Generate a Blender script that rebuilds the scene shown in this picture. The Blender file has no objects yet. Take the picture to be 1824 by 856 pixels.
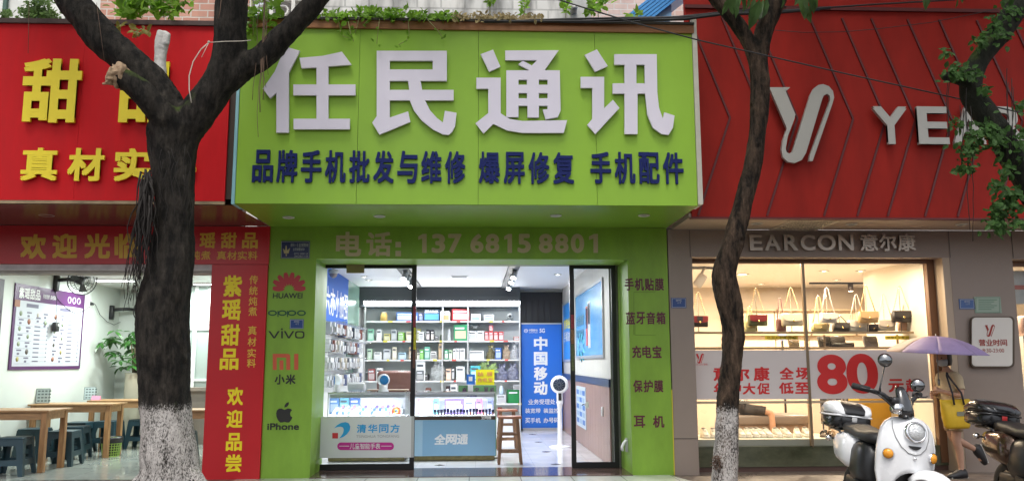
import bpy, bmesh, math, random
from mathutils import Vector, Matrix, noise
import numpy as np
R = math.radians
random.seed(7)
scene = bpy.context.scene
col = scene.collection

# ---------------------------------------------------------------- camera, sky, sun, exposure
CAM_H, FOC = 1.4, 1474.4
PITCH, YAW, ROLL = R(8.341), R(2.503), R(-0.18)
fw = Vector((math.sin(YAW)*math.cos(PITCH), math.cos(YAW)*math.cos(PITCH), math.sin(PITCH)))
r0 = Vector((math.cos(YAW), -math.sin(YAW), 0)); u0 = r0.cross(fw)
rt = r0*math.cos(ROLL) + u0*math.sin(ROLL); up = -r0*math.sin(ROLL) + u0*math.cos(ROLL)
cd = bpy.data.cameras.new('camera'); cam = bpy.data.objects.new('camera', cd); col.objects.link(cam)
cd.sensor_width = 36; cd.lens = 36*FOC/1824; cd.clip_end = 2000; cd.clip_start = 0.05
m = Matrix((rt, up, -fw)).transposed().to_4x4(); m.translation = (0, 0, CAM_H); cam.matrix_world = m
scene.camera = cam

world = bpy.data.worlds.new('World'); scene.world = world; world.use_nodes = True
wn = world.node_tree.nodes; wl = world.node_tree.links
sky = wn.new('ShaderNodeTexSky'); sky.sky_type = 'NISHITA'; sky.sun_disc = False
sky.sun_elevation = R(66); sky.sun_rotation = R(192); sky.dust_density = 4; sky.ozone_density = 0.6; sky.air_density = 1.0
hs = wn.new('ShaderNodeHueSaturation'); hs.inputs['Saturation'].default_value = 0.35
wl.new(sky.outputs[0], hs.inputs['Color']); wl.new(hs.outputs[0], wn['Background'].inputs[0])
wn['Background'].inputs[1].default_value = 0.15
sl = bpy.data.lights.new('sun', 'SUN'); sl.energy = 1.5; sl.angle = R(20); sl.color = (1, .96, .9)
sun = bpy.data.objects.new('sun', sl); col.objects.link(sun)
sun.rotation_euler = (R(24), 0, R(-12))
scene.view_settings.view_transform = 'Standard'; scene.view_settings.look = 'None'
scene.view_settings.exposure = 0.88; scene.view_settings.gamma = 1
scene.view_settings.use_curve_mapping = False
scene.cycles.use_denoising = True
scene.cycles.max_bounces = 8; scene.cycles.transparent_max_bounces = 24
scene.cycles.sample_clamp_indirect = 6
scene.cycles.caustics_reflective = False; scene.cycles.caustics_refractive = False

# ---------------------------------------------------------------- helpers: points on real planes of the street front
def ray(px, py): return fw*FOC + rt*(px-912) - up*(py-428)
C0 = Vector((0, 0, CAM_H))
def P(px, py, Y): d = ray(px, py); return C0 + d*(Y/d.y)
def PX(px, py, X): d = ray(px, py); return C0 + d*(X/d.x)
def PZ(px, py, Z=0): d = ray(px, py); return C0 + d*((Z-CAM_H)/d.z)

# ---------------------------------------------------------------- materials
MATS = {}
def mat(name, color, rough=0.6, metal=0.0, var=0.0, vscale=4.0, bump=0.0, bscale=40.0, emit=0.0, spec=0.5, coat=0.0, color2=None, stretch=None, rvar=0.0):
    if name in MATS: return MATS[name]
    M = bpy.data.materials.new(name); M.use_nodes = True; MATS[name] = M
    nt = M.node_tree; n = nt.nodes; l = nt.links; b = n['Principled BSDF']
    c = (*color, 1)
    b.inputs['Base Color'].default_value = c; b.inputs['Roughness'].default_value = rough
    b.inputs['Metallic'].default_value = metal; b.inputs['Specular IOR Level'].default_value = spec
    b.inputs['Coat Weight'].default_value = coat; b.inputs['Coat Roughness'].default_value = 0.08
    if emit:
        b.inputs['Emission Color'].default_value = c; b.inputs['Emission Strength'].default_value = emit
    if var or bump or color2 or rvar:
        tc = n.new('ShaderNodeTexCoord'); mp = n.new('ShaderNodeMapping'); l.new(tc.outputs['Object'], mp.inputs[0])
        if stretch: mp.inputs['Scale'].default_value = stretch
    if var or color2 or rvar:
        nz = n.new('ShaderNodeTexNoise'); nz.inputs['Scale'].default_value = vscale; nz.inputs['Detail'].default_value = 6
        nz.inputs['Roughness'].default_value = .65
        l.new(mp.outputs[0], nz.inputs['Vector'])
        if var or color2:
            rp = n.new('ShaderNodeValToRGB'); rp.color_ramp.elements[0].position = .3; rp.color_ramp.elements[1].position = .7
            c2 = color2 or tuple(min(1, x*(1+var)) for x in color)
            c1 = color if color2 else tuple(x*(1-var) for x in color)
            rp.color_ramp.elements[0].color = (*c1, 1); rp.color_ramp.elements[1].color = (*c2, 1)
            l.new(nz.outputs[0], rp.inputs[0]); l.new(rp.outputs[0], b.inputs['Base Color'])
        if rvar:
            mr = n.new('ShaderNodeMapRange'); mr.inputs[1].default_value = .3; mr.inputs[2].default_value = .7
            mr.inputs[3].default_value = max(0, rough-rvar); mr.inputs[4].default_value = min(1, rough+rvar)
            l.new(nz.outputs[0], mr.inputs[0]); l.new(mr.outputs[0], b.inputs['Roughness'])
    if bump:
        bz = n.new('ShaderNodeTexNoise'); bz.inputs['Scale'].default_value = bscale; bz.inputs['Detail'].default_value = 5
        l.new(mp.outputs[0], bz.inputs['Vector'])
        bp = n.new('ShaderNodeBump'); bp.inputs['Strength'].default_value = bump; bp.inputs['Distance'].default_value = .02
        l.new(bz.outputs[0], bp.inputs['Height']); l.new(bp.outputs[0], b.inputs['Normal'])
    return M
def glass(name, tint=(1, 1, 1), refl=0.09, rough=0.0):
    if name in MATS: return MATS[name]
    M = bpy.data.materials.new(name); M.use_nodes = True; MATS[name] = M
    n = M.node_tree.nodes; l = M.node_tree.links; n.remove(n['Principled BSDF'])
    t = n.new('ShaderNodeBsdfTransparent'); t.inputs[0].default_value = (*tint, 1)
    g = n.new('ShaderNodeBsdfGlossy'); g.inputs['Roughness'].default_value = rough
    lw = n.new('ShaderNodeFresnel'); lw.inputs[0].default_value = 1.45
    mu = n.new('ShaderNodeMath'); mu.operation = 'MULTIPLY'; mu.inputs[1].default_value = refl/0.04; mu.use_clamp = True
    l.new(lw.outputs[0], mu.inputs[0])
    mx = n.new('ShaderNodeMixShader'); l.new(mu.outputs[0], mx.inputs[0]); l.new(t.outputs[0], mx.inputs[1]); l.new(g.outputs[0], mx.inputs[2])
    l.new(mx.outputs[0], n['Material Output'].inputs[0]); return M
def emis(name, color, s):
    if name in MATS: return MATS[name]
    M = bpy.data.materials.new(name); M.use_nodes = True; MATS[name] = M
    n = M.node_tree.nodes; l = M.node_tree.links; n.remove(n['Principled BSDF'])
    e = n.new('ShaderNodeEmission'); e.inputs[0].default_value = (*color, 1); e.inputs[1].default_value = s
    l.new(e.outputs[0], n['Material Output'].inputs[0]); return M

# ---------------------------------------------------------------- mesh builder
class MB:
    def __init__(s): s.v = []; s.f = []; s.mi = []; s.sm = []; s.cur = 0; s.smooth = False
    def add(s, verts, faces, sm=None):
        k = len(s.v); s.v += [tuple(x) for x in verts]
        for f in faces:
            s.f.append([i+k for i in f]); s.mi.append(s.cur); s.sm.append(s.smooth if sm is None else sm)
        return s
    def box(s, a, b):
        x0, x1 = sorted((a[0], b[0])); y0, y1 = sorted((a[1], b[1])); z0, z1 = sorted((a[2], b[2]))
        return s.add([(x0,y0,z0),(x1,y0,z0),(x1,y1,z0),(x0,y1,z0),(x0,y0,z1),(x1,y0,z1),(x1,y1,z1),(x0,y1,z1)],
              [(3,2,1,0),(4,5,6,7),(0,1,5,4),(1,2,6,5),(2,3,7,6),(3,0,4,7)], False)
    def cbox(s, c, d, M=None):
        vs = [Vector((sx*d[0]/2, sy*d[1]/2, sz*d[2]/2)) for sx,sy,sz in ((-1,-1,-1),(1,-1,-1),(1,1,-1),(-1,1,-1),(-1,-1,1),(1,-1,1),(1,1,1),(-1,1,1))]
        if M is not None: vs = [M @ v for v in vs]
        return s.add([v+Vector(c) for v in vs], [(3,2,1,0),(4,5,6,7),(0,1,5,4),(1,2,6,5),(2,3,7,6),(3,0,4,7)], False)
    def rbox(s, c, d, r=.01, M=None, seg=3):
        """rounded box (all corners) by superellipse-like cube-sphere"""
        hx, hy, hz = (max(1e-4, q/2-r) for q in d); k = len(s.v)
        import itertools
        bm = bmesh.new(); bmesh.ops.create_cube(bm, size=2)
        bmesh.ops.subdivide_edges(bm, edges=bm.edges[:], cuts=2*seg-1, use_grid_fill=True)
        vs = []
        for v in bm.verts:
            q = v.co; o = Vector((math.tan(q.x*math.pi/4), math.tan(q.y*math.pi/4), math.tan(q.z*math.pi/4))).normalized()*r
            sgn = lambda t: 0 if abs(t) < 1e-6 else math.copysign(1, t)
            # clamp: centre lines belong to flats
            w = Vector((sgn(q.x)*hx if abs(q.x) > .01 else 0, sgn(q.y)*hy if abs(q.y) > .01 else 0, sgn(q.z)*hz if abs(q.z) > .01 else 0)) + o
            vs.append(w)
        if M is not None: vs = [M @ v for v in vs]
        bm.verts.ensure_lookup_table()
        s.add([v+Vector(c) for v in vs], [[v.index for v in f.verts] for f in bm.faces], True); bm.free(); return s
    def tube(s, pts, rad, n=8, cap=True, sm=True):
        pts = [Vector(p) for p in pts]; rs = rad if isinstance(rad, (list, tuple)) else [rad]*len(pts)
        rings = []; prev = None
        for i, p in enumerate(pts):
            t = (pts[min(i+1, len(pts)-1)] - pts[max(i-1, 0)])
            t = t.normalized() if t.length > 1e-9 else Vector((0,0,1))
            if prev is None: a = t.orthogonal().normalized()
            else:
                a = prev - t*prev.dot(t)
                a = a.normalized() if a.length > 1e-6 else t.orthogonal().normalized()
            prev = a; b = t.cross(a)
            rings.append([p + (a*math.cos(2*math.pi*j/n) + b*math.sin(2*math.pi*j/n))*rs[i] for j in range(n)])
        vs = [v for r in rings for v in r]; fs = []
        for i in range(len(pts)-1):
            for j in range(n):
                fs.append((i*n+j, i*n+(j+1)%n, (i+1)*n+(j+1)%n, (i+1)*n+j))
        if cap: fs.append(tuple(range(n))[::-1]); fs.append(tuple((len(pts)-1)*n+j for j in range(n)))
        return s.add(vs, fs, sm)
    def cyl(s, a, b, r, n=16, r2=None, sm=True): return s.tube([a, b], [r, r if r2 is None else r2], n, True, sm)
    def lathe(s, prof, c=(0,0,0), n=24, M=None, cap=True):
        vs = []; fs = []
        for (r, z) in prof:
            for j in range(n): vs.append(Vector((r*math.cos(2*math.pi*j/n), r*math.sin(2*math.pi*j/n), z)))
        for i in range(len(prof)-1):
            for j in range(n): fs.append((i*n+j, i*n+(j+1)%n, (i+1)*n+(j+1)%n, (i+1)*n+j))
        if cap:
            fs.append(tuple(range(n))[::-1]); fs.append(tuple((len(prof)-1)*n+j for j in range(n)))
        if M is not None: vs = [M @ v for v in vs]
        return s.add([v+Vector(c) for v in vs], fs, True)
    def loft(s, rings, cap=True, closed=True):
        n = len(rings[0]); vs = [v for r in rings for v in r]; fs = []
        for i in range(len(rings)-1):
            for j in range(n if closed else n-1):
                fs.append((i*n+j, i*n+(j+1)%n, (i+1)*n+(j+1)%n, (i+1)*n+j))
        if cap: fs.append(tuple(range(n))[::-1]); fs.append(tuple((len(rings)-1)*n+j for j in range(n)))
        return s.add(vs, fs, True)
    def ell(s, c, d, M=None, n=16, m=10):
        vs = []; fs = []
        for i in range(m+1):
            t = math.pi*i/m
            for j in range(n): vs.append(Vector((d[0]*math.sin(t)*math.cos(2*math.pi*j/n), d[1]*math.sin(t)*math.sin(2*math.pi*j/n), d[2]*math.cos(t))))
        for i in range(m):
            for j in range(n): fs.append((i*n+j, (i+1)*n+j, (i+1)*n+(j+1)%n, i*n+(j+1)%n))
        if M is not None: vs = [M @ v for v in vs]
        return s.add([v+Vector(c) for v in vs], fs, True)
    def quad(s, a, b, c, d): return s.add([a, b, c, d], [(0,1,2,3)], False)
    def xf(s, M): s.v = [tuple(M @ Vector(v)) for v in s.v]; return s
    def leaf(s, p, d, nrm, L, W):
        """a folded leaf: base p, direction d, normal n"""
        d = d.normalized(); sd = d.cross(nrm)
        if sd.length < 1e-4: sd = d.orthogonal()
        sd = sd.normalized(); n = sd.cross(d).normalized()
        return s.add([p, p+d*L*.35+sd*W*.5+n*W*.12, p+d*L*.75+sd*W*.36+n*W*.05, p+d*L-n*L*.12, p+d*L*.75-sd*W*.36+n*W*.05, p+d*L*.35-sd*W*.5+n*W*.12, p+d*L*.5-n*W*.05],
                     [(0,1,6),(1,2,6),(2,3,6),(3,4,6),(4,5,6),(5,0,6)], False)

XF = {}
def root_m(o):
    while o.parent: o = o.parent
    return XF[o.name]
def tag(o, label=None, cat=None, group=None, kind=None):
    kind = kind or ('thing' if cat else None)
    if label: o['label'] = label
    if cat: o['category'] = cat
    if group: o['group'] = group
    if kind: o['kind'] = kind
    return o
def obj(name, mb, mats, parent=None, world=True, label=None, bevel=0, sub=0, autosm=None):
    me = bpy.data.meshes.new(name)
    v = mb.v
    if parent is None and v:
        a = np.array(v); base = Vector(((a[:,0].min()+a[:,0].max())/2, (a[:,1].min()+a[:,1].max())/2, a[:,2].min()))
        M = Matrix.Translation(base)
    else: M = root_m(parent) if parent else Matrix()
    if (world or parent is None) and v:
        Mi = np.array(M.inverted()); a = np.array(v); a = a @ Mi[:3,:3].T + Mi[:3,3]; v = a.tolist()
    me.from_pydata(v, [], mb.f)
    if not isinstance(mats, (list, tuple)): mats = [mats]
    for q in mats: me.materials.append(q)
    me.polygons.foreach_set('material_index', mb.mi)
    me.polygons.foreach_set('use_smooth', mb.sm)
    me.update()
    o = bpy.data.objects.new(name, me); col.objects.link(o)
    if parent: o.parent = parent
    else: o.matrix_world = M; XF[o.name] = M
    if label: o['label'] = label
    if bevel:
        md = o.modifiers.new('bevel', 'BEVEL'); md.width = bevel; md.segments = 2; md.limit_method = 'ANGLE'; md.angle_limit = R(40)
    if sub:
        md = o.modifiers.new('sub', 'SUBSURF'); md.levels = sub; md.render_levels = sub
    return o
def thing(name, label, cat, loc=(0,0,0), rz=0, group=None, kind=None):
    o = bpy.data.objects.new(name, None); col.objects.link(o); o.empty_display_size = .1
    M = Matrix.Translation(loc) @ Matrix.Rotation(rz, 4, 'Z'); o.matrix_world = M; XF[o.name] = M
    return tag(o, label, cat, group, kind)
KIDS = {}
def dup(root, loc, rz=0, label=None, group=None, sc=None):
    def rec(o, par):
        c = o.copy(); col.objects.link(c)
        if par: c.parent = par
        for ch in list(o.children): rec(ch, c)
        return c
    c = rec(root, None)
    M = Matrix.Translation(loc) @ Matrix.Rotation(rz, 4, 'Z')
    if sc: M = M @ Matrix.Diagonal((*sc, 1))
    c.matrix_world = M; XF[c.name] = M
    if label: c['label'] = label
    if group: c['group'] = group
    return c
def solo(name, mb, mats, label, cat, group=None, kind=None, **k): return tag(obj(name, mb, mats, None, **k), label, cat, group, kind)

# ---------------------------------------------------------------- lettering
GL = {}
def glyph(ch, ext=0.0):
    key = (ch, ext)
    if key in GL: return GL[key]
    cu = bpy.data.curves.new('g', 'FONT'); cu.body = ch; cu.size = 1; cu.extrude = ext; cu.resolution_u = 7 if ch.isascii() else 3
    o = bpy.data.objects.new('g', cu); col.objects.link(o)
    dg = bpy.context.evaluated_depsgraph_get(); me = bpy.data.meshes.new_from_object(o.evaluated_get(dg))
    vs = np.array([v.co[:] for v in me.vertices]).reshape(-1, 3); fs = [tuple(p.vertices) for p in me.polygons]
    bpy.data.objects.remove(o); bpy.data.meshes.remove(me); bpy.data.curves.remove(cu)
    GL[key] = (vs, fs); return GL[key]
def frameY(x0, y0, x1, y1, Y): return P(x0, y1, Y), P(x1, y1, Y), P(x0, y0, Y)
def rectY(x0, y0, x1, y1, Y):
    """true rectangle on plane Y from two corners in the photo"""
    a = P(x0, y1, Y); b = P(x1, y0, Y); return Vector((a.x, Y, a.z)), Vector((b.x, Y, a.z)), Vector((a.x, Y, b.z))
def lettering(mb, s, fr, bold=.02, thick=0.0, off=.004, gap=.08, ink=False, slant=0.0):
    """lay a string on the frame (A lower-left, B lower-right, C upper-left); spaces are half cells. ink=True: Latin line scaled as a whole"""
    A, B, C = fr; u = B-A; v = C-A; N = u.cross(v).normalized(); W = u.length; Hh = v.length; u = u/W; v = v/Hh
    sh = [(0, 0)] if not bold else [(bold, bold), (-bold, bold), (bold, -bold), (-bold, -bold)]
    if ink and bold > .025: sh = [(0, 0)] + [(bold*1.15*math.cos(R(22.5*k)), bold*1.15*math.sin(R(22.5*k))) for k in range(16)]
    def put(ch, x0, w, y0, h):
        vs, fs = glyph(ch, 0.5 if thick else 0.0)
        if len(vs) == 0: return
        lo = vs.min(0); hi = vs.max(0); ex = hi-lo
        fx = lo[0]-bold; fwid = ex[0]+2*bold; fy = lo[1]-bold; fh = ex[1]+2*bold
        for k, (dx, dy) in enumerate(sh):
            X = (vs[:,0]+dx-fx)/fwid*w + x0; Yy = (vs[:,1]+dy-fy)/fh*h + y0
            X = X + slant*(Yy-y0)
            Z = off + k*.00018 + ((vs[:,2]+.5)*thick if thick else 0)
            pts = np.array(A)[None] + X[:,None]*np.array(u) + Yy[:,None]*np.array(v) + (Z[:,None] if thick else np.full((len(X),1), Z))*np.array(N)
            mb.add(pts.tolist(), fs, False)
    if ink:
        vs, fs = glyph(s, 0.5 if thick else 0.0); put(s, 0, W, 0, Hh); return mb
    cells = [(.5 if c == ' ' else 1) for c in s]; cw = W/(sum(cells)-gap if sum(cells) > gap else 1)
    x = 0
    for c, k in zip(s, cells):
        if c != ' ':
            vs, fs = glyph(c, 0.5 if thick else 0.0)
            lo = vs.min(0); hi = vs.max(0); e = hi-lo
            # keep the glyph's own place in the em box: CJK em is about x 0..1, y -0.12..0.88
            wide = cw*(1-gap); gx = max(.02, min(1, e[0])) if e[0] > .45 else e[0]; gy = e[1]
            fx = x + wide*(max(0, lo[0]-.03) if e[0] < .75 else 0); ww = wide*(1 if e[0] >= .75 else min(1, e[0]+.06))
            fy = Hh*(max(0, lo[1]+.09) if gy < .7 else 0); hh = Hh*(1 if gy >= .7 else min(1, gy+.05))
            put(c, fx, ww, fy, hh)
        x += cw*k
    return mb
def polymesh(mb, polys, fr2, thick, off=0.0):
    """filled outlines with holes; fr2 maps 2-D points to (A,u,v,N) in metres"""
    A, u, v, N = fr2
    cu = bpy.data.curves.new('p', 'CURVE'); cu.dimensions = '2D'; cu.fill_mode = 'BOTH'; cu.extrude = thick/2 if thick else 0
    for pl in polys:
        sp = cu.splines.new('POLY'); sp.points.add(len(pl)-1); sp.use_cyclic_u = True
        for q, p in zip(sp.points, pl): q.co = (p[0], p[1], 0, 1)
    o = bpy.data.objects.new('p', cu); col.objects.link(o)
    dg = bpy.context.evaluated_depsgraph_get(); me = bpy.data.meshes.new_from_object(o.evaluated_get(dg))
    vs = [A + u*q.co.x + v*q.co.y + N*(q.co.z + (thick or 0)/2 + off) for q in me.vertices]
    mb.add(vs, [tuple(p.vertices) for p in me.polygons], False)
    bpy.data.objects.remove(o); bpy.data.meshes.remove(me); bpy.data.curves.remove(cu); return mb
FRONT = Vector((0, -1, 0))
def polyY(mb, polys, Y, thick=0.0, off=.004):
    """outlines given in photo pixels, laid on the plane Y"""
    pp = [[(lambda q: (q.x, q.z))(P(x, y, Y)) for x, y in pl] for pl in polys]
    return polymesh(mb, pp, (Vector((0, Y, 0)), Vector((1, 0, 0)), Vector((0, 0, 1)), FRONT), thick, off)
def slabY(mb, x0, y0, x1, y1, Y, d):
    """box whose front face is the photo rectangle on plane Y, depth d backwards"""
    a = P(x0, y1, Y); b = P(x1, y0, Y); return mb.box((a.x, Y, a.z), (b.x, Y+d, b.z))
def area(name, loc, size, energy, color=(1,1,1), rot=(0,0,0), parent=None, spread=180):
    L = bpy.data.lights.new(name, 'AREA'); L.shape = 'RECTANGLE'; L.size, L.size_y = size; L.energy = energy; L.color = color; L.spread = R(spread)
    o = bpy.data.objects.new(name, L); col.objects.link(o); o.rotation_euler = rot
    if parent: o.parent = parent; loc = root_m(parent).inverted() @ Vector(loc)
    o.location = loc; return o
# ================================================================ the street and the building fronts
YF, YS, YR, YL, YD = 10.55, 9.02, 9.65, 9.07, 11.2     # shop fronts, green / red signboards, sliding doors
XA, XB, XC = -2.39, 1.836, 2.62                          # phone shop side walls, gap to the shoe shop
ZS = 3.118
def ground_material():
    M = mat('pavement_stone', (.15, .12, .1), .35, var=.25, vscale=1.5, bump=.15, bscale=25, rvar=.15)
    nt = M.node_tree; n = nt.nodes; l = nt.links; b = n['Principled BSDF']
    tc = n.new('ShaderNodeTexCoord'); br = n.new('ShaderNodeTexBrick'); l.new(tc.outputs['Object'], br.inputs['Vector'])
    br.inputs['Scale'].default_value = 1.6; br.inputs['Mortar Size'].default_value = .012; br.offset = .5
    br.inputs['Color1'].default_value = (1, 1, 1, 1); br.inputs['Color2'].default_value = (.8, .8, .82, 1); br.inputs['Mortar'].default_value = (.3, .3, .3, 1)
    mx = n.new('ShaderNodeMixRGB'); mx.blend_type = 'MULTIPLY'; mx.inputs[0].default_value = 1
    src = b.inputs['Base Color'].links[0].from_socket
    l.new(src, mx.inputs[1]); l.new(br.outputs[0], mx.inputs[2]); l.new(mx.outputs[0], b.inputs['Base Color'])
    return M
MB_ = MB
g = MB(); g.quad((-400, -400, -.13), (400, -400, -.13), (400, 400, -.13), (-400, 400, -.13))
solo('road', g, mat('asphalt', (.05, .05, .052), .55, var=.3, vscale=8, bump=.4, bscale=120), None, None, kind='structure')
g = MB(); g.box((-40, 4.4, -.125), (40, 40, 0))
solo('pavement', g, ground_material(), None, None, kind='structure')
g = MB(); g.box((-40, 4.2, -.125), (40, 4.395, .012))
solo('kerb', g, mat('kerb_stone', (.3, .3, .29), .7, var=.2, vscale=6, bump=.3), None, None, kind='structure')
# pale tiles in front of the phone shop
def tile_material(name, c, scale, rough, mortar=(.5,.5,.5), msize=.006):
    M = mat(name, c, rough, var=.05, vscale=2, rvar=.06)
    n = M.node_tree.nodes; l = M.node_tree.links; b = n['Principled BSDF']
    tc = n.new('ShaderNodeTexCoord'); br = n.new('ShaderNodeTexBrick'); l.new(tc.outputs['Object'], br.inputs['Vector'])
    br.inputs['Scale'].default_value = scale; br.inputs['Mortar Size'].default_value = msize; br.offset = 0
    br.inputs['Brick Width'].default_value = .5; br.inputs['Row Height'].default_value = .5
    br.inputs['Color1'].default_value = (1,1,1,1); br.inputs['Color2'].default_value = (.94,.94,.95,1); br.inputs['Mortar'].default_value = (*mortar, 1)
    mx = n.new('ShaderNodeMixRGB'); mx.blend_type = 'MULTIPLY'; mx.inputs[0].default_value = 1
    l.new(b.inputs['Base Color'].links[0].from_socket, mx.inputs[1]); l.new(br.outputs[0], mx.inputs[2]); l.new(mx.outputs[0], b.inputs['Base Color'])
    return M
g = MB(); g.add([(-2.9, 7.9, .004), (2.75, 9.2, .004), (2.42, YF-.002, .004), (-2.9, YF-.002, .004)], [(0,1,2,3)], False)
solo('shop_apron_path', g, tile_material('apron_tile', (.5, .53, .47), .8, .22), None, None, kind='structure')

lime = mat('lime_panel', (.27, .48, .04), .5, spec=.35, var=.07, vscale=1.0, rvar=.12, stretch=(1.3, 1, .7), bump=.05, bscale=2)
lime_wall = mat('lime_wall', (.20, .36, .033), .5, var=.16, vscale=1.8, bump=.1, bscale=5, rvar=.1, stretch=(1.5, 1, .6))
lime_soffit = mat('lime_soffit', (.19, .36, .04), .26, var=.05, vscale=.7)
white_p = mat('white_paint', (.78, .79, .78), .6, var=.03, vscale=2)
dark_al = mat('black_aluminium', (.018, .018, .02), .32, metal=.3)
beige_st = mat('taupe_panel', (.27, .215, .18), .42, var=.06, vscale=1.0, rvar=.08)
red_film = mat('red_banner', (.52, .014, .02), .33, var=.05, vscale=1.2, bump=.04, bscale=3)
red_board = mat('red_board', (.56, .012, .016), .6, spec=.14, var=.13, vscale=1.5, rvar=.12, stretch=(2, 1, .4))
yellow = mat('yellow_letter', (.88, .69, .015), .5)
yellow_dull = mat('ochre_letter', (.72, .45, .05), .45)
lav = mat('lavender_white_letter', (.73, .69, .78), .4, var=.02, vscale=1)
navy = mat('navy_letter', (.008, .016, .11), .6, spec=.2)
cement = mat('old_cement', (.42, .41, .39), .85, var=.25, vscale=3, bump=.3, bscale=30)

# ---------------------------------------------------------------- phone shop building bay
shop = thing('phone_shop', 'narrow phone shop front in lime green, open glass doorway between green pillars', 'shop', (0, YF, 0))
g = MB(); xl = P(480, 600, YF).x; xi = P(546, 650, YF).x
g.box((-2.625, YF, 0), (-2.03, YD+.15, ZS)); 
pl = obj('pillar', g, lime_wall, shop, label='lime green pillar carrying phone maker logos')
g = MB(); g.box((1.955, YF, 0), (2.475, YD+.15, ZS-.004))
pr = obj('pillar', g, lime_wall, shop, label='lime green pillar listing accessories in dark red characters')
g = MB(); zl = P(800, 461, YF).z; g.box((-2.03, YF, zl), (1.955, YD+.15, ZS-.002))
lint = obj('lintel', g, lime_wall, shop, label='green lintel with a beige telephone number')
g0 = g = MB()
lettering(g, '电话', rectY(598, 413, 698, 456, YF), .03, gap=.16)
c = P(710, 452, YF); g.box((c.x-.04, YF-.004, c.z-.03), (c.x+.03, YF-.003, c.z+.04)); c = P(710, 436, YF); g.box((c.x-.04, YF-.004, c.z-.03), (c.x+.03, YF-.003, c.z+.04))
g = MB()
for s, x0, x1 in (('1', 744, 760), ('3', 769, 793), ('7', 798, 822), ('6', 838, 861), ('8', 865, 889), ('1', 897, 912), ('5', 922, 945), ('8', 960, 984), ('8', 989, 1012), ('0', 1017, 1040), ('1', 1048, 1065)):
    if s == '1': polyY(g, [[(x1-7, 416.5), (x1, 416.5), (x1, 450), (x1-8, 450), (x1-8, 424.5), (x0+1, 427), (x0+1, 421)]], YF, 0, .005)
    else: lettering(g, s, rectY(x0, 416.5, x1, 450, YF), .035, ink=True)
obj('phone_number', g, mat('beige_vinyl', (.50, .40, .26), .5), lint); obj('lettering', g0, mat('beige_vinyl', (.5, .4, .26), .5), lint)
# threshold, interior room
g = MB(); g.box((-2.03, YF-.03, -.02), (1.955, YD+.16, .012)); obj('threshold', g, mat('brown_granite', (.11, .065, .055), .12, var=.3, vscale=40), shop)
YB, ZC = 17.6, 2.93
g = MB(); g.quad((XA, YD+.16, .006), (XB, YD+.16, .006), (XB, YB, .006), (XA, YB, .006)); fl = obj('floor', g, tile_material('white_floor_tile', (.66, .66, .68), 1.25, .12, (.75,.75,.75), .004), shop)
g = MB(); random.seed(3)
for i in range(16):
    for j in range(7):
        x = XA+.3+j*.8; y = YD+.5+i*.8
        if x < XB-.1 and y < YB and (i+j) % 2 == 0: g.cbox((x, y, .0085), (.10, .10, .004), Matrix.Rotation(R(45), 3, 'Z'))
obj('floor_inlay', g, mat('dark_inlay', (.10, .07, .06), .2), fl)
for nm, a in (('wall', ((XA, YD+.15, 0), (XA, YB, 0), (XA, YB, ZC), (XA, YD+.15, ZC))), ('wall', ((XB, YB, 0), (XB, YD+.15, 0), (XB, YD+.15, ZC), (XB, YB, ZC))), ('wall', ((XA, YB, 0), (XB, YB, 0), (XB, YB, ZC), (XA, YB, ZC)))):
    g = MB(); g.quad(*[Vector(q) for q in a]); obj(nm, g, mat('beige_wall', (.58, .56, .52), .5, var=.05, vscale=2, stretch=(1, 6, .4)) if a[0][1] == YB and a[0][0] == XB else white_p, shop)
g = MB(); g.quad((XA, YD+.15, ZC), (XA, YB, ZC), (XB, YB, ZC), (XB, YD+.15, ZC)); ceil = obj('ceiling', g, mat('ceiling_white', (.8, .8, .8), .5), shop)
g = MB(); g.quad((XA-.1, YD+.1, 3.13), (XB+.1, YD+.1, 3.13), (XB+.1, YB+.2, 3.13), (XA-.1, YB+.2, 3.13)); obj('roof', g, cement, shop)
# dark bulkhead above the shelves and near-black slab painted as the unlit recess behind the blue banner
a = P(650, 546, 17.0); b = P(926, 517, 17.0)
g = MB(); g.box((XA+.003, 17.0, a.z), (b.x, YB-.003, ZC-.003)); obj('bulkhead', g, mat('charcoal_board', (.045, .05, .055), .5), shop)
a = P(928, 766, 17.55); b = P(1000, 520, 17.55)
g = MB(); g.box((a.x, 17.5, .01), (XB-.003, YB-.004, b.z)); obj('doorway_shade', g, mat('recess_shade', (.02, .02, .022), .5), shop)
g = MB()
for i in range(5): g.box((a.x+.1+i*.13, 17.48, 1.9), (a.x+.13+i*.13, 17.5, 2.7))
obj('dark_curtain', g, mat('dark_cloth', (.03, .028, .03), .8), shop)
# side wall on the right: pink-brown boards with a black border, blue posters
zb = PX(1028.5, 678, XB).z
g = MB(); y0 = YD+.16
for i in range(23):
    y = y0+i*.275; g.box((XB-.022, y+.003, .01), (XB-.003, min(y+.272, YB-.01), zb))
obj('wainscot', g, mat('pink_brown_board', (.33, .2, .165), .38, var=.1, vscale=3, stretch=(1, 4, .4)), shop)
g = MB(); g.box((XB-.03, y0, zb), (XB-.003, YB-.01, zb+.11)); obj('wainscot_border', g, mat('blue_black_trim', (.03, .05, .11), .3), shop)

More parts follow.
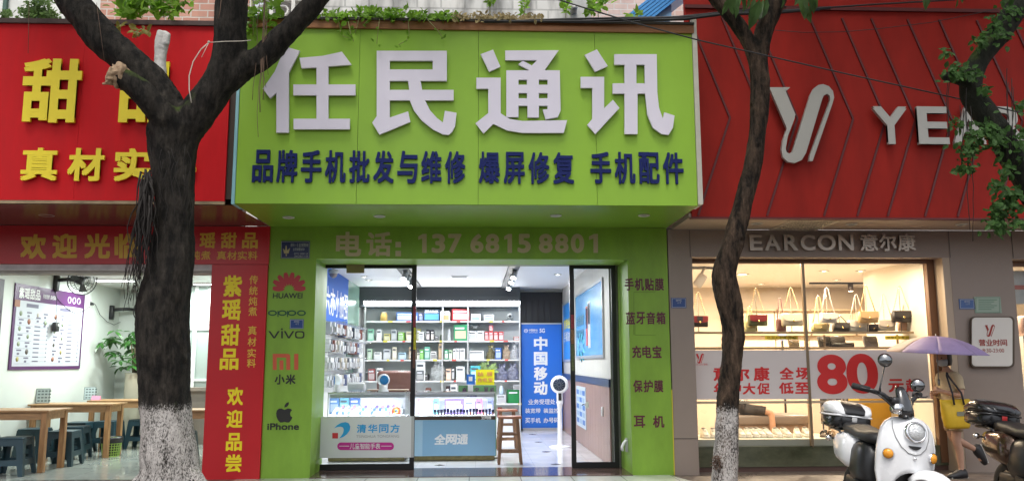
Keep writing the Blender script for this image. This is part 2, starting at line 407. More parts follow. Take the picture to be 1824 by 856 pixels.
# ---------------------------------------------------------------- logos on the left pillar (flat vinyl)
def vinyl(name, fn, m, parent, label=None):
    g = MB(); fn(g); return obj(name, g, m, parent, label=label)
def huawei(g):
    cx, cy = 515, 514
    pet = []
    for k in range(8):
        a = R(-84+24*k) ; pts = []
        L0, L1, w = 8, 32 - (2.5 if k in (0, 7) else 0), 8.2
        for t in range(13):
            s = t/12; rr = L0+(L1-L0)*s; ww = w*math.sin(math.pi*min(1, s*.82+.02))**.8*.62
            pts.append((rr, ww))
        poly = [(r_, w_) for r_, w_ in pts] + [(r_, -w_) for r_, w_ in reversed(pts)]
        pet.append([(cx + q[0]*math.sin(a) + q[1]*math.cos(a)*.9, cy+2 - q[0]*math.cos(a)*.98 + q[1]*math.sin(a)*.9) for q in poly])
    for i, p in enumerate(pet): polyY(g, [p], YF, 0, .003+.0003*i)
vinyl('flower_logo', huawei, mat('logo_red', (.42, .03, .04), .45), pl)
blackv = mat('black_vinyl', (.018, .018, .016), .45)
vinyl('lettering', lambda g: lettering(g, 'HUAWEI', rectY(486, 521.5, 539, 531, YF), .014, ink=True), blackv, pl)
def oppo(g):
    def ring(cx, cy, rx, ry, w):
        polyY(g, [[(cx+rx*math.cos(t*.2618), cy+ry*math.sin(t*.2618)) for t in range(24)], [(cx+(rx-w)*math.cos(t*.2618), cy+(ry-w*.8)*math.sin(t*.2618)) for t in range(24)]], YF, 0, .004)
    for i, cx in enumerate((485.5, 503, 520, 537)):
        ring(cx, 557, 8, 4.9, 2.7)
    for cx in (494.6, 511.6): polyY(g, [[(cx-.2, 553), (cx+1.6, 553), (cx+1.6, 564), (cx-.2, 564)]], YF, 0, .0045)
vinyl('lettering', oppo, mat('green_vinyl', (.008, .07, .035), .45), pl)
def vivo(g):
    polyY(g, [[(478, 589), (481.5, 589), (488.5, 599), (495, 589), (498.5, 589), (490, 602), (487, 602)]], YF, 0, .004)
    polyY(g, [[(501, 589), (504, 589), (504, 602), (501, 602)]], YF, 0, .0041); polyY(g, [[(502.3, 583.5), (504.4, 585.6), (502.3, 587.6), (500.2, 585.6)]], YF, 0, .0042)
    polyY(g, [[(505.5, 589), (509, 589), (514.5, 599), (521, 589), (524.5, 589), (516, 602), (513, 602)]], YF, 0, .0043)
    o = [(534+8.5*math.copysign(abs(math.cos(t*.2618))**.6, math.cos(t*.2618)), 595.5+6.6*math.copysign(abs(math.sin(t*.2618))**.6, math.sin(t*.2618))) for t in range(24)]
    i_ = [(534+5.9*math.copysign(abs(math.cos(t*.2618))**.6, math.cos(t*.2618)), 595.5+4.3*math.copysign(abs(math.sin(t*.2618))**.6, math.sin(t*.2618))) for t in range(24)]
    polyY(g, [o, i_], YF, 0, .0044)
vinyl('lettering', vivo, blackv, pl)
def mi(g):
    polyY(g, [[(486, 629.5), (514, 629.5), (517, 632), (517, 658), (510, 658), (510, 636), (493, 636), (493, 658), (486, 658)]], YF, 0, .004)
    polyY(g, [[(498, 641), (505, 641), (505, 658), (498, 658)]], YF, 0, .0042); polyY(g, [[(524, 629.5), (531.5, 629.5), (531.5, 658), (524, 658)]], YF, 0, .0044)
vinyl('block_logo', mi, mat('orange_red_vinyl', (.55, .10, .045), .45), pl)
vinyl('lettering', lambda g: lettering(g, '小米', rectY(489, 666, 527, 684, YF), .03), blackv, pl)
def fruit(g):
    pts = [(507, 729), (502, 726.8), (497, 726.8), (493.3, 730), (492, 735), (492.5, 741), (495, 747), (499, 751.5), (503, 751.5), (507, 750.4), (511, 751.5), (515, 751.5), (518.5, 747.5), (521, 742.5), (517.8, 740), (516.8, 736), (518, 732), (520.6, 729.5), (517.5, 727), (513, 726.5)]
    polyY(g, [pts], YF, 0, .004); polyY(g, [[(506.5, 725), (507.2, 720.5), (510.5, 716.5), (514.8, 715.2), (514.4, 719.5), (511.2, 723.6)]], YF, 0, .0042)
vinyl('fruit_logo', fruit, blackv, pl)
vinyl('lettering', lambda g: lettering(g, 'iPhone', rectY(476, 752.5, 533, 765, YF), .024, ink=True), blackv, pl)
maroon = mat('maroon_vinyl', (.10, .012, .03), .45)
for s, x0, y0, x1, y1 in (('手机贴膜', 1113, 495, 1182, 517), ('蓝牙音箱', 1115, 555, 1185, 577), ('充电宝', 1126, 615, 1178, 637), ('保护膜', 1128, 676, 1181, 698), ('耳 机', 1129, 739, 1183, 761)):
    vinyl('lettering', lambda g: lettering(g, s, rectY(x0, y0, x1, y1, YF), .025, gap=.1), maroon, pr)
g = MB()
for a, b in (((1129, 520), (1129, 596)), ((1129, 520), (1167, 520)), ((1131, 596), (1168, 596)), ((1131, 556), (1131, 596))):
    p, q = P(*a, YF), P(*b, YF); g.tube([(p.x, YF-.001, p.z), (q.x, YF-.001, q.z)], .002, 4)
obj('crack', g, mat('dark_green_gap', (.05, .09, .02), .8), pr)
g = MB(); a, b = P(1186, 700, YF), P(1199, 844, YF); g.box((2.4755, YF-.006, .0), (2.486, YF+.01, 1.05)); obj('edge_tape', g, mat('yellow_edge', (.6, .5, .03), .5), pr)

# ---------------------------------------------------------------- green signboard
sg = thing('shop_signboard', 'lime green box signboard with big lavender white characters over the phone shop', 'signboard', (-.1, YS, ZS))
sx0, sx1 = P(418, 362, YS).x, P(1251, 366, YS).x-.05; zt = P(900, 56, YS).z
g = MB(); seams = [sx0] + [P(x, 250, YS).x for x in (637, 852, 1062)] + [sx1]
for a, b in zip(seams, seams[1:]): g.box((a+.002, YS, ZS+.004), (b-.002, YS+.02, zt))
obj('panel', g, lime, sg)
g = MB(); g.box((sx0, YS+.025, ZS+.01), (sx1, 10.98, zt-.02)); obj('box_frame', g, mat('sign_core', (.08, .12, .03), .7), sg)
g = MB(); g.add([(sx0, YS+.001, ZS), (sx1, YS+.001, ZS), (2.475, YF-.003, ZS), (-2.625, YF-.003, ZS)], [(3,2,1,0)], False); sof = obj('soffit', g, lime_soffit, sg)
g = MB(); g.box((sx0-.01, YS-.03, zt), (sx1+.02, YS+.06, P(900, 42, YS).z)); obj('top_trim', g, mat('orange_brown_trim', (.26, .10, .025), .5, var=.15, vscale=2, stretch=(.3, 1, 1)), sg)
g = MB(); g.box((sx0-.02, YS-.05, P(900, 42, YS).z), (sx1+.02, 10.98, P(900, 38, YS).z)); obj('top_board', g, mat('rotten_board', (.05, .045, .035), .9, var=.4, vscale=6), sg)
g = MB(); g.box((sx0-.035, YS-.012, ZS-.004), (sx0-.001, YS+.3, zt)); obj('edge_strip', g, mat('pale_blue_strip', (.25, .5, .55), .4), sg, label='pale blue edge strip')
g = MB(); g.box((sx1+.001, YS-.02, ZS+.02), (sx1+.055, YS+.3, P(900, 30, YS).z)); obj('edge_strip', g, mat('cream_strip', (.52, .5, .42), .5, var=.1, vscale=5), sg, label='cream edge strip')
def zpts(l, ox, oy=0, k=1.9917): return [(ox+x/k, oy+y/k) for x, y in l]
BIG = [
 [[(178,169),(229,184),(190,262),(190,473),(146,473),(146,332),(124,352),(98,318),(140,258)]],
 [[(228,209),(310,202),(378,187),(412,233),(330,239),(330,303),(426,303),(426,341),(330,341),(330,424),(406,424),(406,461),(207,461),(207,424),(288,424),(288,341),(206,341),(206,303),(288,303),(288,243),(235,245)]],
 [[(501,184),(749,184),(749,290),(656,290),(662,322),(773,322),(773,359),(672,359),(690,395),(715,422),(735,437),(742,396),(783,403),(778,450),(768,470),(755,481),(735,479),(700,462),(660,430),(633,395),(618,359),(547,359),(547,420),(612,398),(620,435),(511,480),(485,438),(501,415)],
  [(547,219),(699,219),(699,250),(547,250)], [(547,290),(612,290),(616,322),(547,322)]]]
BIG2 = [
 [[(32,196),(76,180),(102,240),(62,258)]],
 [[(17,279),(103,279),(103,405),(135,425),(180,432),(338,429),(326,474),(180,474),(125,465),(77,442),(42,476),(14,440),(59,404),(59,318),(17,318)]],
 [[(119,183),(308,182),(258,253),(312,253),(315,395),(305,418),(262,426),(252,392),(269,390),(269,378),(238,378),(238,419),(198,419),(198,378),(166,378),(166,418),(123,418),(123,253),(205,253),(165,232),(181,219),(213,236),(232,217),(119,217)],
  [(166,286),(196,286),(196,304),(166,304)],[(238,286),(269,286),(269,304),(238,304)],[(166,333),(196,333),(196,352),(166,352)],[(238,333),(269,333),(269,352),(238,352)]],
 [[(400,199),(443,179),(482,238),(437,258)]],
 [[(386,276),(469,276),(469,387),(500,357),(523,386),(438,478),(409,446),(427,424),(427,315),(386,315)]],
 [[(505,196),(655,196),(657,330),(663,385),(677,425),(682,401),(718,413),(712,455),(697,481),(672,478),(641,455),(622,410),(614,335),(587,335),(587,478),(541,478),(541,335),(499,335),(499,299),(541,299),(541,233),(505,233)],
  [(583,233),(612,233),(613,299),(583,299)]]]
for src, ox, idx in ((BIG, 420, (0, 1)), (BIG, 420, (2,)), (BIG2, 840, (0, 1, 2)), (BIG2, 840, (3, 4, 5))):
    g = MB()
    for i in idx: polyY(g, [zpts(p, ox) for p in src[i]], YS-.022, .03, 0)
    obj('character', g, lav, sg)
for s, x0, x1 in (('品牌手机批发与维修', 449, 829), ('爆屏修复', 853, 1022), ('手机配件', 1052, 1216)):
    g = MB(); lettering(g, s, rectY(x0, 270 if x0 < 500 else 272, x1, 325 if x0 < 500 else 327, YS-.010), .022, .018, 0, gap=.15); obj('lettering', g, navy, sg)
def downlight(px, py, z, label, group, r=.07, Y=None, lens=None):
    p = PZ(px, py, z); t = thing('downlight', label, 'downlight', (p.x, p.y, z), 0, group)
    g = MB(); g.lathe([(r, 0), (r, -.008), (r*.78, -.014), (r*.74, -.004), (r*.72, -.0015)], (0,0,0), 20); obj('rim', g, mat('grey_rim', (.5, .5, .46), .35), t, world=False)
    g = MB(); g.lathe([(r*.7, -.002), (r*.68, -.005)], (0,0,0), 16); obj('lens', g, lens or mat('unlit_lens', (.4, .42, .36), .25), t, world=False)
    return t
for i, (x, y) in enumerate(((514, 386.5), (676, 384.6), (990, 383.5), (1147, 383))):
    downlight(x, y, ZS-.001, ('unlit downlight under the green sign, ' + ('nearest its left end', 'second from its left end', 'third from its left end', 'nearest its right end')[i]), 'downlights under the green sign')

# ---------------------------------------------------------------- old building above and behind
def brick_mat(name, c1, c2, mortar, scale, grime=.35):
    M = bpy.data.materials.new(name); M.use_nodes = True; n = M.node_tree.nodes; l = M.node_tree.links; b = n['Principled BSDF']
    tc = n.new('ShaderNodeTexCoord'); mp = n.new('ShaderNodeMapping'); mp.inputs['Rotation'].default_value = (R(90), 0, 0); l.new(tc.outputs['Object'], mp.inputs[0])
    br = n.new('ShaderNodeTexBrick'); l.new(mp.outputs[0], br.inputs[0]); br.inputs['Scale'].default_value = scale
    br.inputs['Color1'].default_value = (*c1, 1); br.inputs['Color2'].default_value = (*c2, 1); br.inputs['Mortar'].default_value = (*mortar, 1); br.inputs['Mortar Size'].default_value = .02
    br.inputs['Brick Width'].default_value = .5; br.inputs['Row Height'].default_value = .22
    nz = n.new('ShaderNodeTexNoise'); nz.inputs['Scale'].default_value = 1.3; nz.inputs['Detail'].default_value = 8; mp2 = n.new('ShaderNodeMapping'); mp2.inputs['Scale'].default_value = (2.2, 1, .5); l.new(tc.outputs['Object'], mp2.inputs[0]); l.new(mp2.outputs[0], nz.inputs[0])
    rp = n.new('ShaderNodeValToRGB'); rp.color_ramp.elements[0].position = .38; rp.color_ramp.elements[0].color = (grime, grime, grime, 1); rp.color_ramp.elements[1].position = .55; rp.color_ramp.elements[1].color = (1,1,1,1); l.new(nz.outputs[0], rp.inputs[0])
    mx = n.new('ShaderNodeMixRGB'); mx.blend_type = 'MULTIPLY'; mx.inputs[0].default_value = 1; l.new(br.outputs[0], mx.inputs[1]); l.new(rp.outputs[0], mx.inputs[2]); l.new(mx.outputs[0], b.inputs['Base Color'])
    b.inputs['Roughness'].default_value = .85
    bp = n.new('ShaderNodeBump'); bp.inputs['Strength'].default_value = .5; bp.inputs['Distance'].default_value = .01; bp.invert = True; l.new(br.outputs['Fac'], bp.inputs['Height']); l.new(bp.outputs[0], b.inputs['Normal'])
    return M
YW = 11.0
ob = thing('old_building', 'old brick and concrete block building rising behind the signboards', 'building', (-2, YW, 3.2))
g = MB(); g.box((P(178, 20, YW).x, YW, 3.2), (P(443, 20, YW).x, YW+.3, 9)); obj('brick_wall', g, brick_mat('old_red_brick', (.42, .2, .15), (.5, .27, .2), (.5, .45, .4), 2.2, .7), ob, label='weathered red brick wall')
g = MB(); g.box((P(560, 20, YW).x, YW, 3.2), (P(1052, 20, YW).x, YW+.3, 9)); obj('block_wall', g, brick_mat('grey_block', (.62, .61, .58), (.55, .55, .53), (.42, .42, .4), 1.5, .3), ob, label='stained grey concrete block wall')
g = MB(); g.box((P(1052, 20, YW).x, YW+.05, 3.2), (P(1300, 20, YW).x, YW+.3, 9)); obj('brick_wall', g, brick_mat('pink_brick', (.6, .42, .36), (.62, .48, .42), (.62, .58, .54), 2.6, .8), ob, label='pale pink brick wall')
g = MB(); x0, x1 = P(443, 20, YW).x, P(560, 20, YW).x; zb_ = 4.9
cw = .3
for i in range(int((x1-x0)/cw)+1):
    xx = x0+i*cw; g.box((xx-.025, YW+.02, 3.2), (xx+.025, YW+.14, 9))
for k in range(14):
    z = 4.9+k*cw; g.box((x0, YW+.03, z-.02), (x1, YW+.13, z+.02))
    for i in range(int((x1-x0)/cw)):
        cx = x0+(i+.5)*cw; cz = z+cw/2
        g.tube([(cx+.07*math.cos(t*.5236), YW+.08, cz+.07*math.sin(t*.5236)) for t in range(13)], .018, 6, cap=False)
obj('breeze_block_screen', g, mat('white_cast_block', (.62, .61, .58), .8, var=.12, vscale=4), ob)
g = MB(); g.box((x0, YW+.9, 3.2), (x1, YW+1, 9)); obj('inner_wall', g, mat('dim_plaster', (.3, .3, .29), .9), ob)
for q in (546, 562), (1018, 1046): g = MB(); g.box((P(q[0], 20, YW).x, YW-.06, 3.2), (P(q[1], 20, YW).x, YW+.2, 9)); obj('column', g, mat('grey_render', (.4, .4, .38), .9, var=.2, vscale=5), ob)
g = MB(); g.box((-14, YW+.02, 3.2), (P(178, 20, YW).x, YW+.3, 9)); obj('plaster_wall', g, mat('pale_plaster', (.62, .63, .6), .8, var=.15, vscale=2), ob)
g = MB()
for i in range(3):
    xx = P(6, 20, YW).x + i*.42; g.box((xx, YW-.03, 4.9), (xx+.05, YW+.018, 9))
g.box((P(6, 20, YW).x, YW-.035, 5.55), (P(6, 20, YW).x+.9, YW+.017, 5.6)); obj('window_frame', g, mat('dark_green_frame', (.04, .09, .07), .5), ob)
g = MB(); p = P(1022, 18, YW-.1); g.cyl((p.x, YW+.1, p.z), (p.x, YW-.2, p.z), .045, 14); g.cyl((p.x, YW-.2, p.z), (p.x, YW-.205, p.z), .03, 14); obj('drain_pipe', g, mat('grey_pipe', (.3, .3, .29), .5), ob)
g = MB(); g.box((-14, YL+.2, 5.28-.3), (sx0-.04, YW+.02, 5.28-.24)); g.box((2.63, YR+.3, 5.0), (14, YW, 5.06)); obj('canopy_slab', g, cement, ob)
# shop dividing masses (solid walls between the rooms)
g = MB(); g.box((XB+.004, YD+.16, 0), (2.72, YB+.2, 3.1)); g.box((-3.2, YD+.16, 0), (XA-.004, YB+.2, 3.1)); g.box((-14, YB+.21, 0), (14, YB+.4, 9)); obj('party_wall', g, cement, ob)
# blue tin canopy behind the sign at the right
bc = thing('tin_awning', 'bright blue tin awning tilted behind the right end of the green sign', 'awning', P(1160, 30, 10.3))
a, b, c_, d_ = P(1108, 34, 10.2), P(1162, 34, 10.2), P(1245, -30, 10.2), P(1190, -30, 10.2)
g = MB()
for i in range(6):
    t0, t1 = i/6, (i+.8)/6
    q = [a.lerp(b, t0), a.lerp(b, t1), d_.lerp(c_, t1), d_.lerp(c_, t0)]
    q2 = [v+Vector((.03, .5, .02)) for v in q]
    g.add(q+q2, [(0,1,2,3),(7,6,5,4),(0,4,5,1),(1,5,6,2),(2,6,7,3),(3,7,4,0)], False)
blue_tin = mat('blue_tin', (.06, .27, .62), .35)
obj('sheet', g, blue_tin, bc)
g = MB(); a, b, c_ = P(1165, 34, 10.25), P(1196, 34, 10.25), P(1196, 4, 10.25); g.add([a, b, c_, a+Vector((0,.4,0)), b+Vector((0,.4,0)), c_+Vector((0,.4,0))], [(0,1,2),(5,4,3),(0,3,4,1),(1,4,5,2),(2,5,3,0)], False)
obj('gable', g, mat('blue_tin_pale', (.2, .42, .68), .4), bc)

# ---------------------------------------------------------------- dessert shop (left)
ds = thing('dessert_shop', 'open fronted dessert shop with white walls behind the thick tree', 'shop', (-5, YF, 0))
XL, XLR = -6.7, -3.2
YBL = 15.9
ZCL = 2.78
g = MB(); g.quad((-14, YF-.02, .008), (XLR, YF-.02, .008), (XLR, YBL+2, .008), (-14, YBL+2, .008)); obj('floor', g, tile_material('grey_green_floor', (.42, .45, .41), .9, .1, (.8,.8,.8), .003), ds)
wl_ = mat('dessert_white', (.70, .74, .70), .5, var=.03, vscale=1.2)
g = MB(); g.box((XL-.12, YF+.25, 0), (XL, YBL, ZCL)); obj('wall', g, wl_, ds)
for q in ((XL, YBL, XL+.9, YBL+.1), (XL, YBL+2, XLR, YBL+2.1)): g = MB(); g.box((q[0], q[1], 0), (q[2], q[3], ZCL)); obj('wall', g, wl_, ds)
g = MB(); g.box((XLR-.01, YD, 0), (XLR+.006, YBL+2, ZCL)); obj('wall', g, wl_, ds)
g = MB(); g.box((XL-.12, YF+.25, ZCL), (XLR, YBL+2.1, ZCL+.1)); obj('ceiling', g, mat('ceiling_white', (.8,.8,.8), .5), ds)
g = MB(); g.box((-14, YF+.02, 2.52), (-3.01, YF+.3, 3.13)); lb = obj('lintel', g, cement, ds)
# shutter box under the red strip
za = P(200, 470, YF).z; zc = P(200, 482, YF).z
g = MB(); g.box((-14, YF+.004, zc+.03), (P(383, 470, YF).x, YF+.02, za)); g.box((-14, YF-.02, zc), (P(383, 470, YF).x, YF+.24, zc+.028)); obj('shutter_box', g, mat('white_worn', (.6, .58, .57), .5, var=.2, vscale=6), ds)
# grey column and pale cabinet at the back
g = MB(); g.box((XL+1.02, YBL-.35, 0), (XL+1.3, YBL-.05, ZCL)); obj('column', g, mat('taupe_column', (.4, .39, .34), .6), ds)
# glazed partition at the back right
pt = thing('glass_partition', 'white framed glass partition at the back of the dessert shop, right of the tree', 'partition', (-4.3, 15.2, 0))
g = MB(); yq = 15.0
x0 = P(300, 600, yq).x; x1 = P(388, 600, yq).x
for px in (302, 347, 385): xx = P(px, 600, yq).x; g.box((xx-.03, yq-.03, .9), (xx+.03, yq+.03, 2.75))
for py in (500, 585, 676): zz = P(350, py, yq).z; g.box((x0, yq-.028, zz-.02), (x1, yq+.028, zz+.02))
obj('frame', g, mat('white_frame', (.75, .77, .76), .4), pt)
g = MB(); g.box((x0, yq-.004, .9), (x1, yq+.004, 2.75)); obj('pane', g, mat('frosted_pane', (.36, .42, .40), .15), pt)
g = MB(); zz = P(350, 695, yq).z; g.box((x0, yq-.12, 0), (x1, yq+.2, zz)); g.box((x0, yq-.2, zz), (x1, yq+.25, zz+.06)); obj('counter_base', g, mat('brown_grey_board', (.24, .2, .17), .5, var=.1, vscale=3), pt)
g = MB(); g.box((P(352, 700, yq).x, yq+.3, zz+.06), (P(372, 700, yq).x, yq+.5, zz+.5)); obj('cash_desk', g, mat('wood_dark', (.2, .1, .07), .5), pt)

# red lintel strip and pillar
rb = thing('welcome_banner', 'dark red welcome banner strip with gold characters under the dessert sign', 'banner', (-5, YF-.02, 2.6))
g = MB(); a = P(300, 470, YF-.03); b = P(481, 404, YF-.03); g.box((-14, YF-.03, a.z), (b.x, YF+.019, ZS-.005)); obj('sheet', g, red_film, rb)
yy = YF-.03
g = MB()
for s, x0, y0, x1, y1 in (('欢', 36, 417, 86, 461), ('迎', 93, 416, 141, 460), ('光', 150, 416, 199, 460), ('临', 204, 416, 252, 460)):
    lettering(g, s, rectY(x0, y0, x1, y1, yy), .035, off=.003, slant=-.06)
obj('lettering', g, yellow_dull, rb, label='big rounded gold characters')
g = MB(); lettering(g, '瑶甜品', rectY(355, 414, 460, 442, yy), .03, off=.003, gap=.26); lettering(g, '紫', rectY(312, 414, 344, 442, yy), .03, off=.003); obj('lettering', g, yellow_dull, rb, label='small gold shop name')
g = MB(); lettering(g, '传统炖煮 真材实料', rectY(302, 447, 459, 462, yy), .012, off=.003, gap=.1); obj('lettering', g, yellow_dull, rb, label='thin line of gold characters')
vb = thing('pillar_banner', 'tall red pillar banner with yellow characters beside the green pillar', 'banner', (-2.9, YF-.06, 0))
Yv = YF-.03
a = P(374, 600, Yv); b = P(468, 600, Yv)
vx0, vx1 = -3.325, -2.63
g = MB(); g.box((vx0, Yv, 0), (vx1, YD+.14, P(400, 471, Yv).z)); obj('sheet', g, red_film, vb)
for s, xs, ys in (('紫瑶甜品', (397, 433), (491, 535, 576, 617)), ):
    g = MB()
    for i, (c, y) in enumerate(zip(s, (490, 532, 577, 620))):
        sh = -2*i; lettering(g, c, rectY(397+sh, y, 432+sh, y+38, Yv), .03, off=.003)
    obj('lettering', g, yellow, vb, label='large yellow shop name column')
g = MB()
for i, (c, y) in enumerate(zip('欢迎品尝', (689, 729, 770, 808))): lettering(g, c, rectY(404-i, y, 434-i, y+32, Yv), .03, off=.003)
obj('lettering', g, yellow, vb, label='yellow welcome column')
g = MB()
for i, (c, y) in enumerate(zip('传统炖煮真材实料', (490, 509, 528, 546, 580, 600, 620, 638))): lettering(g, c, rectY(444-i*.6, y, 460-i*.6, y+16, Yv), .012, off=.003)
obj('lettering', g, yellow_dull, vb, label='thin gold side column')

# red dessert signboard
rs = thing('shop_signboard', 'bright red signboard with yellow raised characters behind the thick tree', 'signboard', (-5, YL, 3.15))
zrb, zrt = P(300, 357.5, YL).z, P(300, 46, YL).z
rx1 = P(405, 250, YL).x
g = MB(); 
ss = [-14, -9, P(0, 200, YL).x-1.1, P(142, 200, YL).x, rx1]
for a, b in zip(ss, ss[1:]): g.box((a+.001, YL, zrb), (b-.001, YL+.03, zrt))
obj('panel', g, red_board, rs)
g = MB(); g.box((-14, YL+.035, zrb+.03), (sx0-.04, YL+.5, zrt)); obj('box_frame', g, mat('dark_timber', (.06, .04, .03), .8), rs)
g = MB(); g.box((-14, YL-.03, zrt), (sx0-.04, YL+.3, P(300, 38, YL).z)); obj('top_ledge', g, mat('brown_ledge', (.08, .05, .045), .8, var=.3, vscale=5), rs)
g = MB(); g.box((-14, YL+.002, zrb-.035), (rx1, YL+.028, zrb-.002)); obj('bottom_batten', g, mat('raw_timber', (.3, .22, .13), .8, var=.5, vscale=8, stretch=(.4, 1, 1)), rs)
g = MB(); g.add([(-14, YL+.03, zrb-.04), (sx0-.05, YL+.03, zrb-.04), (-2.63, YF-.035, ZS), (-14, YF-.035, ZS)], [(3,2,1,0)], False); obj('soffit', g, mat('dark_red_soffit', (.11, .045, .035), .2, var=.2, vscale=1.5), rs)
for s, box in (('甜', (37, 107, 150, 219)), ('品', (212, 112, 320, 219))):
    g = MB(); lettering(g, s, rectY(*box, YL-.03), .035, .03, 0, gap=0); obj('character', g, yellow, rs)
g = MB(); lettering(g, '真材实料', rectY(37, 266, 352, 322, YL-.025), .03, .022, 0, gap=.22); obj('lettering', g, yellow, rs)
p = P(83, 382, YL+.6); dl = downlight(83, 382, ZS+.012, 'large unlit oval downlight under the red dessert sign', None, .1)

# ---------------------------------------------------------------- shoe and bag shop (right)
sh_ = thing('shoe_shop', 'taupe clad shoe and bag shop front with a wide warm lit window', 'shop', (4.5, YF, 0))
XW0, XW1 = 2.80, 6.03
zw = P(1500, 458, YF).z
g = MB(); g.box((2.49, YF+.01, 0), (XW0, YF+.5, 3.1)); obj('pillar', g, beige_st, sh_)
xp1 = P(1692, 460, YF).x; xp2 = P(1804, 466, YF).x
g = MB(); g.box((xp1, YF+.008, 0), (xp2, YF+.5, 3.1)); obj('pillar', g, beige_st, sh_)
g = MB(); g.box((XW0, YF+.012, zw), (xp1, YF+.5, 3.1)); g.box((xp2, YF+.012, zw-.02), (14, YF+.5, 3.1)); lnt = obj('lintel', g, beige_st, sh_)
g = MB()
for px in (1229, 1691, 1803): xx = P(px, 430, YF).x; g.box((xx-.003, YF+.004, zw), (xx+.003, YF+.0075, 3.09))
g.box((2.49, YF+.004, .44), (XW0, YF+.0095, .446)); obj('panel_joint', g, mat('joint_dark', (.08, .07, .06), .8), sh_)
def ylogo(ox, oy, k, Y, th, name, m, par, off=.004):
    pts = [(255,314),(329,314),(322,321),(313,326),(316,336),(347,410),(344,425),(320,488),(313,530),(316,543),(326,548),(337,540),(400,340),(412,318),(428,306),(445,303),(465,310),(480,327),(484,350),(478,372),(408,574),(395,574),(398,555),(470,360),(469,345),(460,337),(449,341),(442,355),(385,545),(370,570),(345,581),(320,577),(303,560),(298,535),(303,500),(317,460),(314,450)]
    g = MB(); polyY(g, [[(ox+(x-255)*k, oy+(y-303)*k) for x, y in pts]], Y, th, off); return obj(name, g, m, par)
steel = mat('warm_steel_letter', (.42, .36, .31), .3, metal=.6)
for s, x0, x1 in (('E', 1335, 1356), ('A', 1362, 1388), ('R', 1396, 1419), ('C', 1426, 1450), ('O', 1456, 1486), ('N', 1493, 1518), ('Y', 1304, 1328)):
    g = MB(); lettering(g, s, rectY(x0, 418.5, x1, 446, YF-.02), .02, .025, 0, ink=True); obj('character', g, steel, lnt)
for s, x0, x1 in (('意', 1532, 1561), ('尔', 1566, 1594), ('康', 1599, 1628)):
    g = MB(); lettering(g, s, rectY(x0, 416.5, x1, 447, YF-.02), .02, .025, 0, gap=0); obj('character', g, steel, lnt)
# soffit with grille
zr = 3.104
g = MB(); g.box((2.55, YR+.02, zr), (14, YF+.008, zr+.05)); obj('soffit', g, mat('beige_soffit', (.42, .33, .25), .4), sh_)
gr = thing('vent_grille', 'square slatted air grille in the beige soffit under the red sign', 'grille', PZ(1425, 400, zr))
a, b = PZ(1372, 408, zr), PZ(1488, 391, zr); y0, y1 = PZ(1400, 408.5, zr).y, PZ(1450, 392, zr).y
gx0, gx1 = a.x, a.x+.62
g = MB()
for q in ((gx0, y0, gx0+.03, y1), (gx1-.03, y0, gx1, y1), (gx0, y0, gx1, y0+.03), (gx0, y1-.03, gx1, y1)): g.box((q[0], q[1], zr-.012), (q[2], q[3], zr-.001))
obj('frame', g, mat('cream_frame', (.55, .48, .38), .4), gr)
g = MB()
for i in range(14): xx = gx0+.05+i*(.52/13); g.box((xx, y0+.03, zr-.01), (xx+.016, y1-.03, zr-.002))
for i in range(7): yy = y0+.06+i*(y1-y0-.12)/6; g.box((gx0+.03, yy, zr-.009), (gx1-.03, yy+.008, zr-.0025))
obj('slats', g, mat('cream_frame', (.55, .48, .38), .4), gr)
g = MB(); g.quad((gx0+.03, y0+.03, zr-.0012), (gx0+.03, y1-.03, zr-.0012), (gx1-.03, y1-.03, zr-.0012), (gx1-.03, y0+.03, zr-.0012)); obj('duct_shade', g, mat('black_void', (.01, .01, .01), .9), gr)  # flat black sheet standing in for the shade inside the opening
for i, (x, y) in enumerate(((1348, 397.5), (1517, 398.5), (1713, 399))):
    downlight(x, y, zr-.001, 'ring downlight in the beige soffit, ' + ('between the slim tree and the grille', 'just right of the square grille', 'farthest right under the red sign')[i], 'downlights under the red shoe shop sign', .075)

# red signboard with chevron ribs
rg = thing('shop_signboard', 'dark red chevron ribbed signboard with grey logo and capitals', 'signboard', (6, YR, 3.1))
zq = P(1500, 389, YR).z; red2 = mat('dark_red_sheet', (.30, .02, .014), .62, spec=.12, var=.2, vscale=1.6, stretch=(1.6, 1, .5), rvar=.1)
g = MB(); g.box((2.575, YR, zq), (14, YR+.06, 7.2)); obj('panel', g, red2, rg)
g = MB(); g.box((2.565, YR-.012, zq-.01), (14, YR+.07, zq+.012)); g.box((2.58, YR-.03, P(1500, 20, YR).z), (14, YR-.002, P(1500, 14, YR).z)); obj('trim', g, mat('dark_red_rib', (.10, .008, .008), .5), rg)  # upper band coloured dark to stand in for leaf shadow on the sign top
g = MB()
tips = [1300+dx for dx in (-96, 0, 60, 120, 219, 277, 330, 395, 452, 520, 585)]
tipz = P(1300, 210, YR).z; dxw = (P(1300, 210, YR).x-P(1243, 380, YR).x)
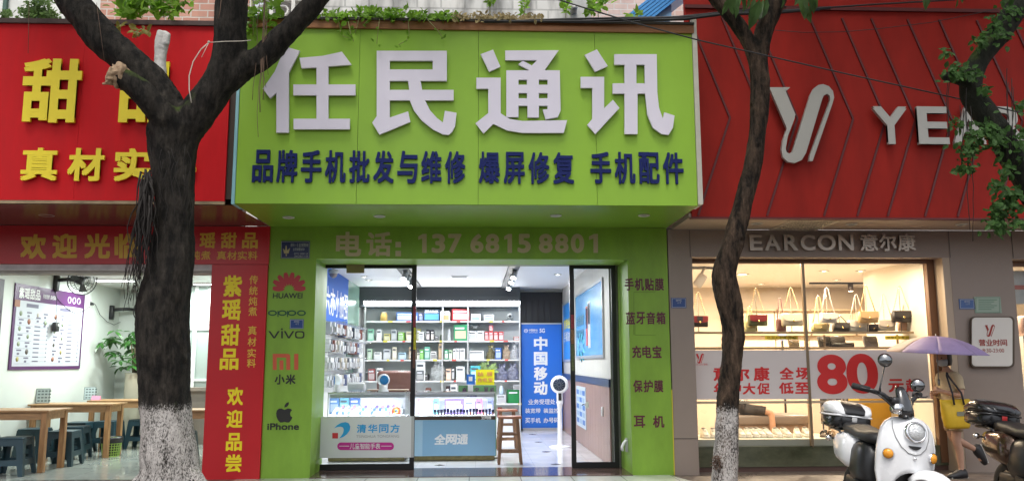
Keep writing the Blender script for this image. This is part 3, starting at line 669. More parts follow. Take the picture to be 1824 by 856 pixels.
for tx in tips + [660, ]:
    if tx < 1240: continue
    tp = P(tx, 210, YR)
    for (z1, s) in ((zq+.03, -1), (P(1300, 30, YR).z, -1)):
        dz = abs(z1-tipz); xe = tp.x - dz*.36*1.0
        x_s = tp.x; z_s = tipz; 
        if xe < 2.6: f = (tp.x-2.6)/(tp.x-xe); xe = 2.6; z1 = tipz+(z1-tipz)*f
        q = [Vector((x_s, YR-.014, z_s)), Vector((xe, YR-.014, z1))]
        d = (q[1]-q[0]).normalized(); nn = Vector((d.z, 0, -d.x))*.012
        g.add([q[0]-nn, q[0]+nn, q[1]+nn, q[1]-nn, q[0]-nn+Vector((0,.0135,0)), q[0]+nn+Vector((0,.0135,0)), q[1]+nn+Vector((0,.0135,0)), q[1]-nn+Vector((0,.0135,0))], [(0,1,2,3),(0,4,5,1),(1,5,6,2),(2,6,7,3),(3,7,4,0)], False)
obj('rib', g, mat('dark_red_rib', (.10, .008, .008), .5), rg)
grey_l = mat('grey_metal_letter', (.40, .38, .34), .35, metal=.2)
ylogo(1240+255/1.9914, 303/1.9914, 1/1.9914, YR-.06, .045, 'logo', grey_l, rg, 0)
for s, x0, x1 in (('Y', 1556, 1611), ('E', 1634, 1683), ('A', 1697, 1748), ('R', 1768, 1820), ('C', 1832, 1890), ('O', 1900, 1965), ('N', 1980, 2035)):
    g = MB(); lettering(g, s, rectY(x0, 192, x1, 258, YR-.05), .02, .045, 0, ink=True); obj('character', g, grey_l, rg)

# window joinery and the room behind
YG, YQ = 10.8, 15.2
wood = mat('bronze_wood', (.16, .075, .035), .35, var=.15, vscale=3, stretch=(1, 1, .3))
wr = obj('window_frame', (lambda g: [g.box((XW0, YG-.03, zw-.055), (XW1+.1, YG+.05, zw)), g.box((XW1, YG-.03, .1), (XW1+.1, YG+.05, zw-.055)), g][-1])(MB()), wood, sh_)
g = MB(); g.box((XW1+.1, YF+.012, 0), (xp1, YG+.06, zw)); obj('reveal', g, mat('warm_reveal', (.42, .33, .24), .35), sh_)
g = MB()
brz = mat('bronze_bar', (.30, .22, .14), .3, metal=.6)
for px in (1436,): xx = P(px, 600, YG).x; g.box((xx-.018, YG-.02, .3), (xx+.018, YG+.03, zw-.055))
obj('mullion', g, brz, sh_)
zm1, zm2 = P(1500, 775, YG).z, P(1500, 792.5, YG).z
for n_, (xa, xb) in enumerate(((XW0, P(1436, 600, YG).x-.018), (P(1436, 600, YG).x+.018, XW1))):
    g = MB(); g.quad((xa, YG, zm2), (xb, YG, zm2), (xb, YG, zw-.055), (xa, YG, zw-.055)); obj('window_pane', g, glass('shop_glass', (.97, .99, .98), .045), sh_)
g = MB(); g.box((XW0, YG-.02, P(1500, 829, YG).z), (XW1+.1, YG+.1, zm2-.002)); obj('marble_plinth', g, mat('dark_green_marble', (.035, .04, .022), .1, color2=(.11, .115, .07), vscale=2.2, stretch=(1, 1, 2)), sh_)
g = MB(); g.box((XW0, YG-.005, 0), (XW1+.1, YG+.1, P(1500, 829, YG).z-.002)); obj('plinth_base', g, mat('brown_kick', (.09, .05, .04), .3), sh_)
g = MB(); g.box((XW0, YG+.12, .05), (XW1+.1, 11.75, zm1-.05)); pod = obj('podium', g, mat('cream_podium', (.66, .64, .54), .3), sh_)
wm = mat('warm_white_wall', (.74, .68, .58), .5)
g = MB(); g.quad((2.74, YG+.1, .01), (10, YG+.1, .01), (10, YQ, .01), (2.74, YQ, .01)); obj('floor', g, tile_material('beige_floor', (.5, .42, .34), .8, .15), sh_)
ZCR = 2.76
g = MB(); g.quad((2.74, YG, 0), (2.74, YQ, 0), (2.74, YQ, ZCR), (2.74, YG, ZCR)); obj('wall', g, wm, sh_)
g = MB(); g.quad((2.74, YQ, 0), (10, YQ, 0), (10, YQ, ZCR), (2.74, YQ, ZCR)); obj('wall', g, mat('taupe_wall', (.5, .42, .34), .5), sh_)
g = MB(); g.quad((10, YQ, 0), (10, YG, 0), (10, YG, ZCR), (10, YQ, ZCR)); obj('wall', g, wm, sh_)
g = MB(); g.box((P(1655, 600, YG).x+.02, YG+.06, 0), (P(1655, 600, YG).x+.1, 12.6, ZCR)); obj('wall', g, wm, sh_, label='bright side wall of the window bay')
g = MB(); g.quad((2.74, YG, ZCR), (2.74, YQ, ZCR), (10, YQ, ZCR), (10, YG, ZCR)); obj('ceiling', g, mat('ceiling_warm', (.76, .72, .66), .5), sh_)
g = MB(); g.quad((2.7, YG, 3.13), (10, YG, 3.13), (10, YQ+.1, 3.13), (2.7, YQ+.1, 3.13)); obj('roof', g, cement, sh_)
# neighbouring window at the right edge
g = MB(); x0 = xp2; g.box((x0, YG-.03, zw-.09), (14, YG+.04, zw-.02)); obj('window_frame', g, wood, sh_)
g = MB(); g.quad((x0, YG, .3), (12, YG, .3), (12, YG, zw-.09), (x0, YG, zw-.09)); obj('window_pane', g, glass('shop_glass'), sh_)
# ================================================================ inside the phone shop
cg = glass('counter_glass', (.95, .98, 1), .05)
chrome = mat('chrome', (.75, .75, .76), .12, metal=1)
black_pl = mat('black_plastic', (.02, .02, .022), .35)
white_pl = mat('white_plastic', (.8, .8, .8), .3)
# sliding glass doors
def door(name, label, X0, X1, Y, zt, sw=.062):
    t = thing(name, label, 'glass door', ((X0+X1)/2, Y, .012))
    g = MB(); z0 = .014
    for a, b in ((X0, X0+sw), (X1-sw, X1)): g.box((a, Y, z0), (b, Y+.04, zt))
    g.box((X0+sw, Y, z0), (X1-sw, Y+.04, z0+.075)); g.box((X0+sw, Y, zt-.06), (X1-sw, Y+.04, zt))
    obj('frame', g, dark_al, t)
    g = MB(); g.quad((X0+sw, Y+.02, z0+.075), (X1-sw, Y+.02, z0+.075), (X1-sw, Y+.02, zt-.06), (X0+sw, Y+.02, zt-.06)); obj('pane', g, glass('door_glass', (.97, .99, .98), .035), t)
    return t
zdt = P(650, 469.5, YD).z
ld = door('sliding_door', 'left black framed glass door with a white watch poster across its lower half', -2.135, -.805, YD, zdt)
rd = door('sliding_door', 'narrow black framed glass door before the pinkish boards at the right', 1.272, 1.905, YD, zdt)
g = MB()
for x0, y0, x1, y1, c in ((736.5, 583, 741.5, 622, (.55, .5, .02)), (736, 545, 741, 582, (.28, .02, .03)), (735, 623, 740, 655, (.12, .05, .03))):
    a = P(x0, y1, YD); b = P(x1, y0, YD); g2 = MB(); g2.box((a.x, YD-.003, a.z), (b.x, YD-.0005, b.z)); obj('sticker', g2, mat('sticker_%d' % int(c[0]*100), c, .4, var=.5, vscale=60), ld)
for y0, y1, c in ((560, 585, (.3, .03, .04)), (586, 612, (.25, .12, .05)), (613, 660, (.10, .12, .05))):
    a = P(1014, y1, YD); b = P(1020, y0, YD); g2 = MB(); g2.box((1.285, YD-.003, a.z), (1.325, YD-.0005, b.z)); obj('sticker', g2, mat('sticker_r%d' % int(c[0]*100), c, .4, var=.6, vscale=50), rd)
g = MB(); a = P(617, 486, YD); b = P(649, 476, YD); g.box((a.x, YD-.004, a.z), (b.x, YD-.0005, zdt-.005)); obj('sticker', g, mat('tan_tape', (.32, .25, .14), .5), ld, label='tan tape on the top rail')
tr = solo('door_track', (lambda g: [g.box((-2.028, YD-.02, zdt+.004), (1.953, YD+.1, zl-.001)), g][-1])(MB()), mat('track_brown', (.25, .2, .16), .4, metal=.3), 'brown sliding door track under the green lintel', 'door track')
# poster on the left door
wp = thing('window_poster', 'white watch poster with a blue and red swoosh logo on the left glass door', 'poster', P(650, 815, YD-.02))
a, b = P(561, 815, YD-.012), P(737, 740.5, YD-.012)
YP = YD-.012
g = MB(); g.box((a.x, YP, a.z), (b.x-.03, YP+.008, b.z)); obj('board', g, mat('poster_white', (.70, .72, .73), .4), wp)
a2 = P(732.6, 815, YP); g = MB(); g.box((b.x-.03, YP-.001, a.z), (b.x+.006, YP+.009, b.z)); obj('edge', g, mat('poster_grey', (.45, .46, .46), .4), wp)
def pz2(l): return [(550+x/4.281, 650+y/4.28) for x, y in l]
g = MB(); polyY(g, [pz2([(195,478),(215,455),(245,438),(280,431),(305,440),(317,465),(312,495),(290,525),(262,545),(230,556),(245,540),(262,515),(268,490),(262,473),(245,466),(222,468)])], YP, 0, .003); obj('swoosh_logo', g, mat('sky_blue_ink', (.02, .36, .75), .4), wp)
g = MB(); polyY(g, [pz2([(180,514),(223,514),(223,556),(180,556)])], YP, 0, .003); obj('square_logo', g, mat('red_ink', (.62, .03, .04), .4), wp)
g = MB(); lettering(g, '清华同方', rectY(635.5, 754.5, 712, 770, YP), .022, gap=.16); obj('lettering', g, mat('sky_blue_ink', (.02, .36, .75), .4), wp)
g = MB(); lettering(g, 'TSINGHUA TONGFANG', rectY(634.5, 773.5, 711, 778.8, YP), 0, ink=True); obj('lettering', g, mat('grey_ink', (.35, .36, .38), .4), wp)
g = MB(); cy = 793.8; r_ = 6.8; polyY(g, [[(607.6+r_*math.cos(t), cy+r_*math.sin(t)) for t in [R(90+15*k) for k in range(13)]] + [(695+r_*math.cos(t), cy+r_*math.sin(t)) for t in [R(-90+15*k) for k in range(13)]]], YP, 0, .003); pl_ = obj('pill_label', g, mat('magenta_ink', (.55, .02, .27), .4), wp)
g = MB(); lettering(g, '儿童智能手表', rectY(623, 788.5, 677.5, 799, YP-.002), .008, gap=.06)
for x0, x1 in ((604.5, 622), (679, 697.5)): polyY(g, [[(x0, 793), (x1, 793), (x1, 794), (x0, 794)]], YP-.002, 0, .003)
obj('lettering', g, white_pl, pl_)

# two glass display counters
def counter(name, label, X0, X1, Y0, front_col):
    D = .55; t = thing(name, label, 'display counter', ((X0+X1)/2, Y0, 0))
    g = MB(); g.box((X0+.02, Y0+.04, .012), (X1-.02, Y0+D, .075)); obj('base', g, mat('gold_kick', (.22, .18, .06), .3, var=.3, vscale=12), t)
    g = MB(); g.box((X0, Y0, .078), (X1, Y0+.02, .58)); fp = obj('front_panel', g, front_col, t)
    g = MB(); g.box((X0+.001, Y0+.021, .078), (X1-.001, Y0+D, .58)); obj('body', g, mat('pale_lime_side', (.55, .62, .45), .4), t)
    g = MB(); g.box((X0+.001, Y0+.03, .582), (X1-.001, Y0+D, .628)); obj('shelf', g, mat('dark_wood_shelf', (.08, .045, .03), .4), t)
    g = MB(); g.box((X0, Y0+.012, .63), (X1, Y0+D, .642)); obj('deck', g, mat('white_deck', (.8, .8, .8), .4), t)
    g = MB(); z0, z1 = .644, .958
    g.quad((X0, Y0+.01, z0), (X1, Y0+.01, z0), (X1, Y0+.01, z1), (X0, Y0+.01, z1)); obj('pane', g, cg, t, label='front glass')
    g = MB(); g.quad((X1-.004, Y0+.012, z0), (X1-.004, Y0+D, z0), (X1-.004, Y0+D, z1), (X1-.004, Y0+.012, z1)); obj('pane', g, cg, t, label='end glass')
    g = MB(); g.box((X0, Y0, .96), (X1, Y0+D, .972)); obj('top', g, glass('top_glass', (.88, .94, .96), .12), t)
    g = MB(); g.box((X0, Y0-.002, .955), (X1, Y0+.014, .978))
    for x in (X0, X1-.012): g.box((x, Y0+.001, z0), (x+.012, Y0+.013, .955))
    obj('edge_trim', g, mat('brushed_trim', (.6, .6, .62), .3, metal=.7), t)
    g = MB(); g.box((X0+.02, Y0+.02, .90), (X1-.02, Y0+.03, .95)); hd = obj('header_strip', g, mat('white_header', (.82, .82, .84), .4), t)
    g = MB(); g.box((X0+.03, Y0+.035, .935), (X1-.03, Y0+.06, .947)); ls = obj('led_strip', g, emis('led_white', (.85, .92, 1), 14), t)
    area('counter_lamp', ((X0+X1)/2, Y0+.07, .93), (X1-X0-.1, .03), 9, (.84, .91, 1), (0, 0, 0), t)
    g = MB(); g.box((X0+.01, Y0+D-.02, .645), (X1-.01, Y0+D-.005, .955)); obj('backboard', g, mat('white_header', (.82,.82,.84), .4), t)
    return t, fp, hd
YC = 12.18
c1, f1, h1 = counter('display_counter', 'glass topped phone counter behind the left door poster, phones laid in rows', -2.12, -1.0, YC, mat('grey_front', (.6, .62, .63), .4))
c2, f2, h2 = counter('display_counter', 'glass topped counter with sky blue front panel in the open doorway', -.96, .287, YC, mat('sky_blue_front', (.22, .40, .56), .35))
g = MB(); lettering(g, '全网通', rectY(773, 772, 833, 791, YC-.001), .035, gap=.02, slant=.1); obj('lettering', g, white_pl, f2)
g = MB(); lettering(g, '全网通', rectY(857, 738.5, 875, 746, YC+.012), .03, gap=.02); obj('lettering', g, white_pl, c2, label='small white characters under the glass')
g = MB(); lettering(g, 'HUAWEI', rectY(832, 703, 849, 706, YC+.018), .02, ink=True); obj('lettering', g, mat('violet_ink', (.2, .15, .45), .5), h2)
a = P(743, 746, YC); g = MB(); g.box((-.958, YC-.003, .078), (P(752.5, 800, YC).x, YC-.0005, .578)); obj('pale_panel', g, mat('pale_blue_front', (.33, .5, .62), .35), f2)
# watches in a row on the deck
w0 = thing('smart_watch', 'dark smart watch standing in the front row of the blue fronted counter', 'watch', (P(775, 731, YC+.06).x, YC+.06, .643), 0, 'row of smart watches')
g = MB(); g.rbox((0, 0, .062), (.042, .012, .046), .006, seg=2); obj('case', g, mat('watch_navy', (.02, .02, .06), .2), w0, world=False)
g = MB(); g.box((-.013, -.004, 0), (.013, .004, .045)); obj('strap', g, mat('watch_strap', (.05, .03, .06), .6), w0, world=False)
wc = [w0]
for i in range(1, 19):
    x = P(775+i*5.72, 731, YC+.06).x; wc.append(dup(w0, (x, YC+.06, .643), sc=(1, 1, random.choice((.94, 1, 1.08, 1.15)))))
wp_cols = [mat('strap_rust', (.3, .08, .03), .6), mat('watch_blue', (.01, .04, .14), .2)]
for i in (11, 15, 18):
    o = wc[i]; ch = [c for c in o.children if c.name.startswith('strap')][0]; ch.data = ch.data.copy(); ch.data.materials[0] = wp_cols[0]; o['label'] = 'smart watch on a rust coloured strap in the counter front row'
# phones lying in rows on the left counter deck
ph = thing('display_phone', 'mobile phone lying on the sloped white stand in the left glass counter', 'phone', (-2.0, YC+.12, .66), 0, 'phones laid out in the left counter')
g = MB(); Mx = Matrix.Rotation(R(28), 3, 'X'); g.rbox((0, 0, .02), (.045, .085, .010), .004, Mx, 2); obj('body', g, mat('phone_body', (.15, .17, .22), .3), ph, world=False)
g = MB(); g.cbox((0, -.003, .0265), (.038, .075, .002), Mx); obj('screen', g, mat('phone_screen', (.05, .09, .22), .1), ph, world=False)
scr = [mat('phone_screen', (.05,.09,.22), .1), mat('screen_teal', (.08, .25, .35), .1), mat('screen_pink', (.5, .25, .3), .1), mat('screen_grey', (.4, .42, .45), .1), mat('screen_violet', (.18, .12, .4), .1)]
for r_ in range(3):
    for i in range(11):
        if r_ == 0 and i == 0: continue
        c = dup(ph, (-2.0+i*.083+r_*.02, YC+.12+r_*.13, .66+r_*.035))
        ch = [q for q in c.children if q.name.startswith('screen')][0]; ch.data = ch.data.copy(); ch.data.materials[0] = random.choice(scr)
g = MB(); g.add([(-2.08, YC+.05, .645), (-1.08, YC+.05, .645), (-1.08, YC+.46, .75), (-2.08, YC+.46, .75), (-2.08, YC+.46, .645), (-1.08, YC+.46, .645)], [(0,1,2,3),(0,3,4),(1,5,2),(3,2,5,4),(0,4,5,1)], False)
solo('phone_stand', g, mat('acrylic_white', (.72, .74, .78), .3), 'sloped white display stand under the rows of phones', 'display stand')
# ---------------------------------------------------------------- generic packaging
BOXN = 0
def pack(kind, cat, label, X0, X1, Y, z0, z1, D, c, c2=None, group=None, print_=None, style='box', rz=0):
    """a carton with a printed front and a lid edge, or a soft bag"""
    X0, X1 = min(X0, X1), max(X0, X1); w = X1-X0; h = z1-z0
    t = thing(kind, label, cat, ((X0+X1)/2, Y, z0), rz, group)
    nm = 'pk_%02x%02x%02x' % tuple(int(q*99) for q in c)
    M1 = mat(nm, c, .4, var=.04, vscale=8); c2 = c2 or tuple(min(.85, q*.5+.35) for q in c); M2 = mat('pk_%02x%02x%02x' % tuple(int(q*99) for q in c2), c2, .35)
    g = MB()
    if style == 'bag':
        rings = []; n = 22; rb = random.Random(int(X0*1e4)); of = rb.random()*9
        for k in range(15):
            zz = k/14; s = (1.02-.25*abs(zz-.25)) if zz < .55 else max(.12, .94-(zz-.55)*1.9)
            rings.append([(lambda q: Vector((q.x, D/2+q.y, max(0, q.z))))(Vector((w/2*s*math.cos(a), D/2*s*math.sin(a), h*zz))*(1+.3*noise.noise(Vector((2.6*math.cos(a), 2.6*math.sin(a)+of, zz*5)))+.14*noise.noise(Vector((7*math.cos(a), 7*math.sin(a)+of, zz*14))))) for a in [2*math.pi*j/n for j in range(n)]])
        g.loft(rings)
        for sx in (-1, 1): g.leaf(Vector((sx*w*.04, D/2, h*.9)), Vector((sx*.7, -.1, .8)), Vector((0, -1, .2)), h*.3, w*.3); obj('body', g, mat(nm+'_film', c, .25, var=.25, vscale=25, bump=.6, bscale=30), t, world=False)
        g = MB(); g.tube([(w*.1*math.cos(a), D/2+w*.1*math.sin(a), h*.86) for a in [R(30*k) for k in range(13)]], .008, 6); obj('tie', g, M2, t, world=False)
    elif style == 'round':
        g.lathe([(w*.3, 0), (w*.5, h*.12), (w*.5, h*.7), (w*.36, h*.9), (w*.36, h)], (0, w/2, 0), 18); obj('body', g, M1, t, world=False)
        g = MB(); g.lathe([(w*.38, h), (w*.38, h*1.06), (.001, h*1.07)], (0, w/2, 0), 16); obj('lid', g, M2, t, world=False)
    else:
        g.box((-w/2, 0, 0), (w/2, D, h)); obj('carton', g, M1, t, world=False, bevel=min(.006, w*.06))
        g = MB(); m_ = min(w, h)*.1
        g.box((-w/2+m_, -.0022, h*.12), (w/2-m_, -.0004, h*.62)); p = obj('front_print', g, M2, t, world=False)
        g = MB(); g.box((-w/2+m_, -.002, h*.72), (w/2-m_*2.2, -.0006, h*.84))
        obj('print_band', g, mat('dark_print', (.08, .09, .11), .4) if sum(c) > .9 else mat('light_print', (.75, .76, .78), .4), t, world=False)
        if print_: 
            g = MB(); lettering(g, print_, (Vector((X0+w*.08, Y, z0+h*.74)), Vector((X1-w*.08, Y, z0+h*.74)), Vector((X0+w*.08, Y, z0+h*.96))), .03, off=.003, ink=True); obj('lettering', g, white_pl, t)
    return t
YSH = 17.05
# shelving
su = thing('shelf_unit', 'white wall shelving crowded with boxes behind the phone shop counter', 'shelf unit', (-.7, YSH, 0))
shelf_px = (571, 606, 639.5, 677, 718)
g = MB(); xl_, xr_ = P(648, 600, YSH).x, P(927, 600, YSH).x
for i, py in enumerate(shelf_px):
    z = P(800, py, YSH).z; a = xl_ if i < 4 else P(880, 700, YSH).x
    g2 = MB(); g2.box((a, YSH-.02, z-.03), (xr_, YSH+.42, z-.002)); sf_ = obj('shelf', g2, mat('shelf_white', (.72, .73, .74), .35), su)
    for k in range(9 if i < 4 else 2):
        x = a+.12+k*.34+random.uniform(-.08, .08); g2 = MB(); g2.box((x, YSH-.024, z-.032), (x+random.uniform(.05, .09), YSH-.0205, z+.004)); obj('price_tag', g2, mat('tag_%d' % (k % 3), ((.75, .74, .7), (.7, .6, .1), (.6, .12, .1))[k % 3], .5), sf_)
for px in (650, 788.5, 833.5, 925.5):
    x = P(px, 600, YSH).x; g2 = MB(); g2.box((x-.014, YSH-.035, .008), (x+.014, YSH-.021, P(800, 541, YSH).z)); obj('upright', g2, mat('upright_grey', (.6, .6, .6), .3, metal=.4), su)
g2 = MB(); g2.box((xl_, YSH+.421, .008), (xr_, YSH+.435, 2.7)); obj('back_panel', g2, mat('shelf_back', (.58, .62, .61), .5), su)
g2 = MB(); g2.box((P(880, 700, YSH).x, YSH, .008), (xr_, YSH+.415, .3)); obj('cupboard', g2, mat('shelf_white', (.72,.73,.74), .35), su)
# led strip under the bulkhead
le = thing('led_light_strip', 'long glowing white light strip under the dark bulkhead over the shelves', 'light strip', (-.7, YSH-.05, 2.6))
a = P(648, 540.5, YSH-.06); b = P(926, 536, YSH-.06)
g = MB(); g.box((a.x, YSH-.06, a.z), (b.x, YSH-.045, b.z)); obj('tube', g, emis('led_tube', (.95, .98, 1), 16), le)
g = MB(); g.box((a.x, YSH-.044, a.z+.004), (b.x, YSH-.03, b.z+.006)); obj('channel', g, mat('channel_grey', (.3, .3, .31), .5), le)
area('strip_lamp', ((a.x+b.x)/2, YSH-.08, a.z-.02), (b.x-a.x, .06), 15, (.93, .97, 1), (R(20), 0, 0), le)
ROW = [
 # kind, category, label, x0, x1, ytop, shelf, colour, colour2, print, style
 ('trophy_cup','trophy','gold twin handled cup on the top shelf seen through the left door',676,689,556,0,(.45,.3,.08),None,None,'round'),
 ('router_box','box','wide blue box on the top shelf just behind the door edge',706,744,556,0,(.03,.12,.45),(.5,.55,.7),None,'box'),
 ('device_box','box','small navy box leaning on the lettered router box',745,753,557,0,(.03,.04,.12),(.2,.25,.4),None,'box'),
 ('router_box','box','black and blue router box lettered in white on the top shelf',754,783,551,0,(.02,.05,.11),(.08,.3,.62),'TP-LINK','box'),
 ('carton','box','kraft and white carton right of the lettered router box',784,801,554,0,(.75,.73,.7),(.5,.33,.15),None,'box'),
 ('gift_box','box','large red box with a white slanted picture on the top shelf',805,836,549.5,0,(.5,.04,.05),(.7,.7,.75),None,'box'),
 ('router_box','box','white and blue router box, left of the pair on the right top shelf',839,856,559,0,(.72,.74,.8),(.25,.4,.7),None,'box'),
 ('router_box','box','white and blue router box, right of the pair on the right top shelf',862,880,560,0,(.74,.76,.8),(.3,.42,.7),None,'box'),
 ('device_box','box','small white boxed gadget at the left end of the second shelf',746,755,591,1,(.7,.72,.74),(.5,.5,.5),None,'box'),
 ('watch_box','box','black box showing three round dials, left of two on the second shelf',759,765.5,587,1,(.015,.015,.02),(.7,.62,.62),None,'box'),
 ('watch_box','box','black box showing three round dials, right of two on the second shelf',767,773.5,587,1,(.015,.015,.02),(.7,.66,.6),None,'box'),
 ('device_box','box','tiny charcoal box beside the dial boxes on the second shelf',775,781,598,1,(.05,.05,.055),(.2,.2,.2),None,'box'),
 ('cactus_pot','plant','small dark green potted ornament before the shelf upright',783.5,789,596,1,(.04,.06,.03),(.08,.12,.03),None,'round'),
 ('vase','vase','pale slim vase on the second shelf',797,803,587,1,(.6,.62,.64),None,None,'round'),
 ('toy_box','box','emerald green box with a cream lower half on the second shelf',808,832.5,578,1,(.02,.3,.12),(.62,.55,.38),None,'box'),
 ('drone_box','box','white picture box under the grey drone, left of two',835,849,589,1,(.76,.77,.78),(.5,.52,.55),None,'box'),
 ('drone_box','box','white picture box beside the red boxes on the second shelf',850,862,589,1,(.76,.77,.78),(.55,.56,.58),None,'box'),
 ('red_box','box','red box below the single stacked one, first of the red row',863.5,870.5,590,1,(.6,.08,.09),(.75,.45,.45),None,'box'),
 ('red_box','box','red box second in the red row on the second shelf',871,878.5,590,1,(.6,.08,.09),(.75,.45,.45),None,'box'),
 ('red_box','box','darker red box third in the red row on the second shelf',879.5,887,590,1,(.55,.04,.05),(.8,.6,.6),None,'box'),
 ('red_box','box','darker red box at the right end of the red row',888,897,590,1,(.55,.04,.05),(.8,.6,.6),None,'box'),
 ('model_car','toy','tiny red and grey model at the right end of the second shelf',915.5,924.5,599,1,(.45,.12,.08),(.5,.5,.5),None,'box'),
 ('tea_box','box','bright green slim box on the third shelf behind the door stile',748,755,622,2,(.12,.4,.08),(.3,.6,.2),None,'box'),
 ('tea_box','box','pale mint box beside the bright green slim box',756.5,766,621,2,(.45,.62,.52),(.6,.75,.68),None,'box'),
 ('gamepad_box','box','white box with a game pad picture on the third shelf',767,778,625,2,(.72,.72,.72),(.3,.3,.3),None,'box'),
 ('paper_pile','box','tall tan bundle of packs standing on the third shelf',781.5,790,611,2,(.45,.33,.2),(.6,.45,.3),None,'box'),
 ('tea_box','box','white box with a dark green side on the third shelf',792,799,622,2,(.03,.3,.12),(.7,.8,.72),None,'box'),
 ('cable_box','box','light green edged white box, fifth carton of the third shelf',800,805.5,623,2,(.5,.68,.45),(.8,.8,.8),None,'box'),
 ('charger_box','box','plain white charger box left of the two large white ones',807,812,621,2,(.76,.76,.76),(.66,.66,.66),None,'box'),
 ('charger_box','box','large white charger box beside the shelf upright, left of two',813,818.5,620,2,(.78,.78,.78),(.7,.7,.7),None,'box'),
 ('charger_box','box','large white charger box beside the shelf upright, right of two',819.5,828,620,2,(.78,.78,.77),(.69,.7,.71),None,'box'),
 ('white_carton','box','low wide white carton on the right third shelf',836,862,624,2,(.78,.78,.78),(.72,.72,.74),None,'box'),
 ('shopping_bag','bag','olive crumpled paper bag on the right third shelf',867,881,617,2,(.35,.31,.16),None,None,'bag'),
 ('shopping_bag','bag','blue foil bag next to the olive bag',882,893,619,2,(.03,.12,.4),(.4,.5,.7),None,'box'),
 ('plastic_bag','bag','white and orange plastic bag at the right of the third shelf',895,909,616,2,(.75,.6,.45),None,None,'bag'),
 ('plastic_bag','bag','white knotted plastic bag in the right corner of the third shelf',909,925,611,2,(.76,.77,.8),None,None,'bag'),
 ('paper_stack','box','tall white stack of sheets at the left of the fourth shelf',742,758,643,3,(.7,.72,.7),(.6,.62,.6),None,'box'),
 ('black_case','box','low black case in front on the fourth shelf',745,764,666,3,(.02,.02,.02),(.1,.1,.1),None,'box'),
 ('plastic_bag','bag','big white plastic bag slumped on the fourth shelf',767,794,646,3,(.72,.75,.74),None,None,'bag'),
 ('book_pile','books','pile of salmon edged books beside the white plastic bag',795,804,656,3,(.65,.45,.33),(.75,.6,.5),None,'box'),
 ('binder','binder','black spined binder standing on the fourth shelf',805,810,653,3,(.04,.04,.04),(.5,.5,.5),None,'box'),
 ('white_carton','box','tall plain white carton right of the black spined binder',813,828,652,3,(.76,.77,.75),(.68,.7,.68),None,'box'),
 ('toy_box','box','turquoise box partly behind the yellow sign',838,856,651,3,(.08,.45,.5),(.5,.7,.72),None,'box'),
 ('wrapped_heap','bag','heap of navy and white patterned wrapping on the right fourth shelf',884,905,651,3,(.35,.36,.5),None,None,'bag'),
 ('wrapped_heap','bag','second heap of patterned wrapping against the right upright',904,924,650,3,(.42,.43,.55),None,None,'bag'),
 ('carton','box','brown wooden box low behind the glass counter',759,769,690,4,(.16,.06,.04),(.2,.1,.07),None,'box'),
 ('speaker_box','box','small dark brown speaker below the white bag shelf',795,801,687,4,(.05,.03,.03),(.5,.48,.45),None,'box'),
 ('tissue_box','box','white box on its own low behind the counter',803,815,683,4,(.78,.78,.77),(.7,.7,.7),None,'box'),
 ('green_carton','box','dark green carton with white print at the right of the low shelf',904,926,694,4,(.01,.20,.05),(.02,.24,.07),None,'box'),
 ('printer','printer','pale label printer on the low shelf left of the green carton',885,901,703,4,(.6,.61,.62),(.5,.5,.52),None,'box'),
 ('glue_bottle','bottle','white and blue squeeze bottle on top of the pale printer',889,897,688,5,(.55,.68,.78),(.7,.75,.8),None,'round'),
 ('small_printer','printer','small grey box with black dots on top of the green carton',914,926,685,6,(.55,.56,.58),(.3,.3,.3),None,'box'),
 ('red_box','box','dark red packet under the low shelf behind the rear stool',886,893,721,7,(.28,.04,.04),(.4,.1,.1),None,'box'),
]
rnd = random.Random(17)
for s, x0, words_ in ((1, 655, ('mint green', 'white', 'pale yellow', 'grey', 'lime green', 'white and gold', 'olive')), (2, 655, ('pale green', 'white', 'silver', 'cream', 'light blue', 'tan', 'ivory', 'sea green')), (3, 657, ('maroon', 'white', 'pale grey', 'rose', 'sand coloured', 'mint', 'dark grey'))):
    x = x0
    for w_ in words_:
        c_ = {'mint green': (.2, .5, .33), 'white': (.75, .76, .75), 'pale yellow': (.65, .6, .22), 'grey': (.35, .37, .38), 'lime green': (.2, .45, .08), 'white and gold': (.7, .62, .4), 'olive': (.3, .3, .08), 'pale green': (.42, .6, .42), 'silver': (.5, .52, .54), 'cream': (.66, .6, .46), 'light blue': (.35, .52, .62), 'tan': (.45, .32, .2), 'ivory': (.72, .7, .6), 'sea green': (.1, .36, .26), 'maroon': (.25, .06, .06), 'pale grey': (.55, .57, .58), 'rose': (.55, .25, .28), 'sand coloured': (.5, .42, .3), 'mint': (.4, .62, .52), 'dark grey': (.12, .13, .14)}[w_]
        w2 = rnd.uniform(7, 14); ROW.append(('small_box', 'box', w_ + ' box on the ' + ('', 'second', 'third', 'fourth')[s] + ' shelf seen through the left door pane', x, x+w2, (606, 639.5, 677)[s-1]-rnd.uniform(11, 23), s, c_, None, None, 'box')); x += w2+rnd.uniform(1.5, 5)
sz = [P(800, y, YSH).z for y in shelf_px] + [P(800, 703, YSH).z+.001, P(800, 694, YSH).z+.001, .301]
for i, (k, cat, lab, x0, x1, yt, s, c, c2, pr_, st) in enumerate(ROW):
    yy = YSH+.0+ (i*37 % 7)*.008
    z1 = P(800, yt, yy).z; z0 = sz[s]
    if s == 7: z1 = z0+.19
    pack(k, cat, lab, P(x0, 600, yy).x, P(x1, 600, yy).x, yy, z0, max(z1, z0+.05), .16, c, c2, print_=pr_, style=st, rz=0 if pr_ or st != 'box' else R(((i*53) % 19)-9))
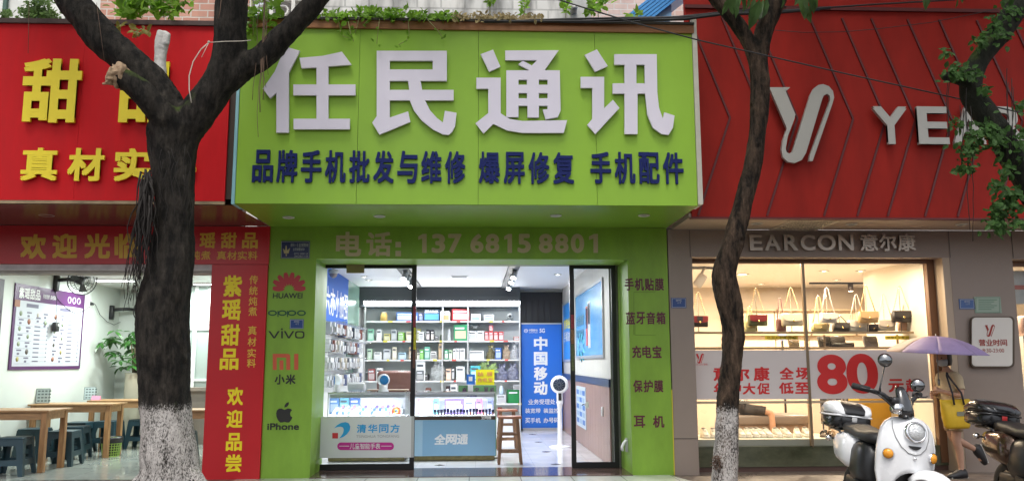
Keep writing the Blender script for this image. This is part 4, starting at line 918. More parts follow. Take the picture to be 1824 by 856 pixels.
pack('red_box', 'box', 'single red box stacked on top of the red row', P(871, 600, YSH).x, P(878.5, 600, YSH).x, YSH+.03, P(800, 590, YSH+.02).z+.004, P(800, 579, YSH).z, .1, (.6,.08,.09), (.78,.5,.5))
# grey drone on the white boxes, small camera on the top shelf
def gadget(name, label, cat, px, py0, py1, Y, fn):
    z0 = P(px, py1, Y).z; t = thing(name, label, cat, (P(px, py1, Y).x, Y, z0)); fn(t, P(px, py0, Y).z-z0); return t
gm_ = mat('gadget_grey', (.25, .27, .27), .35)
def drone(t, h):
    g = MB(); g.rbox((0, .05, h*.5), (.09, .07, h*.45), .01, seg=2); obj('body', g, gm_, t, world=False)
    for sx in (-1, 1):
        for sy in (-1, 1):
            g = MB(); g.tube([(0, .05, h*.55), (sx*.09, .05+sy*.06, h*.85)], .009, 6); g.lathe([(.035, 0), (.035, .006)], (sx*.09, .05+sy*.06, h*.88), 12); obj('arm', g, gm_, t, world=False)
gadget('drone', 'grey folding drone standing on the white picture boxes', 'drone', 846.5, 577, 588.6, YSH+.05, drone)
def camera_(t, h):
    g = MB(); g.ell((0, .04, h*.62), (h*.42, h*.42, h*.4)); obj('head', g, gm_, t, world=False)
    g = MB(); g.lathe([(h*.3, 0), (h*.3, h*.1), (h*.08, h*.18), (h*.08, h*.35)], (0, .04, 0), 14); obj('foot', g, gm_, t, world=False)
    g = MB(); g.lathe([(h*.18, 0), (h*.18, .02)], (0, .04-h*.38, h*.62), 12, Matrix.Rotation(R(90), 3, 'X')); obj('lens', g, black_pl, t, world=False)
gadget('security_camera', 'grey round camera alone at the right of the top shelf', 'camera', 908, 557, 571, YSH+.03, camera_)
# leafy flowers behind the yellow sign
t = thing('flower_pot', 'pale green leafy pot plant behind the yellow sign on the counter', 'plant', (P(868, 677, YSH).x, YSH+.05, sz[3]))
g = MB(); g.lathe([(.06, 0), (.08, .12), (.075, .12)], (0, .03, 0), 14); obj('pot', g, white_pl, t, world=False)
g = MB()
for i in range(70):
    d = Vector((random.uniform(-1, 1), random.uniform(-.6, .4), random.uniform(.1, 1.1))).normalized(); g.leaf(Vector((0, .03, .14))+d*random.uniform(.05, .2), d, Vector((0, -1, .4)), .09, .05)
obj('foliage', g, mat('pale_leaf', (.3, .42, .16), .5), t, world=False)
# signs on / behind the counter
t = thing('counter_sign', 'bright yellow paper sign with two lines of orange characters above the counter', 'sign', P(863, 684, 12.75))
Yk = 12.75; g = MB(); slabY(g, 847.5, 657.5, 880.5, 685, Yk, .012); obj('card', g, mat('signal_yellow', (.85, .78, .02), .5), t)
g = MB(); lettering(g, '贴 膜', rectY(850.5, 661.5, 877.5, 669, Yk), .012, gap=.02); obj('lettering', g, mat('salmon_ink', (.75, .3, .12), .5), t); g = MB(); lettering(g, '充电宝', rectY(850.5, 672, 877.5, 679.5, Yk), .012, gap=.15); obj('lettering', g, mat('salmon_ink', (.75, .3, .12), .5), t)
g = MB(); a = P(863, 685, Yk); g.box((a.x-.012, Yk+.004, .55), (a.x+.012, Yk+.02, a.z+.02)); obj('post', g, white_pl, t)
t = thing('payment_card', 'blue payment card standing left of the yellow sign', 'card', P(838, 683, 12.72)); Yk = 12.72
g = MB(); slabY(g, 831, 666, 846, 684, Yk, .01); obj('card', g, mat('card_blue', (.03, .16, .55), .35), t)
g = MB(); slabY(g, 835, 670, 841.5, 678, Yk-.002, .0015); obj('white_window', g, white_pl, t)
g = MB(); a = P(838, 684, Yk); g.box((a.x-.04, Yk-.02, .9735), (a.x+.04, Yk+.03, a.z)); obj('stand', g, white_pl, t)
t = thing('counter_sign', 'green sign board with dark purple characters just behind the glass counter', 'sign', P(850, 700, 12.76)); Yk = 12.742
g = MB(); a, b = P(816.5, 700, Yk), P(884, 685.5, Yk); g.box((a.x, Yk, .01), (b.x, Yk+.006, b.z)); obj('board', g, mat('sage_green', (.13, .30, .13), .45), t)
g = MB(); lettering(g, '充电宝 耳机', rectY(823, 689, 881, 699.5, Yk), .02, gap=.25); obj('lettering', g, mat('plum_ink', (.10, .02, .10), .5), t)
# coloured gift boxes standing in the right counter
for i, (x0, x1, y0, y1, c, lab) in enumerate(((744, 771, 707.5, 718, (.35, .2, .35), 'mauve box at the left in the blue fronted counter'), (772, 782, 707, 721, (.15, .6, .6), 'aqua box beside the mauve box inside the counter'), (792, 826, 707, 717, (.13, .08, .35), 'long dark violet box inside the counter'), (848, 859, 707, 719, (.75, .15, .4), 'hot pink box inside the counter'), (868, 878, 707, 716, (.2, .22, .5), 'slate blue box at the right inside the counter'), (827, 846, 709, 717, (.55, .55, .75), 'lilac tilted packet inside the counter'))):
    Yk = YC+.3+.02*(i % 2); a = P(x0, y1, Yk); b = P(x1, y0, Yk); pack('gift_box', 'box', lab, a.x, b.x, Yk, .643, b.z-.02, .07, c)
for i, (x0, x1, c, lab) in enumerate(((587, 604, (.12, .25, .5), 'steel blue card box at the back of the left counter'), (605, 622, (.15, .4, .55), 'sky blue card box at the back of the left counter'), (623, 641, (.05, .13, .38), 'deep blue card box at the back of the left counter'))):
    Yk = YC+.475; a = P(x0, 718, Yk); b = P(x1, 708, Yk); pack('card_box', 'box', lab, a.x, b.x, Yk, .643, b.z, .04, c)
t = thing('toy_ring', 'red and orange ring shaped toy in the right corner of the left counter', 'toy', (P(706, 727, YC+.12).x, YC+.12, .643))
g = MB(); g.tube([(.05*math.cos(R(20*k)), 0, .062+.05*math.sin(R(20*k))) for k in range(19)], .022, 8, cap=False); obj('ring', g, mat('toy_red', (.6, .08, .05), .4), t, world=False)
g = MB(); g.tube([(.032*math.cos(R(20*k)), -.015, .062+.032*math.sin(R(20*k))) for k in range(19)], .008, 6, cap=False); obj('band', g, mat('toy_orange', (.8, .4, .05), .4), t, world=False)

# round lens gadgets on the left counter and a brown chair behind it
def lens_head(x, y, z, label, rz, s):
    t = thing('tablet_camera', label, 'camera', (x, y, z), rz)
    w = mat('gloss_white', (.82, .82, .84), .15)
    g = MB(); g.loft([[Vector((sx*.075*s*k, sy*.05*s, zz*s)) for sx, sy in ((-1,-1),(1,-1),(1,1),(-1,1))] for zz, k in ((0, 1.25), (.02, 1.2), (.05, .9), (.16, 1))]); obj('foot', g, w, t, world=False)
    Mr = Matrix.Rotation(R(90), 3, 'X'); g = MB(); g.lathe([(.001, -.07*s), (.08*s, -.068*s), (.112*s, -.03*s), (.115*s, .03*s), (.105*s, .05*s), (.09*s, .052*s)], (0, 0, .22*s), 28, Mr); obj('head', g, w, t, world=False)
    g = MB(); g.lathe([(.088*s, .053*s), (.085*s, .057*s), (.001, .06*s)], (0, 0, .22*s), 24, Mr); obj('lens', g, mat('blue_lens', (.02, .16, .38), .08), t, world=False)
    return t
a = P(682, 692, 12.35); lens_head(a.x, 12.4, .974, 'white round gadget with a blue lens face, right of two on the left counter', R(22), .78)
a = P(599, 692, 12.35); lens_head(a.x, 12.4, .974, 'white round gadget seen from its side, left of two on the left counter', R(-70), .78)
t = thing('office_chair', 'brown padded chair back rising behind the left counter', 'chair', (-1.28, 13.6, 0))
g = MB(); g.rbox((0, 0, 1.02), (.62, .14, .5), .07, seg=3); obj('backrest', g, mat('brown_leather', (.16, .07, .055), .4, var=.15, vscale=6), t, world=False)
g = MB(); g.rbox((0, -.05, .5), (.58, .52, .12), .05); obj('seat', g, mat('brown_leather', (.16,.07,.055), .4), t, world=False)
g = MB(); g.cyl((0, 0, .05), (0, 0, .46), .03); g.box((-.02, .05, .46), (.02, .09, .9))
for k in range(5): a = R(72*k); g.tube([(0, 0, .09), (.28*math.cos(a), .28*math.sin(a), .03)], .02, 6)
obj('stand', g, black_pl, t, world=False)
g = MB(); g.box((P(655, 692, 12.5).x, 12.4, .99), (P(727, 692, 12.5).x, 12.66, 1.005)); g.tube([(P(660, 692, 12.5).x, 12.45, .974), (P(672, 692, 12.5).x, 12.45, .99)], .008, 5); g.box((P(724, 692, 12.5).x-.02, 12.42, .9735), (P(724, 692, 12.5).x, 12.64, .99))
solo('wooden_tray', g, mat('tray_wood', (.45, .3, .2), .4), 'thin wooden tray board on the left counter in front of the chair', 'tray')
t = thing('paper_bundle', 'white wrapped bundle between the two round gadgets', 'bundle', (P(635, 690, 12.45).x, 12.4, .974))
g = MB(); g.rbox((0, .08, .07), (.26, .16, .13), .04, seg=3); obj('wrap', g, mat('tissue_white', (.75, .76, .78), .6, bump=.5, bscale=20), t, world=False)
g = MB(); g.box((-.131, .06, .066), (.131, .1, .139)); obj('tape', g, mat('clear_tape', (.6, .6, .58), .3), t, world=False)
# stool legs under the left counter poster
# rows of hanging packs on the left wall
pk = [None]*3
pcol = [(.6, .62, .65), (.05, .06, .09), (.45, .47, .5), (.7, .7, .68), (.12, .15, .28), (.55, .5, .42), (.25, .1, .08), (.75, .76, .78)]
rows_z = (2.045, 1.77, 1.495, 1.22)
proto = None
for r_, z in enumerate(rows_z):
    for i in range(22):
        y = 12.85+i*.165; dpt = random.uniform(.14, .2)
        nm = ('top', 'second', 'third', 'lowest')[r_]
        lab = 'thin accessory pack hanging in the %s row on the left wall' % nm
        if proto is None:
            t = proto = thing('hanging_pack', lab, 'accessory pack', (XA+.02, y, z), 0, 'accessory packs in the %s row' % nm)
            g = MB(); g.box((0, -.055, -.21), (.02, .055, -.02)); obj('blister', g, mat('pack_0', pcol[0], .25), t, world=False)
            g = MB(); g.box((.021, -.04, -.18), (.0235, .04, -.09)); obj('insert', g, mat('pack_ins', (.5, .5, .52), .3), t, world=False)
            g = MB(); g.tube([(-.018, 0, -.012), (.035, 0, -.012), (.042, 0, -.002)], .003, 5); obj('hook', g, chrome, t, world=False)
        else:
            t = dup(proto, (XA+.02, y, z), 0, lab, 'accessory packs in the %s row' % nm, sc=(dpt/.024, 1, random.uniform(.9, 1.05)))
        ch = [q for q in t.children if q.name.startswith('blister')][0]
        k = random.randrange(len(pcol)); ch.data = ch.data.copy() if t is not proto else ch.data; ch.data.materials[0] = mat('pack_%d' % k, pcol[k], .25, var=.3, vscale=30)
# blue wall board with tall white characters, pale green glass board, bright cabinet side
t = thing('wall_board', 'blue wall board with tall white characters inside the phone shop at left', 'sign board', (XA, 13.5, 2.0))
za, zb2 = 2.06, 2.925
g = MB(); g.box((XA+.002, YD+.2, za), (XA+.014, 15.5, zb2)); obj('panel', g, mat('board_blue', (.03, .12, .46), .65, spec=.15), t)
g = MB(); lettering(g, '部六亦小加强', (Vector((XA+.014, 12.7, 2.16)), Vector((XA+.014, 15.45, 2.16)), Vector((XA+.014, 12.7, 2.62))), .01, gap=.1); obj('lettering', g, white_pl, t)
solo('glass_board', (lambda g: [g.box((XA+.002, 15.51, 1.0), (XA+.012, 17.0, 2.925)), g][-1])(MB()), mat('green_glass_board', (.28, .45, .36), .12), 'pale green glass wall board left of the white shelves', 'wall board')
solo('tall_cabinet', (lambda g: [g.box((XA+.015, 16.35, .01), (XA+.12, 16.98, 2.0)), g][-1])(MB()), white_pl, 'bright white narrow cabinet end in the left corner of the phone shop', 'cabinet', bevel=.006)
# blue banner standing in the dark doorway
bn = thing('roll_up_banner', 'tall blue telecom banner with white characters before the dark doorway', 'banner', (P(965, 766, 17.4).x, 17.4, 0)); Yb = 17.4
a, b = P(929.5, 765, Yb), P(1000.5, 577, Yb)
g = MB(); g.box((a.x, Yb, a.z+.02), (min(b.x, XB-.04), Yb+.008, b.z)); obj('sheet', g, mat('telecom_blue', (.015, .15, .62), .4), bn)
g = MB(); g.box((a.x, Yb-.01, b.z), (min(b.x, XB-.04), Yb+.02, b.z+.03)); g.box((a.x+.02, Yb-.05, .007), (min(b.x, XB-.04)-.02, Yb+.06, .06)); obj('rail', g, mat('rail_silver', (.5, .5, .52), .3, metal=.6), bn)
g = MB()
for i, (c, y0) in enumerate(zip('中国移动', (599, 626, 652.5, 678.5))): lettering(g, c, rectY(951, y0, 975, y0+24, Yb), .035)
obj('lettering', g, white_pl, bn, label='four large white characters in a column')
g = MB()
for s, x0, x1, y0, y1 in (('业务受理处', 941, 989, 710, 719.5), ('装宽带 装监控', 935.5, 995.5, 726, 735), ('买手机 办号码', 935.5, 995.5, 743, 752.5)): lettering(g, s, rectY(x0, y0, x1, y1, Yb), .01, gap=.06)
obj('lettering', g, white_pl, bn, label='three small white lines')
g = MB(); lettering(g, '中国移动', rectY(942, 585.5, 957.5, 589.5, Yb), .01, gap=.03); lettering(g, 'China Mobile', rectY(942, 590, 957.5, 592.5, Yb), 0, ink=True); lettering(g, '5G', rectY(961, 584.5, 970.5, 592, Yb), .03, ink=True)
for k in range(3): polyY(g, [[(936.8+3.4*math.cos(R(15*q)), 588.5+(1+k)*1.15*math.sin(R(15*q))) for q in range(24)], [(936.8+2.9*math.cos(R(15*q)), 588.5+((1+k)*1.15-.45)*math.sin(R(15*q))) for q in range(24)]], Yb, 0, .004+.0004*k)
obj('logo', g, white_pl, bn)
# white standing fan
fn = thing('standing_fan', 'white round headed standing fan on a thin pole beside the blue banner', 'fan', (1.40, 14.0, .006))
w = mat('gloss_white', (.82,.82,.84), .15)
g = MB(); g.lathe([(.185, 0), (.185, .014), (.15, .026), (.06, .032), (.042, .06), (.036, .62), (.05, .7), (.06, .74)], n=28); obj('stand', g, w, fn, world=False)
g = MB(); g.rbox((0, 0, .82), (.10, .08, .19), .02, seg=3); nk = obj('neck', g, w, fn, world=False)
g = MB(); g.box((-.026, -.046, .76), (.026, -.0405, .88)); g2 = MB(); obj('control_panel', g, black_pl, fn, world=False)
Mr = Matrix.Rotation(R(90), 3, 'X') 
Mh = Matrix.Rotation(R(-12), 3, 'Z') @ Mr
g = MB(); g.lathe([(.001, -.08), (.09, -.077), (.14, -.03), (.152, .01), (.146, .04), (.118, .052), (.1, .05)], (0, 0, 1.02), 32, Mh); obj('head', g, w, fn, world=False)
g = MB(); g.lathe([(.104, .0505), (.1, .054), (.001, .056)], (0, 0, 1.02), 32, Mh); fc = obj('face', g, mat('fan_face', (.02, .03, .06), .1), fn, world=False)
g = MB()
for k in range(12): a = R(30*k); g.tube([Vector((0, 0, 1.02))+Mh @ Vector((.02*math.cos(a), .02*math.sin(a), .058)), Vector((0, 0, 1.02))+Mh @ Vector((.105*math.cos(a+.5), .105*math.sin(a+.5), .056))], .0022, 4)
obj('grille', g, mat('grille_grey', (.16, .17, .2), .3), fc, world=False)
# wooden stools
def stool(label, x, y, h, rz):
    t = thing('bar_stool', label, 'stool', (x, y, .008), rz)
    wd = mat('stool_wood', (.20, .10, .05), .5, var=.45, vscale=6, stretch=(5, 5, .5)); st_ = mat('stool_seat', (.33, .13, .075), .4, var=.3, vscale=5)
    g = MB(); g.rbox((0, 0, h-.018), (.33, .25, .036), .012, seg=2); obj('seat', g, st_, t, world=False)
    for sx in (-1, 1):
        for sy in (-1, 1):
            g = MB(); A, B = Vector((sx*.155, sy*.115, 0)), Vector((sx*.105, sy*.08, h-.036)); e = .018
            g.loft([[q+Vector((ex*e, ey*e, 0)) for ex, ey in ((-1,-1),(1,-1),(1,1),(-1,1))] for q in (A, B)]); 
            for i in range(len(g.sm)): g.sm[i] = False
            obj('leg', g, wd, t, world=False)
    g = MB()
    for zf in (.26, .62):
        k = 1-zf; hx = .105+.05*k; hy = .08+.035*k; z = h*zf
        for sy in (-1, 1): g.cbox((0, sy*hy, z), (2*hx-.034, .018, .03))
        for sx in (-1, 1): g.cbox((sx*hx, 0, z+.05), (.018, 2*hy-.034, .03))
    obj('rungs', g, wd, t, world=False); return t
stool('tall wooden bar stool in front, standing right of the blue counter', PZ(908, 825, 0).x, 11.82, P(908, 741.5, 11.75).z, 0)
stool('wooden bar stool behind the other one, close to the white shelves', PZ(903, 800, 0).x, 13.7, P(903, 729.5, 13.6).z, R(4))
# posters on the right wall
def wall_poster(name, label, y0, y1, z0, z1, c, cat='poster', fm=True, X=XB-.004):
    t = thing(name, label, cat, (X, (y0+y1)/2, z0))
    g = MB(); g.box((X-.012, y0, z0), (X, y1, z1)); obj('sheet', g, c, t)
    if fm:
        g = MB()
        for a, b, c_, d_ in ((y0-.03, y1+.03, z1, z1+.045), (y0-.03, y1+.03, z0-.045, z0), (y0-.03, y0, z0, z1), (y1, y1+.03, z0, z1)): g.box((X-.025, a, c_), (X, b, d_))
        obj('frame', g, mat('frame_silver', (.5, .52, .54), .3, metal=.5), t)
    return t
pb = mat('poster_sky', (.05, .27, .62), .25, color2=(.2, .48, .75), vscale=1.2, stretch=(1, .5, 2))
wpst = wall_poster('phone_poster', 'large framed sky blue phone poster on the right wall', 11.85, 15.05, 1.5, 2.56, pb)
Xp = XB-.018
def onwall(g, y0, y1, z0, z1, d=.002, X=Xp): g.box((X-d, y0, z0), (X, y1, z1))
for y0, y1, z0, z1, c, nm in ((13.15, 13.42, 1.62, 2.36, (.62, .66, .75), 'silver phone picture'), (13.47, 13.68, 1.66, 2.3, (.55, .12, .08), 'red phone picture')):
    g = MB(); onwall(g, y0, y1, z0, z1, .004); q = obj('phone_picture', g, mat('pp_%d' % int(c[0]*100), c, .25), wpst, label=nm)
    g = MB(); onwall(g, y0+.03, y1-.03, z1-.36, z1-.03, .002, Xp-.004); obj('camera_block', g, mat('pp_dark', (.03, .04, .06), .2), q)
g = MB(); fr = lambda y0, y1, z0, z1: (Vector((Xp, y1, z0)), Vector((Xp, y0, z0)), Vector((Xp, y1, z1)))
lettering(g, '全新旗舰', fr(13.95, 14.95, 2.02, 2.2), .01); lettering(g, '影像手机', fr(13.95, 14.95, 1.82, 1.96), .01); obj('lettering', g, mat('poster_ink', (.05, .2, .3), .4), wpst)
g = MB()
for k in range(9):
    a = R(40*k); c = Vector((Xp-.003, 14.35+.25*math.cos(a), 1.66+.07*math.sin(a))); g.leaf(c, Vector((0, math.cos(a), math.sin(a))), Vector((-1, 0, 0)), .22, .1)
obj('flower_picture', g, mat('poster_cyan', (.1, .5, .7), .4), wpst)
wp2 = wall_poster('telecom_poster', 'narrow blue poster with yellow text farther down the right wall', 15.5, 17.3, 1.45, 2.55, mat('poster_blue2', (.03, .25, .7), .3))
g = MB(); fr = lambda y0, y1, z0, z1: (Vector((Xp, y1, z0)), Vector((Xp, y0, z0)), Vector((Xp, y1, z1)))
lettering(g, '宽带业务', fr(15.6, 17.1, 2.05, 2.25), .02); obj('lettering', g, mat('poster_yellow', (.75, .7, .1), .4), wp2); g = MB(); lettering(g, '手机办理', fr(15.6, 17.1, 1.8, 2.0), .02); obj('lettering', g, white_pl, wp2)
wp3 = wall_poster('notice_sheet', 'white and blue printed notice sheet on the pinkish boards', 13.78, 15.0, .3, .98, mat('sheet_pale', (.55, .62, .72), .4), fm=False, X=XB-.024)
for i in range(3):
    for j in range(5):
        g = MB(); y = 13.85+i*.39; z = .36+j*.12; g.box((XB-.0385, y, z), (XB-.036, y+.3, z+.08)); obj('print_block', g, mat('print_blue%d' % ((i+j) % 2), ((.05, .17, .5), (.3, .42, .6))[(i+j) % 2], .4), wp3)
t = thing('door_handle_box', 'small white box with a black handle on the right door pane', 'latch', P(1046, 718, YD+.03)); a, b = P(1043, 726, YD-.02), P(1048.5, 715, YD-.02)
g = MB(); g.box((a.x, YD-.016, a.z), (b.x, YD+.019, b.z)); obj('box', g, white_pl, t, bevel=.004)
g = MB(); p = P(1038, 719, YD); g.tube([(a.x, YD-.002, (a.z+b.z)/2), (p.x, YD-.03, p.z), (p.x-.015, YD-.03, p.z-.015)], .006, 6); obj('handle', g, black_pl, t)
t = thing('wall_switch', 'small white switch on the pinkish boards behind the right door', 'switch', (XB-.03, PX(1077, 732, XB).y, PX(1077, 738, XB).z)); p = PX(1077, 732, XB)
g = MB(); g.rbox((XB-.03, p.y, p.z), (.03, .09, .13), .006, seg=2); obj('plate', g, white_pl, t)
g = MB(); g.box((XB-.049, p.y-.025, p.z-.03), (XB-.0455, p.y+.025, p.z+.03)); obj('rocker', g, mat('rocker_grey', (.6, .6, .6), .4), t)
t = thing('door_stop', 'white curved plastic holder on the inner edge of the right green pillar', 'holder', P(1100, 800, 10.95)); p = P(1099, 792, 10.85)
g = MB(); g.loft([[Vector((1.953-q[0]*.02-o, 10.85+q[1]*.05, p.z+dz)) for q in ((0,-1),(1,-1),(1,1),(0,1))] for dz, o in ((-.07, .055), (-.02, .06), (.03, .035), (.07, 0))]); obj('shell', g, white_pl, t)
g = MB(); g.box((1.93, 10.81, p.z-.08), (1.954, 10.89, p.z+.09)); obj('back_plate', g, mat('plate_grey', (.45, .46, .44), .4), t)
# plates: blue notices beside the shop
def plate(name, label, x0, y0, x1, y1, Y, c, c2, lines, nofill=None):
    t = thing(name, label, 'plate', P((x0+x1)/2, y1, Y)); g = MB(); slabY(g, x0, y0, x1, y1, Y, .008); obj('sheet', g, c, t)
    g = MB(); w_ = 1.0
    polyY(g, [[(x0+1, y0+1), (x1-1, y0+1), (x1-1, y1-1), (x0+1, y1-1)], [(x0+1.6, y0+1.6), (x1-1.6, y0+1.6), (x1-1.6, y1-1.6), (x0+1.6, y1-1.6)]], Y, 0, .002); obj('border', g, c2, t)
    for s, a, b, c_, d, bo in lines:
        g = MB(); lettering(g, s, rectY(x0+(x1-x0)*a, y0+(y1-y0)*b, x0+(x1-x0)*c_, y0+(y1-y0)*d, Y), bo, off=.003, ink=all(ord(q) < 256 for q in s), gap=.08); obj('lettering', g, c2, t)
    return t
pn = mat('plate_navy', (.012, .02, .10), .35); pb_ = mat('plate_blue', (.02, .06, .22), .35); pw = mat('plate_ink', (.45, .47, .5), .5)
t = plate('police_plate', 'navy enamel alarm notice plate at the top of the left green pillar', 500, 429, 552, 460, YF-.009, pn, pw, (('柳州110监控报警系统', .34, .13, .95, .33, .005), ('全天候警戒中', .42, .4, .82, .56, .005), ('0772 2500110', .46, .68, .93, .78, 0), ('2626110', .46, .82, .93, .92, 0)))
g = MB(); polyY(g, [[(504, 442), (508, 446), (509, 437), (510.5, 437), (511.5, 446), (517, 441), (514, 451), (506, 451)]], YF-.009, 0, .003); polyY(g, [[(508.5, 452), (511.5, 452), (510.5, 456), (509.5, 456)]], YF-.009, 0, .0032); obj('emblem', g, mat('emblem_tan', (.45, .38, .2), .5), t)
plate('number_plate', 'small dark blue plate between the green and black maker names', 516, 568, 541, 585, YF-.009, pb_, pw, (('城中区', .3, .15, .7, .35, 0), ('18号', .4, .4, .65, .58, 0)))
plate('number_plate', 'small blue plate on the taupe pillar left of the slim tree', 1196, 530, 1222, 548, YF+.0, pb_, pw, (('城中区', .3, .15, .7, .35, 0), ('20号', .4, .4, .65, .58, 0)))
# ceiling fittings
def track(label, X, y0, y1, heads, w=.09):
    t = thing('track_light', label, 'track light', (X, (y0+y1)/2, ZC))
    g = MB(); g.box((X-w, y0, ZC-.03), (X+w, y1, ZC-.001)); obj('track', g, mat('track_black', (.02, .022, .024), .5), t)
    for y, lit in heads:
        g = MB(); d = Vector((-.25, -.55, -.8)).normalized(); c = Vector((X+.02, y, ZC-.11)); g.cyl((X, y, ZC-.03), (X, y, ZC-.09), .012, 8); g.cyl(c-d*.07, c+d*.07, .045, 18, .05); h = obj('spot_head', g, mat('spot_grey', (.5, .5, .5), .3), t)
        g = MB(); g.cyl(c+d*.0705, c+d*.073, .04, 18); obj('lens', g, emis('spot_lens', (1, .98, .95), 30 if lit else 8), h)
    return t
track('black ceiling track with white spot heads over the shop middle', .61, 13.0, 17.0, ((13.6, True), (14.4, True), (15.6, True)))
track('black ceiling track near the left wall, its spot seen through the left door', -1.2, 13.0, 17.0, ((13.75, True), (14.3, True), (15.2, True)))
litl = emis('lit_lens', (1, .99, .97), 18)
for i, (x, y) in enumerate(((-2.01, 14.94), (-2.0, 15.56))):
    t = downlight(649+8*i, 492+6*i, ZC-.001, 'lit ceiling downlight by the left wall, ' + ('nearer', 'farther')[i] + ' of two', 'lit downlights in the phone shop', lens=litl)
downlight(993.5, 488, ZC-.001, 'lit ceiling downlight near the right wall of the phone shop', 'lit downlights in the phone shop', lens=litl)
t = thing('air_outlet', 'faint white air outlet in the phone shop ceiling middle', 'vent', (-.29, 14.9, ZC)); g = MB(); g.box((-.45, 14.8, ZC-.012), (-.15, 15.0, ZC-.001)); obj('frame', g, white_pl, t); g = MB()
for k in range(4): g.box((-.43, 14.82+k*.045, ZC-.016), (-.17, 14.84+k*.045, ZC-.0125))
obj('slats', g, mat('vent_grey', (.4, .4, .4), .5), t)
t = thing('dome_camera', 'clear round dome camera under the ceiling in the top left corner of the left door', 'camera', (-2.12, 12.9, ZC-.1)); p = P(594, 487, 12.9)
g = MB(); g.lathe([(.075, .06), (.08, .03), (.06, 0)], (p.x, p.y, p.z), 18); g.cyl((p.x, p.y, p.z+.06), (p.x, p.y, ZC), .02); obj('mount', g, mat('spot_grey', (.5,.5,.5), .3), t); g = MB(); g.ell((p.x, p.y, p.z-.01), (.062, .062, .06)); obj('dome', g, mat('smoked_dome', (.35, .28, .28), .08), t)
# room light from the ceiling lamps
for x, y in ((-1.2, 13.6), (.61, 13.6), (-1.2, 15.4), (.61, 15.6)):
    par = [o for o in bpy.data.objects if o.name.startswith('track_light') and abs(XF[o.name].translation.x-x) < .3][0]
    area('track_lamp', (x, y, ZC-.2), (.25, .25), 24, (.96, .98, 1), (0, 0, 0), par)
par = [o for o in bpy.data.objects if o.name.startswith('track_light')][0]
area('track_lamp', (.3, 12.2, ZC-.15), (.3, .2), 30, (.96, .98, 1), (0, 0, 0), par)
# ================================================================ inside the dessert shop
pine = mat('pine_wood', (.42, .24, .11), .45, var=.3, vscale=4, stretch=(1, 6, 6)); pine_leg = mat('pine_leg', (.40, .21, .09), .5, var=.35, vscale=4, stretch=(6, 6, .6))
def table(label, x0, x1, y0, y1, h):
    t = thing('wooden_table', label, 'table', ((x0+x1)/2, (y0+y1)/2, .009), 0, 'plain pine tables of the dessert shop')
    g = MB(); g.box((x0-.03, y0-.03, h-.025), (x1+.04, y1+.03, h)); obj('tabletop', g, pine, t, bevel=.004)
    g = MB(); 
    for a in ((x0+.075, y0+.01, x1-.075, y0+.035), (x0+.075, y1-.035, x1-.075, y1-.01), (x0+.01, y0+.075, x0+.035, y1-.075), (x1-.035, y0+.075, x1-.01, y1-.075)): g.box((a[0], a[1], h-.125), (a[2], a[3], h-.0255))
    obj('apron', g, pine, t)
    for x in (x0, x1-.07):
        for y in (y0, y1-.07):
            g = MB(); g.box((x, y, .009), (x+.07, y+.07, h-.026)); obj('leg', g, pine_leg, t, bevel=.004)
table('nearest pine table, cut by the left edge of the view', XL+.05, -5.58, 11.24, 11.82, .80)
table('middle pine table with a menu stand at its wall end', XL+.05, -5.48, 12.9, 13.4, .80)
table('farthest pine table, its end hidden by the thick tree', -6.33, -4.9, 14.1, 14.6, .80)
table('pine table seen between the thick tree and the red pillar banner', -4.5, -3.6, 12.2, 12.7, .74)
teal = mat('teal_plastic', (.022, .055, .072), .38, var=.08, vscale=6)
def stool_proto():
    t = thing('plastic_stool', 'dark teal plastic stool', 'stool', (0, 0, .009))
    g = MB(); b, tp, h = .21, .165, .47
    g.rbox((0, 0, h-.012), (2*tp, 2*tp, .026), .012, seg=3); obj('seat', g, teal, t, world=False)
    def at_(z): return b+(tp-b)*z/h
    for sx in (-1, 1):
        for sy in (-1, 1):
            g = MB(); rings = []
            for z in (0, .16, .47*.62, h-.02):
                k = at_(z); w = .055 if z < .1 else .075 if z < .3 else .1
                # an L-shaped corner leg
                rings.append([Vector((sx*(k-dx), sy*(k-dy), z)) for dx, dy in ((0, 0), (w, 0), (w, .012), (.014, .014), (.012, w), (0, w))])
            g.loft(rings)
            for i in range(len(g.sm)): g.sm[i] = False
            obj('leg', g, teal, t, world=False)
    for k, (sx, sy) in enumerate(((1, 0), (-1, 0), (0, 1), (0, -1))):
        z0, z1 = .13, .20; a, c = at_(z0)-.001, at_(z1)-.001
        for zz0, zz1 in ((.13, .20), (h-.10, h-.024)):
            g = MB(); a, c = at_(zz0)-.0015, at_(zz1)-.0015; e0, e1 = a-.05, c-.05
            def pt(u, d, z): return (sx*d + (u if sx == 0 else 0), sy*d + (u if sy == 0 else 0), z)
            g.add([pt(-e0, a, zz0), pt(e0, a, zz0), pt(e1, c, zz1), pt(-e1, c, zz1), pt(-e0, a-.012, zz0), pt(e0, a-.012, zz0), pt(e1, c-.012, zz1), pt(-e1, c-.012, zz1)], [(0,1,2,3),(7,6,5,4),(0,4,5,1),(1,5,6,2),(2,6,7,3),(3,7,4,0)], False)
            obj('side_rail', g, teal, t, world=False)
    return t
s0 = stool_proto()
